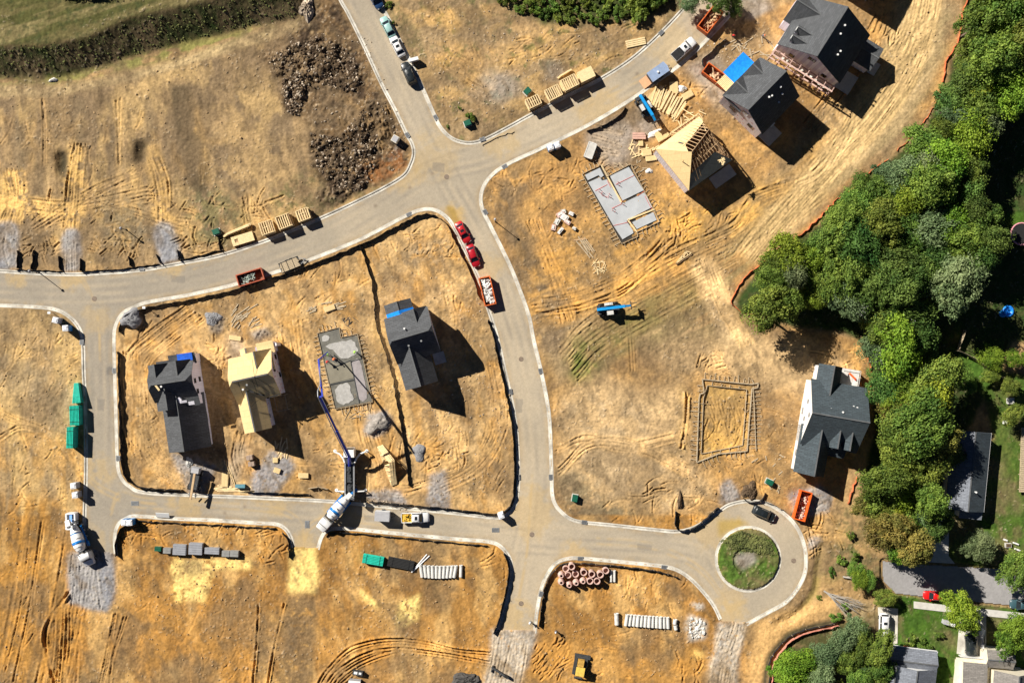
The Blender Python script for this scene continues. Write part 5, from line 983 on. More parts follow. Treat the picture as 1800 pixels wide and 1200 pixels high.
for sg in (-1, 1):
    mb = MB(); prof_ = [(-1.7, .5), (-1.5, .05), (1.5, .05), (1.8, .5), (1.5, .95), (-1.5, .95)]
    vs = [(x, sg*1.05-.28, z) for x, z in prof_]+[(x, sg*1.05+.28, z) for x, z in prof_]; mb.add(vs, [tuple(range(6)), tuple(range(11, 5, -1))]+[(i, (i+1) % 6, 6+(i+1) % 6, 6+i) for i in range(6)])
    for i in range(13): mb.box(-1.5+i*.25, sg*1.05, .98, .08, .6, .06)
    mb.build('track', M_dsteel, t)
mb = MB(); mb.box(.9, 0, 1.15, 1.6, 1.3, .9, taper=.9); mb.build('engine_hood', mat('dozer_hood', (.5, .3, .07), .6, .4, 2), t); mb = MB(); mb.box(-.4, 0, 1.7, 1.5, 1.5, 1.3, taper=.9); cb_ = mb.build('cab', M_glass, t); mb = MB(); mb.box(-.4, 0, 2.42, 1.75, 1.75, .12); mb.build('cab_roof', M_yellow, cb_)
mb = MB(); [mb.bar((2.0+.25*math.cos(a), -1.6+i*.4-.2, .1+.5*math.sin(a)), (2.0+.25*math.cos(a), -1.6+(i+1)*.4-.2, .1+.5*math.sin(a)), .5, .12) for i in range(8) for a in (0, .8, 1.6)]; mb.bar((1.9, 1.1, .5), (.6, 1.0, .6), .16); mb.bar((1.9, -1.1, .5), (.6, -1.0, .6), .16); mb.build('blade', M_dsteel, t)
mb = MB(); mb.box(-2.1, 0, .9, .3, 1.7, .25); [mb.bar((-2.2, y, .9), (-2.5, y, .1), .14) for y in (-.7, 0, .7)]; mb.build('ripper', M_dsteel, t)
# skid loader seen edge-on near the upper lot
# ------------------------------------------------------------------ toilets, boxes, small site things
def toilet(px, py, rz, label, body=M_bluepl):
    t = thing('portable_toilet', label, 'portable toilet', px, py, rz, 'portable toilets'); mb = MB(); mb.box(0, 0, 1.05, 1.15, 1.15, 2.1); mb.build('cabin', body, t)
    mb = MB(); mb.box(0, 0, 2.18, 1.22, 1.22, .16, taper=.9); mb.box(0, 0, 2.3, 1.0, 1.0, .1, taper=.6); rf = mb.build('roof', M_plastic, t); mb = MB(); mb.tube((.35, .35, 2.2), (.35, .35, 2.55), .06, 8); mb.build('vent_pipe', M_plastic, rf)
    mb = MB(); mb.box(0, -.59, 1.05, .8, .04, 1.85); d = mb.build('door', M_plastic, t); mb = MB(); mb.box(.3, -.63, 1.0, .06, .05, .2); mb.build('handle', M_dsteel, d); return t
toilet(105.5, 563, -15, 'white topped toilet farther from the kerb of the two at the left corner', mat('grey_plastic', (.4, .4, .42), .5, .1, 2)); toilet(123, 577, 4, 'blue sided toilet nearer the kerb of the two at the left corner')
toilet(137, 851, 5, 'upper of the two grey toilets by the lower left kerb', mat('grey_plastic', (.4, .4, .42), .5, .1, 2)); toilet(140, 867, 5, 'lower of the two grey toilets by the lower left kerb', mat('grey_plastic', (.4, .4, .42), .5, .1, 2))
toilet(225, 915, 5, 'blue toilet inside the curved kerb', M_bluepl); toilet(234.5, 915, 5, 'second blue toilet at the curved kerb', M_bluepl)
toilet(967, 262, 20, 'left one of the two toilets below the upper street'); toilet(979, 258, 20, 'right one of the two toilets below the upper street'); toilet(881, 903, 20, 'white toilet at the lower corner of the middle lots', M_plastic)
def simple(name, parts, label, cat, px, py, rz=0, group=None, z=None):
    t = thing(name, label, cat, px, py, rz, group, z)
    for n_, m_, boxes in parts:
        mb = MB(); [mb.box(*b) for b in boxes]; mb.build(n_, m_, t)
    return t
def post_rail(t): pass
simple('mailbox_unit', [('cabinet', M_plastic, [(0, 0, .95, 1.9, .55, 1.1)]), ('roof', M_white, [(0, 0, 1.54, 2.0, .65, .08)]), ('pedestal', M_dsteel, [(-.6, 0, .2, .2, .2, .5), (.6, 0, .2, .2, .2, .5)])], 'long white box standing across the kerb beside the black car', 'mailbox', 728, 108, 15)
simple('generator', [('housing', M_cream, [(0, 0, .9, 1.4, 1.3, 1.5)]), ('panel', M_tent, [(0, 0, 1.68, 1.2, 1.1, .06)]), ('skid', M_dsteel, [(0, 0, .1, 1.5, 1.4, .2)])], 'cream box beside the grey patch near the crossroads', 'generator', 696, 247, 60)
for px, py, rz, lb in ((822, 218, 20, 'dark green transformer box beside the round bush'), (927, 162, 45, 'green transformer box behind the timber frame packs'), (382, 408, 20, 'dark green transformer box left of the flat lumber piles'), (1010, 874, 80, 'dark green transformer box on the grassy corner'), (1351, 846, -25, 'green transformer box above the turning circle')):
    simple('transformer_box', [('cabinet', M_greenpl, [(0, 0, .55, 1.3, 1.0, 1.0)]), ('lid', M_greenpl, [(0, 0, 1.08, 1.36, 1.06, .08)]), ('base', M_conc, [(0, 0, .02, 1.6, 1.3, .1)])], lb, 'transformer', px, py, rz)
simple('sign_board', [('board', M_white, [(0, 0, .9, 2.7, .1, 1.1)]), ('post', M_lumber2, [(-1.1, .1, .5, .1, .1, 1.0), (1.1, .1, .5, .1, .1, 1.0)])], 'white board lying by the kerb right of the blue toilets', 'sign board', 287, 911, -3)
bpy.data.objects['sign_board'].rotation_euler = (R(-60), 0, R(-3))
simple('washout_box', [('tub', M_conc, [(0, 0, .5, 1.7, 3.2, 1.0)]), ('tub_rim', M_concw, [(-.8, 0, 1.02, .2, 3.2, .06), (.8, 0, 1.02, .2, 3.2, .06), (0, 1.55, 1.02, 1.4, .2, .06), (0, -1.55, 1.02, 1.4, .2, .06)])], 'rounded pale concrete tub on bare soil near the two upper toilets', 'concrete tub', 1037, 266, -20)
for i, (px, py, lb) in enumerate(((130, 906, 'upper'), (130, 921, 'lower'))):
    t = thing('manhole_box', 'white square precast box with an opening, %s of the pair by the mixer truck' % lb, 'precast box', px, py, 2, 'precast boxes by the mixer truck', z=.12)
    mb = MB(); [mb.box(*b) for b in ((-.85, 0, .85, .3, 1.5, 1.7), (.85, 0, .85, .3, 1.5, 1.7), (0, .68, .85, 1.4, .25, 1.7), (0, -.68, .85, 1.4, .25, 1.7))]; mb.build('wall', M_plastic, t); mb = MB(); mb.box(0, 0, .1, 1.4, 1.1, .2); mb.build('bottom', M_dsteel, t)
# precast manhole cones and rings
rings = [(994,997,0),(1004,992,0),(986,1008,1),(998,1008,0),(1011,1006,0),(1025,1002,0),(1039,1005,0),(1054,1006,0),(1064,1000,0),(986,1020,1),(1000,1025,1),(1012,1021,1),(1024,1018,1),(1036,1017,0),(1048,1017,0)]
for i, (px, py, cone) in enumerate(rings):
    ro, ri, hh = .66, .5, 1.9 if i not in (0, 3, 4, 8) else 1.2
    mb = MB(); prf = [(ro, 0), (ro, hh), (ri, hh), (ri, .05)] if not cone else [(ro, 0), (ro, .9), (.42, 1.8), (.42, 1.95), (.27, 1.95), (.27, 1.7), (.45, .9), (.45, .05)]
    mb.lathe(prf, 24); mb.lathe([(0.01, .06), (ri, .06)], 24)
    solo(mb, 'manhole_cone' if cone else 'manhole_ring', M_pink, 'pink precast manhole %s in the cluster by the silt fence' % ('cone with small hole' if cone else 'ring with wide open top'), 'manhole cone' if cone else 'manhole ring', px, py, 0, 'precast manhole %s in the cluster' % ('cones' if cone else 'rings'))
# concrete pipes
def cpipe(px, py, l, r, rz, label, group, m=M_concw):
    mb = MB(); a, b = Vector((-l/2, 0, r)), Vector((l/2, 0, r)); vs = []; n = 16
    T = Matrix.Translation((0, 0, r)) @ Matrix.Rotation(R(90), 4, 'Y')
    mb.lathe([(r*.8, -l/2), (r, -l/2), (r, l/2-.25), (r*1.1, l/2-.2), (r*1.1, l/2), (r*.8, l/2), (r*.8, -l/2)], n, T=T); return solo(mb, 'concrete_pipe', m, label, 'concrete pipe', px, py, rz, group, smooth=False)
for i in range(10):
    px = 741+i*6.6; cpipe(px, 1002+[0,.6,1.2,1.6,2,2,1.8,1.6,1.2,.8][i], 2.5, .34, 98-i*2.0, 'pale concrete pipe in the row of ten beside the black pipe bundle', 'row of ten concrete pipes')
cpipe(810.5, 1002, 2.4, .34, 88, 'single concrete pipe standing apart right of the row of ten', None)
for i in range(12):
    px = 1101+i*6.6; cpipe(px, 1088+i*.45, 2.3, .33 if i % 3 else .38, 81+i, 'pale concrete pipe in the longer curved row near the white rubble', 'row of twelve concrete pipes')
cpipe(1083.5, 1086, 2.3, .45, 92, 'short wide concrete pipe lying alone left of the row of twelve', None); cpipe(1186, 1091, 1.0, .4, 80, 'short pipe stub at the right end of the row of twelve', None); cpipe(1187, 1101, .9, .38, 100, 'lower short pipe stub by the white rubble', None)
cpipe(1074, 1011, 2.3, .25, 90, 'left one of two slim concrete pipes beside the manhole rings', None); cpipe(1080, 1011, 2.3, .25, 90, 'right one of two slim concrete pipes beside the manhole rings', None)
# plastic pipe bundles
def bundle_pipes(px, py, rz, l, wn, hn, r, m, label, cat='pipe bundle', taper=0):
    t = thing('pipe_bundle', label, cat, px, py, rz, 'plastic pipe bundles')
    for j in range(wn):
        mb = MB()
        for k in range(hn):
            y = (j-(wn-1)/2)*2*r; z = r+.1+k*2*r; f = 1-.55*taper; mb.tube((-l/2, y, z), (l/2, y*f, z*(1-.4*taper)), r, 10)
        mb.build('pipe', m, t)
    mb = MB(); [mb.box(x, 0, .05, .12, wn*2*r+.3, .1) for x in (-l*.3, l*.3)]; mb.build('skid', M_lumber2, t)
    if not taper: mb = MB(); [mb.box(x, 0, hn*2*r+.13, .06, wn*2*r+.04, .03) for x in (-l*.32, l*.32)]; mb.build('strap', M_black, t)
    return t
bundle_pipes(139, 690, 94, 4.0, 6, 5, .15, M_teal, 'teal pipe bundle narrowing at its upper end, topmost of three', taper=1); bundle_pipes(138, 729, 92, 3.9, 7, 7, .14, M_teal, 'teal square pipe bundle, middle of the three at the left kerb')
bundle_pipes(132.5, 767, 88, 4.2, 5, 9, .14, M_teal, 'teal pipe bundle with tallest stack, lowest of three at the left kerb'); bundle_pipes(657, 982, -10, 4.2, 6, 4, .15, M_teal, 'turquoise pipe bundle lying beside the black pipe bundle'); bundle_pipes(705, 989, -11, 5.3, 7, 2, .14, mat('black_pipe', (.03, .03, .03), .45, .2, 3), 'black pipe bundle between the turquoise bundle and concrete pipes')
for dx, k in ((0, 0), (3, 1)):
    mb = MB(); mb.tube((-2.4, 0, .15), (2.4, 0, .15), .12, 8); solo(mb, 'white_pipe', M_plastic, 'long thin white pipe crossing at the end of the black bundle, %s of two' % ('left' if not k else 'right'), 'pipe', 737+dx, 989+k, 49-k*6)
M_stk = mat('stack_grey', (.3, .31, .34), .7, .15, 1); M_stk2 = mat('block_grey', (.27, .27, .26), .85, .2, 1.5)
# grey stacks in the south-west lot
for px, py, l, w_, hh, mt, lb in ((280, 963, 1.3, .9, .8, M_greenpl, 'small dark green box at the left end of the grey block row'), (296, 966, 1.5, 1.1, .9, M_stk2, 'rounded grey block beside the dark green box'), (318, 964, 2.6, 2.1, .9, M_stk, 'wide grey pallet stack, second largest in the block row'), (347, 962, 2.7, 2.3, 1.1, M_stk, 'tallest light grey pallet stack in the block row'), (375, 966, 2.9, 1.3, .9, M_stk, 'low grey pallet stack right of the tallest stack'), (399, 971, 1.5, 1.2, .9, M_stk2, 'small grey block, left of the last two in the row'), (414, 971, 1.7, 1.2, 1.0, M_stk2, 'small grey block at the right end of the row')):
    t = thing('pallet_stack', lb, 'pallet stack', px, py, -3, 'grey stacks in the lower left lot'); n_ = max(1, int(w_/.42))
    for i in range(n_): mb = MB(); mb.box(0, -w_/2+(i+.5)*w_/n_, hh/2+.12, l, w_/n_-.04, hh); mb.build('block', mt, t)
    mb = MB(); mb.box(0, 0, .06, l, w_, .12); mb.build('pallet', M_lumber2, t)
# ------------------------------------------------------------------ wall frame packs
def pack(px, py, rz, l, w_, label, seed, hgt=2.0, osb=False, group='framed panel packs along the street'):
    t = thing('panel_pack', label, 'panel pack', px, py, rz, group, z=.1); rr = random.Random(seed); n = 8; dz = hgt/n
    for k in range(n):
        mb = MB(); z = .15+k*dz; ox, oy = rr.uniform(-.12, .12), rr.uniform(-.1, .1); L2, W2 = l*rr.uniform(.86, 1), w_*rr.uniform(.88, 1)
        if osb and k == n-1: mb.box(ox, oy, z+dz*.4, L2, W2, .05)
        for sg in (-1, 1): mb.box(ox, oy+sg*(W2/2-.07), z, L2, .12, dz*.75)
        m_ = int(L2/.42)
        for i in range(m_+1):
            if k == n-1 and rr.random() < .12: continue
            mb.box(ox-L2/2+.05+i*(L2-.1)/m_, oy, z, .17, W2-.25, dz*.72)
        if rr.random() < .5: mb.box(ox, oy+rr.uniform(-.3, .3), z, L2*.5, .09, dz*.7)
        mb.build('panel', M_lumber, t)
    mb = MB(); [mb.box(x, 0, hgt/2, .1, w_*.9, hgt*.96) for x in np.linspace(-l*.42, l*.42, 4)]; mb.build('stud_core', M_darkwood, t)
    mb = MB(); [mb.box(x, 0, .05, .15, w_, .1) for x in (-l*.3, 0, l*.3)]; mb.build('skid', M_lumber2, t)
pack(938, 183, 26, 2.9, 2.3, 'lowest framed timber pack in the upper street row of four', 1); pack(972, 168, 27, 3.0, 2.5, 'second framed timber pack from the left in the upper street row', 2, 2.2); pack(1000, 150, 27, 3.2, 2.6, 'framed timber pack beside the sheeted pack in the upper street row', 3, 2.4); pack(1029, 136, 26, 3.3, 2.4, 'timber pack topped with smooth sheets, rightmost on the upper street', 4, 2.0, True)
pack(472.5, 402, 18, 2.6, 2.6, 'leftmost framed timber pack in the left street row of three', 5, 1.9); pack(503, 391, 20, 3.0, 2.7, 'middle framed timber pack in the left street row of three', 6, 2.1); pack(536, 379, 20, 2.7, 2.4, 'rightmost framed timber pack in the left street row of three', 7, 2.0)
# boards
def board(px, py, rz, l, w_, th, label, group=None, m=M_lumber, z=None, name='board', cat='board'):
    mb = MB(); mb.box(0, 0, th/2, l, w_, th); return solo(mb, name, m, label, cat, px, py, rz, group, z=z)
t = thing('panel_stack', 'flat sheeted panel with a square opening lying at the kerb', 'panel stack', 426, 421, 17); mb = MB()
mb.box(.9, 0, .35, 3.2, 1.9, .5); mb.box(-1.7, 0, .35, .6, 1.9, .5); mb.box(-1.05, .65, .35, .75, .6, .5); mb.box(-1.05, -.65, .35, .75, .6, .5); mb.build('sheet', M_lumber, t); mb = MB(); mb.box(-1.05, 0, .3, .7, .7, .3); mb.build('opening', M_deck, t)
for i in range(7): board(416+i*2.2, 407-i*1.2, 22, 5.5-i*.35, .4, .5+.12*(i % 3), 'long tan board in the pile above the sheeted panel', 'boards piled at the left street kerb', z=.15+.18*(i % 4))
for i in range(4): board(1116+i*.8, 71+i*3.2, 12, 4.0, .3, .25, 'long pale board in the small pile beside the upper kerb', 'boards beside the upper kerb')
for i in range(4): board(990+i*1.5, 133-i*1.2, 30, 2.6, .3, .3, 'short pale board lying behind the timber frame packs', 'boards behind the frame packs', z=.2+.1*i)
rr = random.Random(9)
for i in range(30):
    k = i/29; px, py = 1148+k*48, 168+k*26+rr.uniform(-3, 3); board(px, py, 74-k*16+rr.uniform(-5, 5), rr.uniform(3.6, 5.0), .28, .16, 'pale stud in the fanned timber pile by the telehandler', 'studs in the fanned timber pile', z=.12+rr.uniform(0, .5))
for px, py, rz, l, w_, lb in ((1148,176,50,3.0,2.3,'wide yellow sheet under the left edge of the fanned studs'),(1184,155,92,2.3,1.7,'yellow sheet stack beside the white tarp heap'),(1208,168,30,2.2,1.3,'tilted yellow sheet right of the fanned studs'),(1163,238,30,2.6,2.0,'yellow sheet beside the white plastic below the telehandler'),(1126,253,2,.9,1.0,'small yellow sheet under the pink bundle'),(1136,269,10,1.9,1.3,'slatted yellow panel near the concrete slab'),(1144,279,8,2.2,1.0,'flat yellow sheet at the corner of the concrete slab'),(534,835,0,2.0,1.0,'loose yellow sheet lying left of the pump truck'),(414,594,-8,2.4,.9,'yellow sheet lying above the unshingled house'),(396,842,88,3.0,1.3,'tan sheet beside the excavator'),(485,808,0,1.0,1.0,'small tan square sheet on gravel'),(488,826,-20,1.3,1.0,'tilted tan sheet on the gravel edge'),(580,542,20,2.2,1.0,'tan sheet in the pile below the left street'),(1425,730,0,.3,.3,'tiny offcut beside the east house')):
    t = thing('sheet_stack', lb, 'sheet stack', px, py, rz); mb = MB(); mb.box(0, 0, .2, l, w_, .3); mb.build('sheet', M_lumber, t); mb = MB(); mb.box(.06, .05, .37, l-.12, w_-.1, .03); mb.build('top_sheet', M_osb, t)
def litter(cx, cy, rx, ry, n, label, group, m=M_lumber2, l=(1.0, 3.2), bias=None, sp=.5, seed=0, wd=.2):
    rr = random.Random(seed)
    for i in range(n): board(cx+rr.uniform(-rx, rx), cy+rr.uniform(-ry, ry), rr.uniform(0, 180) if bias is None else bias+rr.uniform(-sp, sp)*57, rr.uniform(*l), wd, .12, label, group, m, z=None)
litter(432, 558, 22, 18, 20, 'weathered board in the jumble above the unshingled house', 'jumbled boards above the unshingled house', bias=35, seed=1)
litter(585, 538, 14, 6, 12, 'grey board in the small pile below the left street', 'boards below the left street', bias=15, sp=.2, seed=2, l=(1, 3.4)); litter(548, 545, 7, 4, 6, 'grey offcut in the small round pile', 'grey offcuts in the round pile', bias=20, seed=3, l=(.8, 1.8))
litter(1030, 438, 8, 10, 8, 'straight pale board in the loose bundle below the slab', 'straight boards below the slab', bias=-55, sp=.12, seed=4, l=(2.5, 4)); litter(1054, 468, 10, 10, 26, 'short pale stick in the star shaped heap', 'sticks in the star shaped heap', M_lumber, l=(.6, 1.7), seed=5, wd=.12); litter(1022, 420, 5, 3, 3, 'reddish board near the pale bundle', 'reddish boards', M_darkwood, l=(1.5, 2.2), bias=12, sp=.1, seed=6)
litter(1210, 215, 25, 18, 14, 'loose stud leaning near the open framed room', 'loose studs near the framed room', M_lumber, seed=7); litter(1130, 262, 22, 14, 18, 'scrap board between the slab and framed house', 'scrap boards by the framed house', M_lumber, l=(.8, 2.4), seed=8); litter(495, 790, 10, 12, 12, 'pale stud in the scatter on the gravel drive', 'studs on the gravel drive', M_lumber, bias=75, sp=.5, seed=10)
litter(410, 858, 26, 6, 16, 'pale board in the low pile along the lower kerb', 'boards along the lower kerb', M_lumber, bias=0, sp=.2, seed=11, wd=.3, l=(1.5, 4)); litter(405, 830, 8, 18, 6, 'thin pole beside the small brown boxes', 'thin poles', M_lumber, bias=105, sp=.25, seed=12, l=(3, 4.5), wd=.1); litter(1320, 85, 40, 20, 16, 'scrap board on the churned soil by the upper houses', 'scrap boards by the upper houses', seed=13); litter(1105, 300, 30, 20, 14, 'scrap stick beside the slab formwork', 'scrap sticks beside the formwork', seed=14, l=(.6, 1.6)); litter(1350, 830, 25, 30, 12, 'grey stick on the soil above the turning circle', 'grey sticks above the turning circle', seed=15, l=(.6, 1.6)); litter(618, 565, 14, 10, 8, 'dark stick near the poured slab', 'dark sticks near the poured slab', M_dsteel, seed=16, l=(.6, 1.6), wd=.1); litter(630, 725, 22, 8, 14, 'broken lath beside the grey spoil heap', 'broken laths', seed=17, l=(.8, 2.4), wd=.09)
# truss on ground and trusses heap
t = thing('roof_truss', 'single triangular roof truss lying on the open field', 'roof truss', 1201, 454, 34); mb = MB()
for a, b in (((-1.9, 0), (1.9, 0)), ((-1.9, 0), (1.2, .9)), ((1.2, .9), (1.9, 0)), ((0, 0), (.2, .6)), ((0, 0), (1.2, .9)), ((1, 0), (1.2, .9)), ((-.8, 0), (.2, .6))): mb.bar((*a, .3), (*b, .3), .14)
mb.build('chord', M_lumber, t); mb = MB(); mb.bar((-1.9, -.25, .1), (1.9, -.25, .1), .2, .2); mb.build('skid', M_deck, t)
t = thing('truss_stack', 'leaning triangular stack of roof trusses beside the pump truck', 'truss stack', 681, 817, -70); rr = random.Random(3)
for i in range(9):
    mb = MB(); y = -.6+i*.14; a, b, c = (-4.2, y, .2), (4.2, y, .2), (-.5+rr.uniform(-.2, .2), y+1.5, 2.6); mb.bar(a, b, .1, .16); mb.bar(a, c, .1, .16); mb.bar(c, b, .1, .16)
    for k in range(7): x = -3.5+k*1.1; f = 1-abs(x+.5)/4.2; mb.bar((x, y, .2), (x+.3, y+1.4*max(f, .1), .2+2.2*max(f, .1)), .09)
    mb.build('truss', M_lumber, t)
# heaps / misc
def lump(px, py, rx, ry, hh, m, name, label, cat, seed=0, rz=0, n=10, kind=None, z=None, smooth=True):
    r_ = np.random.RandomState(seed); mb = MB(); vs = [(0, 0, hh)]; K = 8; M = 30
    for j in range(1, K+1):
        for i in range(M):
            a = 2*PI*i/M; f = j/K*(1+.16*math.sin(3*a+seed)+.1*math.sin(5*a+seed*2)+r_.uniform(-.06, .06)); vs.append((rx*f*math.cos(a), ry*f*math.sin(a), max(-.1, hh*(1-(j/K)**2.2)+(r_.uniform(-.2, .2)*hh if j < K else -.15))))
    fs = [(0, 1+i, 1+(i+1) % M) for i in range(M)]+[(1+(j-1)*M+i, 1+j*M+i, 1+j*M+(i+1) % M, 1+(j-1)*M+(i+1) % M) for j in range(1, K) for i in range(M)]
    mb.add(vs, fs); return solo(mb, name, m, label, cat, px, py, rz, smooth=smooth, kind=kind, z=z)
lump(1199, 157, .9, .8, .7, M_foam, 'tarp_heap', 'crumpled white plastic heap beside the yellow sheet stack', 'plastic heap', 1); lump(1150, 235, 1.9, .6, .4, M_foam, 'plastic_sheet', 'torn white plastic below the bright blue telehandler', 'plastic sheet', 2, 30); lump(1141, 301, .8, .5, .4, M_foam, 'paper_bag', 'white bag lying right of the pale slab', 'bag', 3)
lump(665, 745, 2.5, 1.7, .8, mat('grey_spoil', (.3, .27, .24), .95, .4, 1.2), 'spoil_heap', 'grey spoil heap below the freshly poured slab', 'spoil heap', 4, 30); lump(234, 560, 2.1, 1.9, .9, M_gravel, 'gravel_heap', 'dark grey gravel heap in the corner of the left kerb', 'gravel heap', 5, 20); lump(737, 795, 1.3, 2.0, .5, M_gravel, 'gravel_heap', 'small dark gravel patch right of the silt fence', 'gravel heap', 6)
lump(375, 560, 1.6, 1.4, .5, M_gravel, 'rubble_heap', 'grey rubble heap above the left dark house', 'rubble heap', 7, smooth=False); lump(333, 812, .8, 1.1, .5, M_concw, 'sack_pile', 'pale sacks in front of the excavator', 'sacks', 8, smooth=False); lump(822, 205, .1, .1, .1, M_gravel, 'stone', 'stone beside the dark green transformer box', 'stone', 9)
lump(94, 141, 1.0, .4, .5, M_foam, 'plastic_sheet', 'white plastic scrap below the dark grassy bank', 'plastic sheet', 10, 10); lump(540, 15, 1.6, 2.6, 1.0, M_rock, 'stone_heap', 'pale stone heap at the end of the dark bank', 'stone heap', 11, smooth=False)
for i, (px, py, rz) in enumerate(((441, 803, 10), (444, 814, 8))):
    t = thing('brick_pallet', 'small brown shingle pallet, %s of two on the drive' % ('upper' if i == 0 else 'lower'), 'pallet', px, py, rz, 'brown pallets on the drive'); mb = MB(); mb.box(-.3, 0, .65, .6, .9, 1.1); mb.box(.33, 0, .65, .55, .9, 1.1); mb.build('shingle_pack', mat('brown_pack', (.36, .27, .21), .8, .2, 3), t); mb = MB(); mb.box(0, 0, .06, 1.3, 1.0, .12); mb.build('pallet_base', M_lumber2, t)
simple('toolbox', [('box_body', mat('teal_grey', (.12, .28, .34), .5, .2, 2), [(0, 0, .5, 1.9, .65, .8)]), ('lid', mat('teal_grey', (.12, .28, .34)), [(0, 0, .93, 1.95, .7, .06)]), ('skid', M_dsteel, [(0, 0, .06, 1.7, .5, .12)])], 'teal job box on the low board pile by the lower kerb', 'tool box', 424, 853, 0)
t = thing('fork_carrier', 'telescopic loader with a tan boom and black fork at the lower kerb', 'loader', 345, 845, -100)
mb = MB(); mb.box(-.6, 0, 1.1, 4.2, 1.7, .9); mb.build('chassis', M_dsteel, t); mb = MB(); mb.box(-2.4, 0, 1.6, 1.3, 1.9, 1.3, taper=.8); mb.build('engine_cover', M_tent, t); mb = MB(); mb.bar((-1.9, .2, 2.7), (3.4, .2, 2.4), .4, .4); mb.build('boom', mat('tan_paint', (.6, .42, .24), .5, .15, 2), t)
mb = MB(); [mb.box(.4+i*.32, .9, 1.7, .1, .5, .1) for i in range(8)]; mb.bar((2.2, -.4, 1.6), (3.2, -.4, 1.2), .15); mb.bar((2.2, .8, 1.6), (3.2, .8, 1.2), .15); mb.build('fork_rack', M_steel, t); wheels(t, (-1.8, 1.2), 1.0, .6, .4)
simple('pink_bundle', [('shingle_wrap', mat('pink_wrap', (.62, .38, .3), .8, .15, 1.5), [(0, -.45, .35, 2.6, .4, .6), (0, 0, .35, 2.6, .4, .6), (-.1, .45, .35, 2.4, .4, .6)]), ('pallet_base', M_lumber2, [(0, 0, .05, 2.5, 1.3, .1)])], 'pink striped bundle lying below the bright blue telehandler', 'bundle', 1123, 240, 0)
for i, (px, py, rz, l, w_) in enumerate(((985,377,30,1.6,1.0),(992,383,-30,1.5,1.2),(979,390,60,1.3,1.0),(997,391,-35,1.3,.8),(1004,376,-25,1.0,.7),(1009,402,-25,.8,.6),(973,400,80,1.2,.9),(985,406,50,1.5,.6),(990,372,10,1.0,.8))):
    t = thing('block_pallet', 'broken block bundle among pale cartons left of the slab', 'block bundle', px, py, rz, 'block bundles left of the slab'); mb = MB(); mb.box(0, 0, .3, l, w_, .5); mb.build('block', [M_pink, M_foam, M_debris][i % 3], t); mb = MB(); mb.box(0, .1, .6, l*.6, w_*.5, .12); mb.build('loose_block', M_foam, t)
t = thing('ice_fence_panel', 'low black folding panel left of the pump truck', 'panel', 560, 855, 8); mb = MB(); mb.box(-1.0, 0, .5, 1.9, .06, 1.0); mb.bar((0, -1.2, .1), (0, .5, 1.0), .08); mb.box(1.0, -.3, .5, 1.9, .06, 1.0, rz=-.4); mb.build('sheet', M_lumber2, t)
# lawn things
simple('bench', [('seat', M_concw, [(0, 0, .45, 1.5, 1.2, .1)]), ('leg', M_concw, [(-.6, 0, .2, .1, 1, .4), (.6, 0, .2, .1, 1, .4)])], 'pale square table on the lawn right of the tree belt', 'table', 1774, 704, 0)
simple('lawn_chair', [('seat', M_white, [(0, 0, .4, .9, .7, .08)]), ('backrest', M_white, [(-.5, 0, .7, .1, .7, .6)])], 'white lawn chair below the pale square table', 'chair', 1765, 741, 0)
for i, (px, py) in enumerate(((1766, 948), (1784, 954), (1787, 965))): simple('garden_stone', [('top', M_white, [(0, 0, .25, 1.1 if i else .5, .25, .5)]), ('foot', M_conc, [(0, 0, .02, .9, .35, .1)])], 'small white garden item on the lawn, %s of three' % ('topmost', 'middle', 'lowest')[i], 'garden item', px, py, -20)
simple('planter', [('trough', M_conc, [(0, 0, .3, 1.2, .9, .6)]), ('soil', M_darksoil, [(0, 0, .62, 1.0, .7, .04)])], 'grey planter on the lawn beside the white garden items', 'planter', 1770, 957, 0)
t = thing('paddling_pool', 'bright blue oval pool toy lying in the tree shade', 'pool toy', 1771, 547, 15); mb = MB(); mb.lathe([(1.1, 0), (1.2, .25), (1.0, .4), (.75, .3), (.7, .1), (.01, .1)], 24); o = mb.build('ring', mat('pool_blue', (.02, .25, .95), .3, .2, 2), t, True); mb = MB(); mb.lathe([(.7, 0), (.75, .25), (.5, .35), (.3, .2), (.01, .15)], 20, T=Matrix.Translation((-1.2, -.2, 0))); mb.build('float', mat('pool_blue2', (.02, .35, .9), .3, .2, 2), t, True)
t = thing('slatted_deck', 'long narrow pale timber walkway at the right edge of the lawn', 'walkway', 1795, 807, 88); mb = MB(); [mb.box(-6.3+i*.42, 0, .9, .36, 1.2, .08) for i in range(31)]; mb.build('plank', M_lumber2, t); mb = MB(); [mb.box(x, y, .4, .12, .12, .9) for x in (-6, -3, 0, 3, 6) for y in (-.5, .5)]; mb.box(0, .58, .8, 13, .08, .15); mb.box(0, -.58, .8, 13, .08, .15); mb.build('frame', M_lumber2, t)
t = thing('trampoline', 'curved pink and blue play frame at the right edge of the woods', 'play frame', 1792, 412, 0); mb = MB(); mb.path([Vector((2.2*math.cos(a), 2.2*math.sin(a), .9)) for a in np.linspace(0, 2*PI, 25)], .14, 8); mb.build('ring', mat('pinkish', (.7, .3, .35), .5, .2, 1), t); mb = MB(); mb.lathe([(.01, .85), (2.05, .88)], 24); mb.build('mat', M_black, t); mb = MB(); [mb.tube((2.2*math.cos(a), 2.2*math.sin(a), 0), (2.2*math.cos(a), 2.2*math.sin(a), .9), .06, 6) for a in np.linspace(0, 2*PI, 7)[:-1]]; mb.build('leg', M_steel, t)
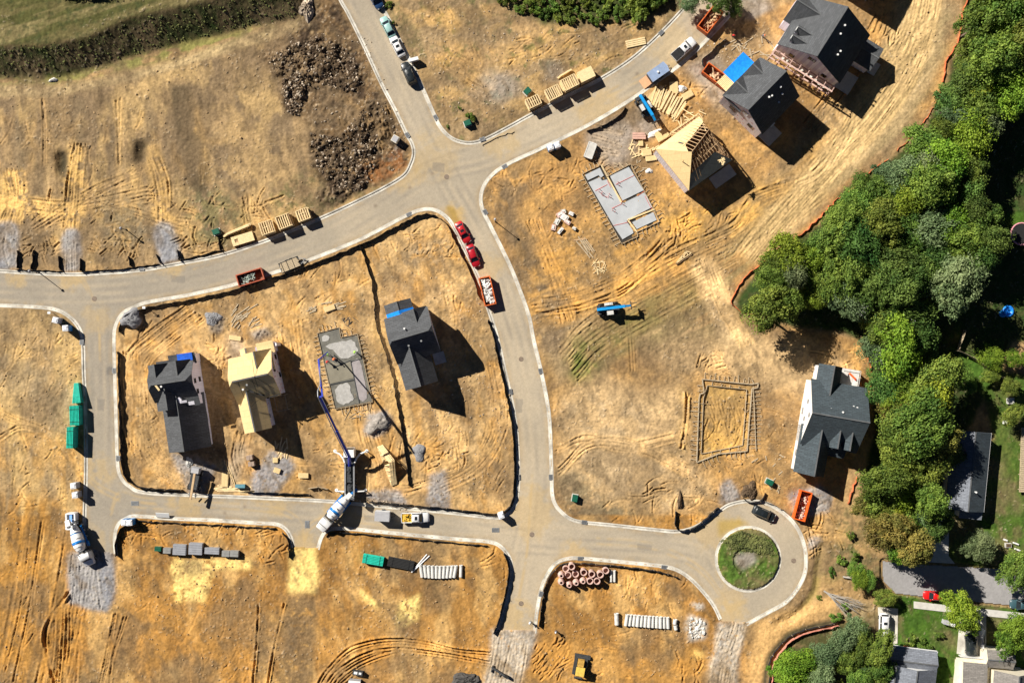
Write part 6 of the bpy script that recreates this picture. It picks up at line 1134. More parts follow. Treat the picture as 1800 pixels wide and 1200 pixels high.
for i, (px, py, m_) in enumerate(((1660, 1091, M_tent), (1671, 1094, M_white))): simple('garden_bin', [('bin_body', m_, [(0, 0, .5, .9 if i else 1.2, .8, 1.0)]), ('lid', m_, [(0, 0, 1.04, 1.0 if i else 1.3, .9, .08)])], '%s beside the round bright green tree' % ('grey garden box' if not i else 'white garden box'), 'garden box', px, py, -15)
simple('recycling_bin', [('bin_body', mat('bin_blue', (.02, .2, .6), .5, .2, 2), [(0, 0, .5, .7, .7, 1.0)]), ('lid', mat('bin_blue2', (.03, .25, .7), .5, .2, 2), [(0, 0, 1.04, .8, .8, .08)])], 'blue bin in front of the cream house garage', 'bin', 1706, 1156, 0)
simple('orange_tarp_roll', [('roll', mat('orange_roll', (.85, .15, .03), .6, .15, 2), [(0, 0, .2, 1.6, .35, .3, .0)]), ('cap', M_redf, [(.95, -.05, .2, .25, .3, .25)])], 'orange red roll lying on the white deck of the east house', 'roll', 1490.5, 660, -45, z=2.55)
# ------------------------------------------------------------------ fences
def fence(pts, label, h_=.9, m=M_fabric, post_m=M_lumber2, gap=3.2, name='silt_fence', th=.04, wob=.12, lean=0.0, group=None, pgap=None):
    q = catmull(pts, step=6); c = q[len(q)//2]; t = thing(name, label, 'fence', c[0], c[1], 0, group, z=0); o = W(*c); mb = MB(); rr = random.Random(int(c[0]*3+c[1])); P = []
    for i, p in enumerate(q): v = W(*p)-o; P.append(Vector((v.x+rr.uniform(-wob, wob), v.y+rr.uniform(-wob, wob), 0)))
    vs = []
    for i, p in enumerate(P):
        a, b = P[max(0, i-1)], P[min(len(P)-1, i+1)]; d = (b-a).normalized(); nr = Vector((-d.y, d.x, 0)); g_ = gh(*q[i]); ln = rr.uniform(-.1, .1)+lean; hh = h_*rr.uniform(.88, 1.05)
        for z, s_ in ((g_-.15, 0), (g_+hh, ln)): vs += [p+nr*(s_-th/2)+Vector((0, 0, z)), p+nr*(s_+th/2)+Vector((0, 0, z))]
    fs = []
    for i in range(len(P)-1):
        a, b = i*4, i*4+4; fs += [(a, b, b+2, a+2), (a+3, b+3, b+1, a+1), (a+2, b+2, b+3, a+3), (a+1, b+1, b, a)]
    mb.add(vs, fs); mb.build('fabric', m, t); k = max(1, int(gap/(6*S)))
    for i in range(0, len(P), k): mb = MB(); g_ = gh(*q[i]); mb.bar((P[i].x, P[i].y, g_-.2), (P[i].x, P[i].y, g_+h_+.18), .07); mb.build('post', post_m, t)
    return t
def inset(k, a, b, d, cl=False):
    q = kc[k]; g_ = np.gradient(q, axis=0); g_ /= np.hypot(g_[:, 0], g_[:, 1])[:, None]; nr = np.stack([-g_[:, 1], g_[:, 0]], 1); p = (q+nr*d)[int(a*len(q)):int(b*len(q))]; return [tuple(x) for x in p[::6]]
fence(inset(4, 0.008, .385, 9), 'black silt fence inside the kerb under the left street', h_=.95); fence(inset(4, .40, .68, 7), 'black silt fence curving along the middle street past the red cars', h_=.95)
fence(inset(4, .73, .79, 10), 'short black silt fence at the lower kerb by the pump truck'); fence(inset(4, .835, .995, 9), 'tall black silt fence along the left inner street', h_=1.15)
fence([(632,430),(640,450),(655,500),(660,560),(668,588)], 'black silt fence dividing the middle lots, upper stretch'); fence([(668,588),(690,660),(700,720),(712,790),(719,852)], 'black silt fence dividing the middle lots, lower stretch', h_=.9)
fence([(205,976),(206,950),(214,928),(228,917)], 'short black silt fence at the gravel entrance corner', h_=1.1); fence(inset(6, .20, .88, 7), 'black silt fence along the top of the lower left lot', h_=.6); fence([(498,936),(506,946),(509,962),(510,980)], 'short black silt fence at the sand entrance, left side', h_=.9); fence(inset(7, .05, .66, 6), 'black silt fence along the top of the lower middle lot', h_=.6); fence([(885,970),(893,990),(893,1010),(888,1040),(880,1075),(868,1112)], 'black silt fence down the right side of the lower middle lot', h_=1.1)
fence([(947,1100),(953,1060),(958,1030),(968,1010),(985,992),(1010,988),(1060,991),(1110,996),(1160,1003),(1190,1014)], 'black silt fence curving around the manhole rings')
fence([(1187,896),(1186,924),(1200,931),(1225,922),(1262,890)], 'black silt fence at the grassy corner left of the turning circle', h_=.9); fence([(1304,872),(1312,880),(1334,880),(1345,865)], 'black silt fence corner above the turning circle', h_=.8); fence([(1345,880),(1370,893),(1385,903)], 'short low silt fence beside the turning circle', h_=.4)
for a, b, lb in (((33,472),(33,440),'first'), ((58,474),(62,440),'second'), ((108,476),(106,450),'third'), ((144,476),(143,455),'fourth'), ((230,467),(227,450),'fifth'), ((283,463),(276,448),'sixth'), ((316,458),(313,440),'seventh'), ((390,441),(385,420),'eighth')): fence([a, b], '%s short black fence stub from the left along the left street' % lb, h_=.8)
fence([(30,474),(60,475),(108,477)], 'low black silt fence left of the middle gravel drive', h_=.5); fence([(144,477),(200,474),(280,465)], 'low black silt fence between two gravel drives on the left street', h_=.5); fence([(318,457),(350,450),(392,440)], 'low black silt fence right of the third gravel drive', h_=.5)
fence([(1030,232),(1060,222),(1085,205),(1100,190)], 'black silt fence along the kerb by the concrete tub', h_=.7); fence([(1275,70),(1245,95),(1232,110),(1240,122)], 'black silt fence behind the upper orange dumpster', h_=.9); fence([(848,255),(880,240),(905,232)], 'low dark fence along the upper corner lot', h_=.15)
fence([(1345,1225),(1352,1195),(1352,1160),(1378,1125),(1405,1108),(1470,1093)], 'dark silt fence curving around the lower woodland', h_=.7); fence([(1346,1232),(1356,1198),(1358,1165),(1382,1130),(1408,1113),(1472,1098)], 'pinkish orange safety fence beside the dark silt fence', h_=.9, m=mat('faded_net', (.62, .25, .18), .6, .2, 3), name='safety_fence')
of = dict(m=M_orangenet, h_=.5, name='safety_fence', th=.05, wob=.3, lean=.08)
fence([(1700,0),(1688,25),(1685,60),(1672,90),(1662,110),(1655,145)], 'orange safety fence along the woods at the top right', **of); fence([(1653,150),(1645,180),(1630,205),(1600,240),(1575,265)], 'thin sagging orange fence between two brighter stretches', h_=.3, m=M_orangenet, name='safety_fence', wob=.2); fence([(1560,280),(1530,300),(1500,330),(1472,350)], 'orange safety fence along the middle woodland edge', h_=.4, m=M_orangenet, name='safety_fence', lean=.1); fence([(1470,350),(1440,380),(1410,410),(1380,430),(1345,455)], 'orange safety fence with crumpled red heaps', **of)
fence([(1345,457),(1310,485),(1290,515),(1286,535),(1310,552),(1345,550)], 'orange safety fence rounding the woodland tip', h_=.5, m=M_orangenet, name='safety_fence', lean=.1); fence([(1512,590),(1520,615),(1530,650),(1531,690)], 'bright orange safety fence behind the east house deck', **of); fence([(1504,838),(1498,860),(1487,885)], 'bright orange safety fence below the east house', **of)
fence([(1678,616),(1700,625),(1740,652),(1790,680)], 'grey timber garden fence across the lawn corner', h_=1.8, m=M_lumber2, name='garden_fence', wob=0); fence([(1682,614),(1686,600),(1693,580)], 'weathered timber fence end in the tree shade', h_=1.6, m=M_lumber2, name='garden_fence', wob=0); fence([(1640,835),(1642,870),(1637,892)], 'pale broken fence beside the long low house drive', h_=1.2, m=M_deadwood, name='garden_fence')
# lamps, poles, grates
def lamp(px, py, rz, label, hgt=4.2):
    t = thing('street_lamp', label, 'street lamp', px, py, rz, 'street lamps'); mb = MB(); mb.tube((0, 0, 0), (0, 0, hgt), .09, 8, .06); mb.build('pole', M_dsteel, t); mb = MB(); mb.tube((0, 0, hgt), (0, 0, hgt+.15), .12, 8, .28); mb.tube((0, 0, hgt+.15), (0, 0, hgt+.45), .28, 8, .1); mb.build('lamp_head', M_tent, t); mb = MB(); mb.tube((0, 0, 0), (0, 0, .35), .2, 8, .1); mb.build('base', M_dsteel, t)
lamp(69, 479, 0, 'street lamp at the left street kerb between gravel drives'); lamp(871, 390, 0, 'street lamp at the corner right of the red cars'); lamp(222, 404, 0, 'thin lamp post in the left lots', 3.0)
for px, py, lb in ((94, 550, 'square white sign post at the left corner'), (259, 541, 'square white sign post beside the gravel heap')):
    t = thing('sign_post', lb, 'sign', px, py, 0); mb = MB(); mb.bar((0, 0, 0), (0, 0, 2.0), .08); mb.build('post', M_steel, t); mb = MB(); mb.box(0, 0, 2.0, .6, .5, .06); mb.build('plate', M_white, t)
def grate(px, py, rz, label, l=.9, w_=.6, z=.035):
    t = thing('storm_drain', label, 'storm drain', px, py, rz, 'storm drains', z=z); mb = MB(); mb.box(0, 0, 0, l+.2, w_+.2, .05); mb.build('frame', M_steel, t); mb = MB(); [mb.box(-l/2+.07+i*l/6, 0, .03, .07, w_, .03) for i in range(6)]; mb.build('bars', M_dsteel, t)
dr = [(766,207,-60,'right kerb above the crossroads'),(716,238,-60,'left kerb above the crossroads'),(719,377,25,'kerb left of the muddy puddle'),(853,373,-60,'kerb opposite the red cars'),(950,652,-78,'right kerb halfway down the middle street'),(968,838,-88,'right kerb near the lower junction'),(208,805,88,'inner kerb of the left street'),(201,651,88,'inner kerb opposite the pipe bundles'),(951,1043,75,'kerb left of the manhole rings'),(1027,917,-8,'kerb at the start of the turning road'),(1167,996,-8,'kerb below the turning road'),(1020,981,0,'kerb above the manhole rings'),(249,472,4,'left street kerb between fences'),(144,601,88,'kerb below the two left toilets'),(1162,58,45,'upper street kerb near the bushes'),(848,245,18,'corner kerb by the green box'),(887,293,30,'kerb at the right corner of the crossroads'),(897,688,-80,'left kerb beside the big house shadow'),(911,838,-88,'left kerb near the lower junction')]
for px, py, rz, lb in dr: grate(px, py, rz, 'dark storm drain set in the '+lb, z=.17)
for px, py, rz, lb in ((237,884,0,'lower left street bend'),(540,921,90,'road at the sand entrance'),(871,931,0,'road left of the lower junction')): grate(px, py, rz, 'slotted drain grate in the '+lb, 1.3, .7, .03)
for px, py, lb in ((166,525,'left street junction'),(785,311,'main crossroads'),(935,939,'lower junction'),(916,1060,'lower middle road'),(916,631,'middle street'),(1395,985,'turning circle')):
    mb = MB(); mb.lathe([(.01, .03), (.34, .03), (.36, .01), (.5, .02), (.5, 0)], 20); solo(mb, 'manhole_cover', mat('iron_cover', (.22, .17, .13), .7, .3, 4), 'round iron manhole cover in the '+lb, 'manhole cover', px, py, 0, 'manhole covers', z=.01)
# side pavements and drives
for nm, p, z1, m_ in zip(('pavement', 'driveway', 'driveway', 'driveway'), DRV, (.17, .15, .15, .15), (M_conc, M_kerb, M_kerb, M_conc)): poly_obj(nm, p, 0, z1, m_, kind='structure')
for x, y0_, y1_ in ((1.0, 0, 0),): pass
simple('site_box', [('box_body', M_tent, [(0, 0, .9, 2.3, 1.3, 1.5)]), ('roof', M_white, [(0, 0, 1.7, 2.4, 1.4, .08)])], 'white roofed box at the bottom edge of the lower middle lot', 'box', 625, 1197, -5)
simple('compressor', [('housing', M_dsteel, [(0, 0, .6, 2.0, .8, .8)]), ('hood', M_white, [(-.4, .1, 1.04, .7, .5, .08), (.5, .1, 1.04, .5, .4, .08)]), ('skid', M_dsteel, [(0, 0, .1, 2.2, .9, .15)])], 'dark machine with white caps above the white roofed box', 'compressor', 630, 1180, -8)
t = thing('mini_loader', 'dark folded machine lying on the grey gravel road end', 'machine', 879, 1179, -28); mb = MB(); mb.bar((-2, .2, .5), (2.0, -.2, .7), .35, .5); mb.bar((-1.9, .6, .3), (-1.6, -.8, .3), .2); mb.bar((0, .2, .4), (.2, -.9, .2), .16); mb.build('frame', M_dsteel, t); mb = MB(); mb.box(1.4, -.1, .7, 1.0, .7, .5, taper=.7); mb.build('engine', M_black, t)
lump(817, 1196, 3.2, 1.8, 1.0, mat('dark_heap', (.07, .065, .06), .9, .5, 1.0), 'debris_heap', 'dark debris heap at the bottom edge beside the gravel road end', 'debris heap', 21, 10, smooth=False)
lump(1195, 880, .5, 1.9, .7, M_darksoil, 'soil_heap', 'dark soil lump at the grassy corner left of the turning circle', 'soil heap', 22); lump(1318, 862, 1.6, 1.9, .7, M_darksoil, 'soil_heap', 'dark clod heap above the turning circle', 'soil heap', 23, smooth=False)
# people
def person(px, py, rz, label, top=M_lime, hat=M_white, legs=M_jean, pose='work', z=None, group=None):
    t = thing('person', label, 'person', px, py, rz, group, z)
    V = []; E = []; Rr = []
    def v(x, y, z_, r, p=None): V.append((x, y, z_)); Rr.append(r); i = len(V)-1; (E.append((p, i)) if p is not None else None); return i
    b = .25 if pose == 'work' else 0.03
    pel = v(0, 0, .95, .15); ch = v(b*.7, 0, 1.25, .16, pel); sh = v(b, 0, 1.43, .15, ch); nk = v(b*1.15, 0, 1.53, .06, sh); hd = v(b*1.3, 0, 1.64, .09, nk); v(b*1.35, 0, 1.75, .085, hd)
    for sg in (-1, 1):
        k = v(.1+.06*sg, sg*.11, .5, .07, pel); a = v(-.02+.06*sg, sg*.13, .08, .05, k); v(.16+.06*sg, sg*.14, .04, .045, a)
        s_ = v(b, sg*.2, 1.4, .07, sh); e = v(b+.15, sg*.27, 1.15, .045, s_); w_ = v(b+.38, sg*.18, 1.05, .032, e); pm2 = v(b+.46, sg*.17, 1.02, .034, w_)
        for f in range(4): q = v(b+.52, sg*(.14+.022*f), 1.0-.004*f, .010, pm2); v(b+.55-.008*abs(f-1), sg*(.14+.022*f), .96, .008, q)
        q = v(b+.47, sg*.12, 1.03, .011, pm2); v(b+.50, sg*.10, .99, .009, q)
    me = bpy.data.meshes.new('body'); me.from_pydata(V, E, []); o = bpy.data.objects.new('body', me); col.objects.link(o); o.parent = t; me.materials.append(legs)
    sk = o.modifiers.new('skin', 'SKIN'); o.modifiers.new('sub', 'SUBSURF').render_levels = 1
    for i, r_ in enumerate(Rr): me.skin_vertices[0].data[i].radius = (r_, r_)
    me.skin_vertices[0].data[0].use_root = True
    mb = MB(); mb.lathe([(.16, 0), (.22, .15), (.23, .4), (.1, .52), (.07, .5)], 14, T=Matrix.Translation((b*.4, 0, .98)) @ Matrix.Shear('XY', 4, (b, 0)) @ Matrix.Diagonal((.8, 1.15, 1, 1))); mb.build('vest', top, t, True)
    mb = MB(); mb.tube((b, -.21, 1.43), (b+.12, -.29, 1.18), .09, 8, .07); mb.tube((b, .21, 1.43), (b+.12, .29, 1.18), .09, 8, .07); mb.build('sleeve', top, t, True)
    mb = MB(); mb.lathe([(.17, -.02), (.14, 0), (.135, .08), (.08, .14), (.01, .155)], 14, T=Matrix.Translation((b*1.35, 0, 1.74))); mb.build('hard_hat', hat, t, True); return t
person(577, 622, -30, 'worker in lime clothing holding the pump hose on the wet slab', M_lime, M_lime, z=.4); person(624, 617, -45, 'worker in lime clothing standing at the right side of the wet slab', M_lime, M_lime, z=.4)
person(588, 629, -60, 'worker in orange on the wet slab beside the hose', M_orangef, M_orangef, z=.38); person(576, 634, -50, 'worker in dark red at the left edge of the wet slab', M_redf, M_redf, z=.38)
person(1287, 64, -90, 'person in red top on the soil near the upper houses', M_redf, M_redf); person(1366, 84, 0, 'worker in lime at the foot of the scaffold', M_lime, M_lime); person(1339, 64, -60, 'person in a tan hat on the grey drive near the upper houses', M_greyf, M_orangef); person(976, 1107, -40, 'person in grey walking on the lower right lot', M_greyf, M_white, pose='stand'); person(931, 1091, -40, 'person in white at the end of the lower road', M_plastic, M_white, pose='stand', z=.02)
# ------------------------------------------------------------------ trees
def leaf_mat(name, c, c2):
    m = bpy.data.materials.new(name); t, N, L, b = nodes_of(m); b.inputs['Roughness'].default_value = .65; b.inputs['Specular IOR Level'].default_value = .25
    at = N.new('ShaderNodeAttribute'); at.attribute_name = 'leaf'; oi = N.new('ShaderNodeObjectInfo')
    mx = N.new('ShaderNodeMix'); mx.data_type = 'RGBA'; mx.inputs[6].default_value = (*c, 1); mx.inputs[7].default_value = (*c2, 1); L.new(at.outputs['Fac'], mx.inputs[0])
    hs = N.new('ShaderNodeHueSaturation'); mr = N.new('ShaderNodeMapRange'); mr.inputs[3].default_value = .47; mr.inputs[4].default_value = .525; L.new(oi.outputs['Random'], mr.inputs[0]); L.new(mr.outputs[0], hs.inputs['Hue'])
    mr2 = N.new('ShaderNodeMapRange'); mr2.inputs[3].default_value = .75; mr2.inputs[4].default_value = 1.25; mt = N.new('ShaderNodeMath'); mt.operation = 'FRACT'; mm = N.new('ShaderNodeMath'); mm.operation = 'MULTIPLY'; mm.inputs[1].default_value = 7.31
    L.new(oi.outputs['Random'], mm.inputs[0]); L.new(mm.outputs[0], mt.inputs[0]); L.new(mt.outputs[0], mr2.inputs[0]); L.new(mr2.outputs[0], hs.inputs['Value'])
    L.new(mx.outputs[2], hs.inputs['Color']); L.new(hs.outputs[0], b.inputs['Base Color'])
    tr_ = N.new('ShaderNodeBsdfTranslucent'); L.new(hs.outputs[0], tr_.inputs['Color']); ms = N.new('ShaderNodeMixShader'); ms.inputs[0].default_value = .25
    L.new(b.outputs[0], ms.inputs[1]); L.new(tr_.outputs[0], ms.inputs[2]); L.new(ms.outputs[0], N['Material Output'].inputs[0]); return m
LM = {'mid': leaf_mat('mid_leaves', (.065, .13, .02), (.25, .34, .055)), 'dark': leaf_mat('dark_leaves', (.045, .11, .022), (.16, .25, .05)), 'lime': leaf_mat('lime_leaves', (.10, .19, .018), (.32, .42, .04)), 'olive': leaf_mat('olive_leaves', (.12, .14, .03), (.32, .28, .06)), 'grey': leaf_mat('grey_leaves', (.09, .15, .06), (.22, .29, .13))}
def crown_mesh(name, seed, rad, hgt, base, nclump, nleaf, ls, m):
    r = np.random.RandomState(seed); cs = []
    for i in range(nclump):
        u = r.uniform(0, 1)**.5; a = r.uniform(0, 2*PI); rr_ = rad*(.86*u if r.rand() < .85 else 1.05*u); zz = base+hgt*(.25+.7*math.sqrt(max(0, 1-u*u))*r.uniform(.35, 1.0)); cs.append((rr_*math.cos(a), rr_*math.sin(a)*.85, zz, rad*(r.uniform(.10, .22) if r.rand() < .6 else r.uniform(.22, .36))))
    n = nleaf; ci = r.randint(0, nclump, n); cc = np.array(cs)[ci]; d = r.normal(size=(n, 3)); d[:, 2] = np.abs(d[:, 2])*1.0-.35*(r.rand(n) < .35); d /= np.linalg.norm(d, axis=1)[:, None]
    rr2 = cc[:, 3]*r.uniform(.6, 1.3, n); p = cc[:, :3]+d*rr2[:, None]*np.array([1, 1, .8])
    nrm = d+r.normal(size=(n, 3))*.55; nrm /= np.linalg.norm(nrm, axis=1)[:, None]; t1 = np.cross(nrm, r.normal(size=(n, 3))); t1 /= np.linalg.norm(t1, axis=1)[:, None]; t2 = np.cross(nrm, t1); s_ = ls*r.uniform(.6, 1.3, n)[:, None]
    V = np.stack([p+t1*s_, p+t2*s_*.55, p-t1*s_, p-t2*s_*.55], 1).reshape(-1, 3).astype(np.float32); me = bpy.data.meshes.new(name)
    me.vertices.add(len(V)); me.vertices.foreach_set('co', V.ravel()); me.loops.add(n*4); me.loops.foreach_set('vertex_index', np.arange(n*4, dtype=np.int32)); me.polygons.add(n)
    me.polygons.foreach_set('loop_start', np.arange(0, n*4, 4, dtype=np.int32)); me.polygons.foreach_set('loop_total', np.full(n, 4, np.int32)); me.update(calc_edges=True)
    f = np.repeat(np.clip(r.rand(nclump)[ci]*.9+r.rand(n)*.5-.2, 0, 1), 4); at = me.attributes.new('leaf', 'FLOAT', 'POINT'); at.data.foreach_set('value', f.astype(np.float32)); me.materials.append(m); return me, cs
def trunk_mesh(name, seed, cs, hgt, base, m, r0=.22):
    rr = random.Random(seed); mb = MB(); top = Vector((rr.uniform(-.4, .4), rr.uniform(-.4, .4), base+hgt*.45)); mb.tube((0, 0, -.2), tuple(top*.5), r0, 8, r0*.75); mb.tube(tuple(top*.5), tuple(top), r0*.75, 8, r0*.45)
    for c in cs[::3]: mb.tube(tuple(top*rr.uniform(.5, .95)), c[:3], r0*.3, 5, .03)
    me = bpy.data.meshes.new(name); me.from_pydata(mb.v, [], mb.f); me.materials.append(m); return me
PROTO = {}
def proto(kind, i):
    if (kind, i) not in PROTO:
        if kind == 'bush': c, cs = crown_mesh('bush_crown', 50+i, 1.0, 1.1, -.1, 12, 900, .13, LM['mid'])
        else: c, cs = crown_mesh('crown_'+kind, hash((len(kind), i)) % 991+i*13, 4.5, 5.5, 5.2, 64, 10000, .21, LM[kind])
        PROTO[kind, i] = (c, trunk_mesh('trunk_mesh', i, cs, 5.5 if kind != 'bush' else 1, 5.2 if kind != 'bush' else 0, M_bark, .24 if kind != 'bush' else .06))
    return PROTO[kind, i]
def tree(px, py, sc, kind, label, group=None, seed=0, zc=None, name='tree', hs=1.0):
    """px,py: where the crown is seen"""
    c, tm = proto(kind, seed % 3); zc = 8.5*sc*hs if kind != 'bush' else .6*sc; p = W(px, py, zc)
    t = bpy.data.objects.new(name, None); col.objects.link(t); gx = ghw(p.x, p.y); t.location = (p.x, p.y, gx); t.rotation_euler = (0, 0, (seed*2.399) % 6.28); aa = 1+.22*math.sin(seed*3.7+px); t.scale = (sc*aa, sc/aa, sc*hs*(1+.18*math.sin(seed*1.9)))
    tag(t, label, 'tree' if name == 'tree' else 'bush', group)
    for n_, me in (('crown', c), ('trunk', tm)): o = bpy.data.objects.new(n_, me); col.objects.link(o); o.parent = t
    return t
def pip(x, y, poly):
    r = False; n = len(poly)
    for i in range(n):
        (ax, ay), (bx, by) = poly[i], poly[(i+1) % n]
        if (ay > y) != (by > y) and x < (bx-ax)*(y-ay)/(by-ay)+ax: r = not r
    return r
canopy = [(1710,-40),(1712,40),(1690,120),(1678,170),(1640,235),(1590,285),(1540,318),(1490,352),(1465,390),(1410,425),(1360,460),(1335,505),(1320,545),(1380,560),(1440,530),(1520,545),(1530,600),(1545,640),(1550,700),(1572,730),(1565,790),(1556,830),(1525,855),(1515,890),(1540,930),(1565,970),(1600,975),(1610,920),(1625,880),(1640,820),(1665,770),(1680,710),(1660,650),(1620,600),(1625,540),(1665,535),(1700,540),(1690,500),(1720,480),(1750,430),(1745,380),(1720,320),(1715,260),(1750,220),(1780,170),(1860,120),(1860,-40)]
rr = random.Random(5); pts = []
for _ in range(9000):
    x, y = rr.uniform(1290, 1860), rr.uniform(-40, 990)
    if all(pip(x+dx, y+dy, canopy) for dx, dy in ((9, 0), (-12, 0), (0, 10), (0, -10))) and all((x-a)**2+(y-b)**2 > 27**2 for a, b in pts): pts.append((x, y))
kinds = {'mid': 'mid green broad tree in the dense woodland right of the orange fence', 'dark': 'dark green tree in the dense woodland right of the orange fence', 'lime': 'yellow green tree in the dense woodland right of the orange fence', 'olive': 'olive brown tree in the woodland belt beside the east house', 'grey': 'pale grey green tree in the dense woodland right of the orange fence'}
for i, (x, y) in enumerate(pts):
    q = rr.random(); k = 'mid' if q < .42 else 'dark' if q < .74 else 'lime' if q < .94 else 'grey'
    if y > 720: k = 'olive' if q < .35 else 'mid' if q < .7 else 'lime'
    if 1640 > x > 1540 and y < 350 and q > .6: k = 'grey'
    e = 1.0 if (x < 1480 and y > 380) else 1.15
    if y > 880: e = .85
    tree(x, y, rr.uniform(.6, 1.08)*e, k, kinds[k] if k != 'mid' or y < 720 else 'mid green broad tree in the narrow tree belt below the woodland', {'mid': 'mid green woodland trees', 'dark': 'dark woodland trees', 'lime': 'yellow green woodland trees', 'olive': 'olive woodland trees', 'grey': 'grey green woodland trees'}[k] if not (k == 'mid' and y >= 720) else 'mid green belt trees', i)
# lower woodland
low = [(1398,1158),(1428,1136),(1480,1126),(1510,1108),(1540,1115),(1555,1150),(1560,1240),(1376,1240),(1380,1190)]; p2 = []
for _ in range(2500):
    x, y = rr.uniform(1350, 1570), rr.uniform(1090, 1240)
    if pip(x, y, low) and all((x-a)**2+(y-b)**2 > 30**2 for a, b in p2): p2.append((x, y))
for i, (x, y) in enumerate(p2):
    k = 'lime' if (x < 1430 and i % 2) else 'grey' if i % 3 == 0 else 'mid'; tree(x, y, rr.uniform(.6, .8), k, {'lime': 'yellow green', 'grey': 'grey green', 'mid': 'mid green'}[k]+' small tree in the lower woodland inside the dark silt fence', k+' trees of the lower woodland', i+40)
for px, py, sc, k, lb, hs in ((1688,1074,.95,'lime','round bright green tree beside the old street pavement',.8), (1783,1112,.9,'lime','bright green tree above the cream house',.8), (1790,1005,.9,'mid','green tree at the right edge of the old street',.9), (1700,668,.55,'mid','small dark tree on the lawn near the timber fence',.8), (1746,627,.6,'lime','small feathery tree behind the timber garden fence',.8), (1742,660,.4,'mid','small shrub like tree on the upper lawn',.8), (1778,680,.45,'mid','small tree at the right edge of the upper lawn',.8), (1779,728,.5,'mid','leafy tree beside the white lawn chair',.8), (1792,630,.5,'lime','small tree at the right frame edge above the lawn',.8), (1604,962,.85,'olive','olive tree overhanging the end of the old street',1.5), (1580,935,.9,'olive','tall olive tree above the end of the old street',1.5), (1628,905,.6,'grey','grey green tree beside the long low house drive',1.0),
        (1724,958,.75,'grey','sparse grey tree in the dark corner of the lawn',.9), (1512,1018,.45,'lime','low bright green tree on the verge by the turning circle',.8), (1528,1020,.4,'mid','small green tree left of the old street end',.8), (1556,1052,.5,'mid','shaggy green tree at the corner of the old street',.8), (1505,1000,.4,'mid','bushy tree right of the muddy ditch',.7), (1685,1155,.2,'mid','clipped round shrub at the cream house corner',.6), (1262,-12,.7,'dark','dark leafless looking tree shading the upper dumpster',1.0), (1290,8,.5,'dark','second dark tree behind the upper dumpster',.9), (1214,4,.45,'grey','sparse grey tree on the upper kerb left of the dumpster',.9), (84,-86,1.1,'dark','dark tree beyond the top left edge throwing its shadow on grass',1.0), (1620,860,.8,'mid','green tree bordering the drive of the long low house',1.0), (1672,800,.7,'dark','dark tree shading the long low house roof',1.1), (1655,925,.7,'dark','dark tree hanging over the driveway',1.5), (1635,880,.8,'mid','green tree at the head of the shaded driveway',1.4)):
    tree(px, py, sc, k, lb, None, int(px) % 7, hs=hs)
# bushes at the top
bp_ = [(870,-60),(1190,-60),(1150,20),(1100,32),(1040,38),(950,36),(905,16),(875,-8)]; bl_ = []
for _ in range(1500):
    x, y = rr.uniform(870, 1190), rr.uniform(-30, 42)
    if pip(x, y, bp_) and all((x-a)**2+(y-b)**2 > 15**2 for a, b in bl_): bl_.append((x, y))
for i, (x, y) in enumerate(bl_): tree(x, y, rr.uniform(.95, 1.5) if x < 1120 else rr.uniform(2.0, 3), 'bush', 'green bush in the dense thicket at the top edge', 'bushes of the top thicket', i, name='bush')
for i, (x, y, s_, lb) in enumerate(((827,207,1.1,'round green bush beside the dark green transformer box'),(809,190,.5,'tiny bush above the round green bush'),(787,223,.4,'tiny bush at the upper corner kerb'),(683,8,.8,'green shrub behind the top left parked cars'),(690,40,.6,'small shrub beside the pale teal pickup'),(1480,985,1.2,'green shrub on the slope right of the ditch'),(1462,1005,.9,'low shrub beside the muddy ditch'),(1500,975,1.3,'broad shrub right of the turning circle'),(1495,940,1.0,'shrub under the olive trees'),(1440,1050,.6,'small shrub below the ditch bend'),(1762,1140,1.2,'shrub beside the cream house porch'),(1600,1125,1.4,'dark shrub on the small front lawn'),(1625,1135,1.5,'wide shrub beside the grey roofed house'),(1650,1118,1.2,'shrub in the middle of the front lawn'),(1485,1065,1.0,'pale shrub at the foot of the fallen tree'),(1470,1085,1.2,'shrub above the dark silt fence'))): tree(x, y, s_, 'bush', lb, None, i, name='bush')
# fallen bare tree
def bare(px, py, rz, l, label, seed=1, spread=.35, n=22, up=.6, cat='dead tree', name='fallen_tree'):
    t = thing(name, label, cat, px, py, rz); r_ = random.Random(seed); mb = MB(); mb.tube((0, 0, .4), (l*.35, 0, .8), .2, 8, .13); mb.build('trunk', M_deadwood, t); mb = MB()
    for i in range(n):
        s0 = r_.uniform(0, .35)*l; a = r_.uniform(-spread, spread); ll = r_.uniform(.4, .75)*l; p = Vector((s0, 0, .5+s0*.05)); q = p+Vector((ll*math.cos(a), ll*math.sin(a), r_.uniform(0, up)*2)); mb.tube(p, q, .07, 5, .02)
        for k in range(3): f = r_.uniform(.4, .9); m_ = p.lerp(q, f); b2 = a+r_.uniform(-.5, .5); mb.tube(m_, m_+Vector((1.4*math.cos(b2), 1.4*math.sin(b2), r_.uniform(-.2, .6))), .035, 4, .01)
    mb.build('branch', M_deadwood, t)
bare(1447, 1037, -33, 9.5, 'fallen bare grey tree pointing at the white suv'); bare(1480, 1012, -8, 5, 'small bare branch near the old street end', 3, .3, 6)
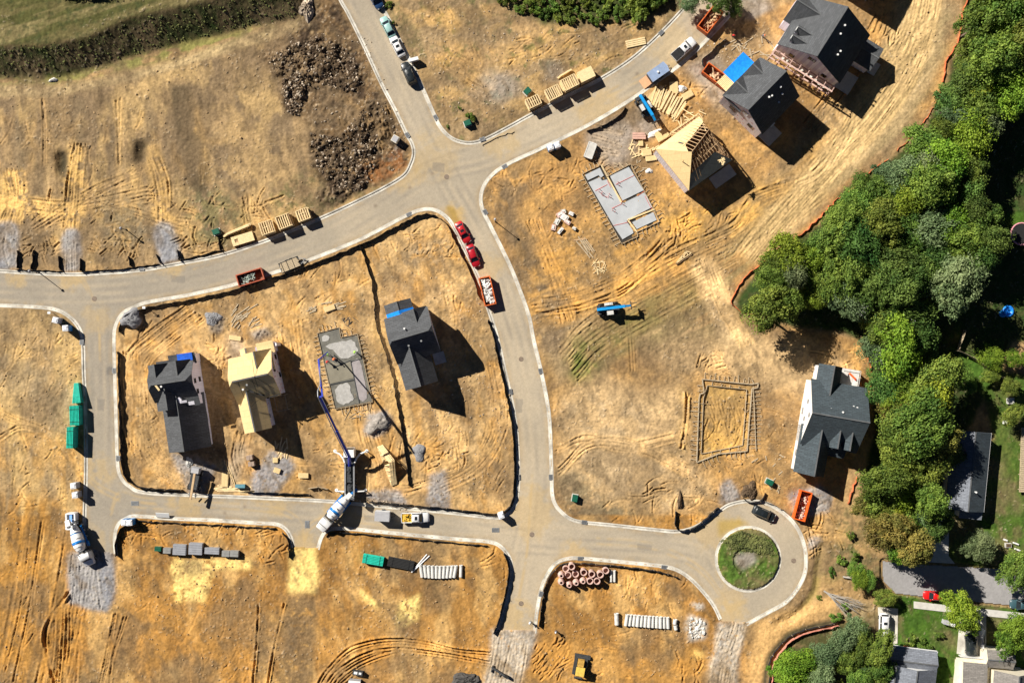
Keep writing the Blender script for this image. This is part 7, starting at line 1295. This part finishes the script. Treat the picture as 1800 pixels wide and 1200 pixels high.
for px, py, lb in ((1516, 543, 'left'), (1606, 557, 'right')):
    t = thing('dead_tree', 'leafless grey crown, %s of two at the lower woodland edge' % lb, 'dead tree', *(lambda v: (v.x/S+900, 600-v.y/S))(W(px, py, 10)), 0, 'leafless trees'); mb = MB(); mb.tube((0, 0, 0), (0, 0, 8), .18, 8, .1); mb.build('trunk', M_deadwood, t); mb = MB(); r_ = random.Random(px)
    for i in range(90): a = r_.uniform(0, 6.28); e = r_.uniform(.2, 1.3); l = r_.uniform(.8, 1.7); p = Vector((0, 0, 8-r_.uniform(0, 1))); mb.tube(p, p+Vector((l*math.cos(a)*math.cos(e), l*math.sin(a)*math.cos(e), l*math.sin(e)+1)), .05, 4, .02)
    mb.build('branch', mat('pale_twigs', (.5, .5, .5), .9, .1, 3), t)
# ------------------------------------------------------------------ rubble boulders (uncountable) and loose stones
def stones(name, label, polys, n, s0, s1, m, seed, kind='stuff', cat='rubble', dens=None):
    r_ = np.random.RandomState(seed); mb = MB(); ico = bmesh.new(); bmesh.ops.create_icosphere(ico, subdivisions=1, radius=1); bv = [v.co.copy() for v in ico.verts]; bf = [tuple(v.index for v in f.verts) for f in ico.faces]; ico.free(); c = 0
    while c < n:
        pl = polys[r_.randint(len(polys))]; a = np.array(pl); x, y = r_.uniform(a[:, 0].min(), a[:, 0].max()), r_.uniform(a[:, 1].min(), a[:, 1].max())
        if not pip(x, y, pl): continue
        s_ = s0+(s1-s0)*r_.rand()**3; w_ = W(x, y); T = Matrix.Translation((w_.x, w_.y, gh(x, y)+s_*.2)) @ Matrix.Rotation(r_.uniform(0, 6), 4, 'Z') @ Matrix.Rotation(r_.uniform(-.5, .5), 4, 'X')
        mb.add([Vector((v.x*s_*k1, v.y*s_*k2, v.z*s_*.6)) for v, k1, k2 in ((v, 1+r_.uniform(-.3, .3), .7+r_.uniform(-.25, .25)) for v in bv)], bf, T); c += 1
    return tag(mb.build(name, m), label, cat, None, kind)
RD = [[(468,105),(500,85),(560,62),(590,75),(625,105),(640,150),(610,165),(570,150),(540,160),(500,135)],[(497,140),(532,130),(535,165),(525,205),(505,198)],[(545,235),(600,240),(640,190),(665,240),(660,290),(640,335),(590,335),(560,300)]]
RP = [[(460,110),(520,60),(560,40),(600,60),(650,160),(690,200),(712,280),(670,320),(600,340),(545,300),(560,230),(510,200),(495,140)]]
stones('rubble', 'brown rocky rubble dumped beside the upper left road', RP+RD*3, 1500, .05, .36, M_rock, 1); stones('dark_clods', 'dark soil clods mixed through the rubble beside the upper left road', [[(468,105),(500,85),(560,62),(590,75),(625,105),(640,150),(610,165),(570,150),(540,160),(500,135)],[(497,140),(532,130),(535,165),(525,205),(505,198)],[(545,235),(600,240),(640,190),(665,240),(660,290),(640,335),(590,335),(560,300)]], 2200, .06, .38, M_darksoil, 2)
stones('white_rubble', 'white rubble right of the row of twelve pipes', [[(1210,1082),(1238,1090),(1238,1118),(1212,1122)]], 120, .1, .5, M_concw, 3)
stones('loose_stones', 'small loose stones scattered on the upper lots', [[(740,40),(900,10),(1100,60),(900,200),(780,200)],[(560,60),(650,60),(715,240),(640,200)],[(860,420),(900,860),(760,880),(760,700)],[(620,870),(720,885),(720,900),(620,880)],[(1225,80),(1290,60),(1370,120),(1330,140)]], 1500, .05, .22, M_rock, 4)
stones('dirt_clods', 'small soil clods scattered on the lots', [[(210,560),(500,480),(620,440),(640,860),(220,850)],[(640,430),(780,380),(900,700),(900,880),(660,870)],[(860,330),(1200,220),(1300,420),(1000,640)],[(1180,640),(1400,640),(1400,880),(1200,880)],[(210,920),(500,930),(500,1190),(220,1190)],[(570,940),(890,970),(860,1190),(570,1190)],[(960,1000),(1240,1060),(1230,1190),(950,1190)],[(0,550),(140,600),(140,960),(0,1190)],[(0,180),(560,60),(560,380),(0,460)],[(1450,250),(1650,60),(1640,10),(1500,130)]], 3600, .05, .26, mat('clod', (.4, .27, .14), .95, .4, 1.5), 5)
stones('grass_tufts', 'low green weed tufts on the bank and verge', [[(0,92),(160,80),(240,46),(400,10),(520,0),(520,30),(330,72),(180,112),(0,132)],[(1264,950),(1300,932),(1350,945),(1364,975),(1290,965)]], 2100, .1, .3, mat('weed', (.05, .075, .02), .9, .6, .8, c2=(.12, .13, .04)), 6)
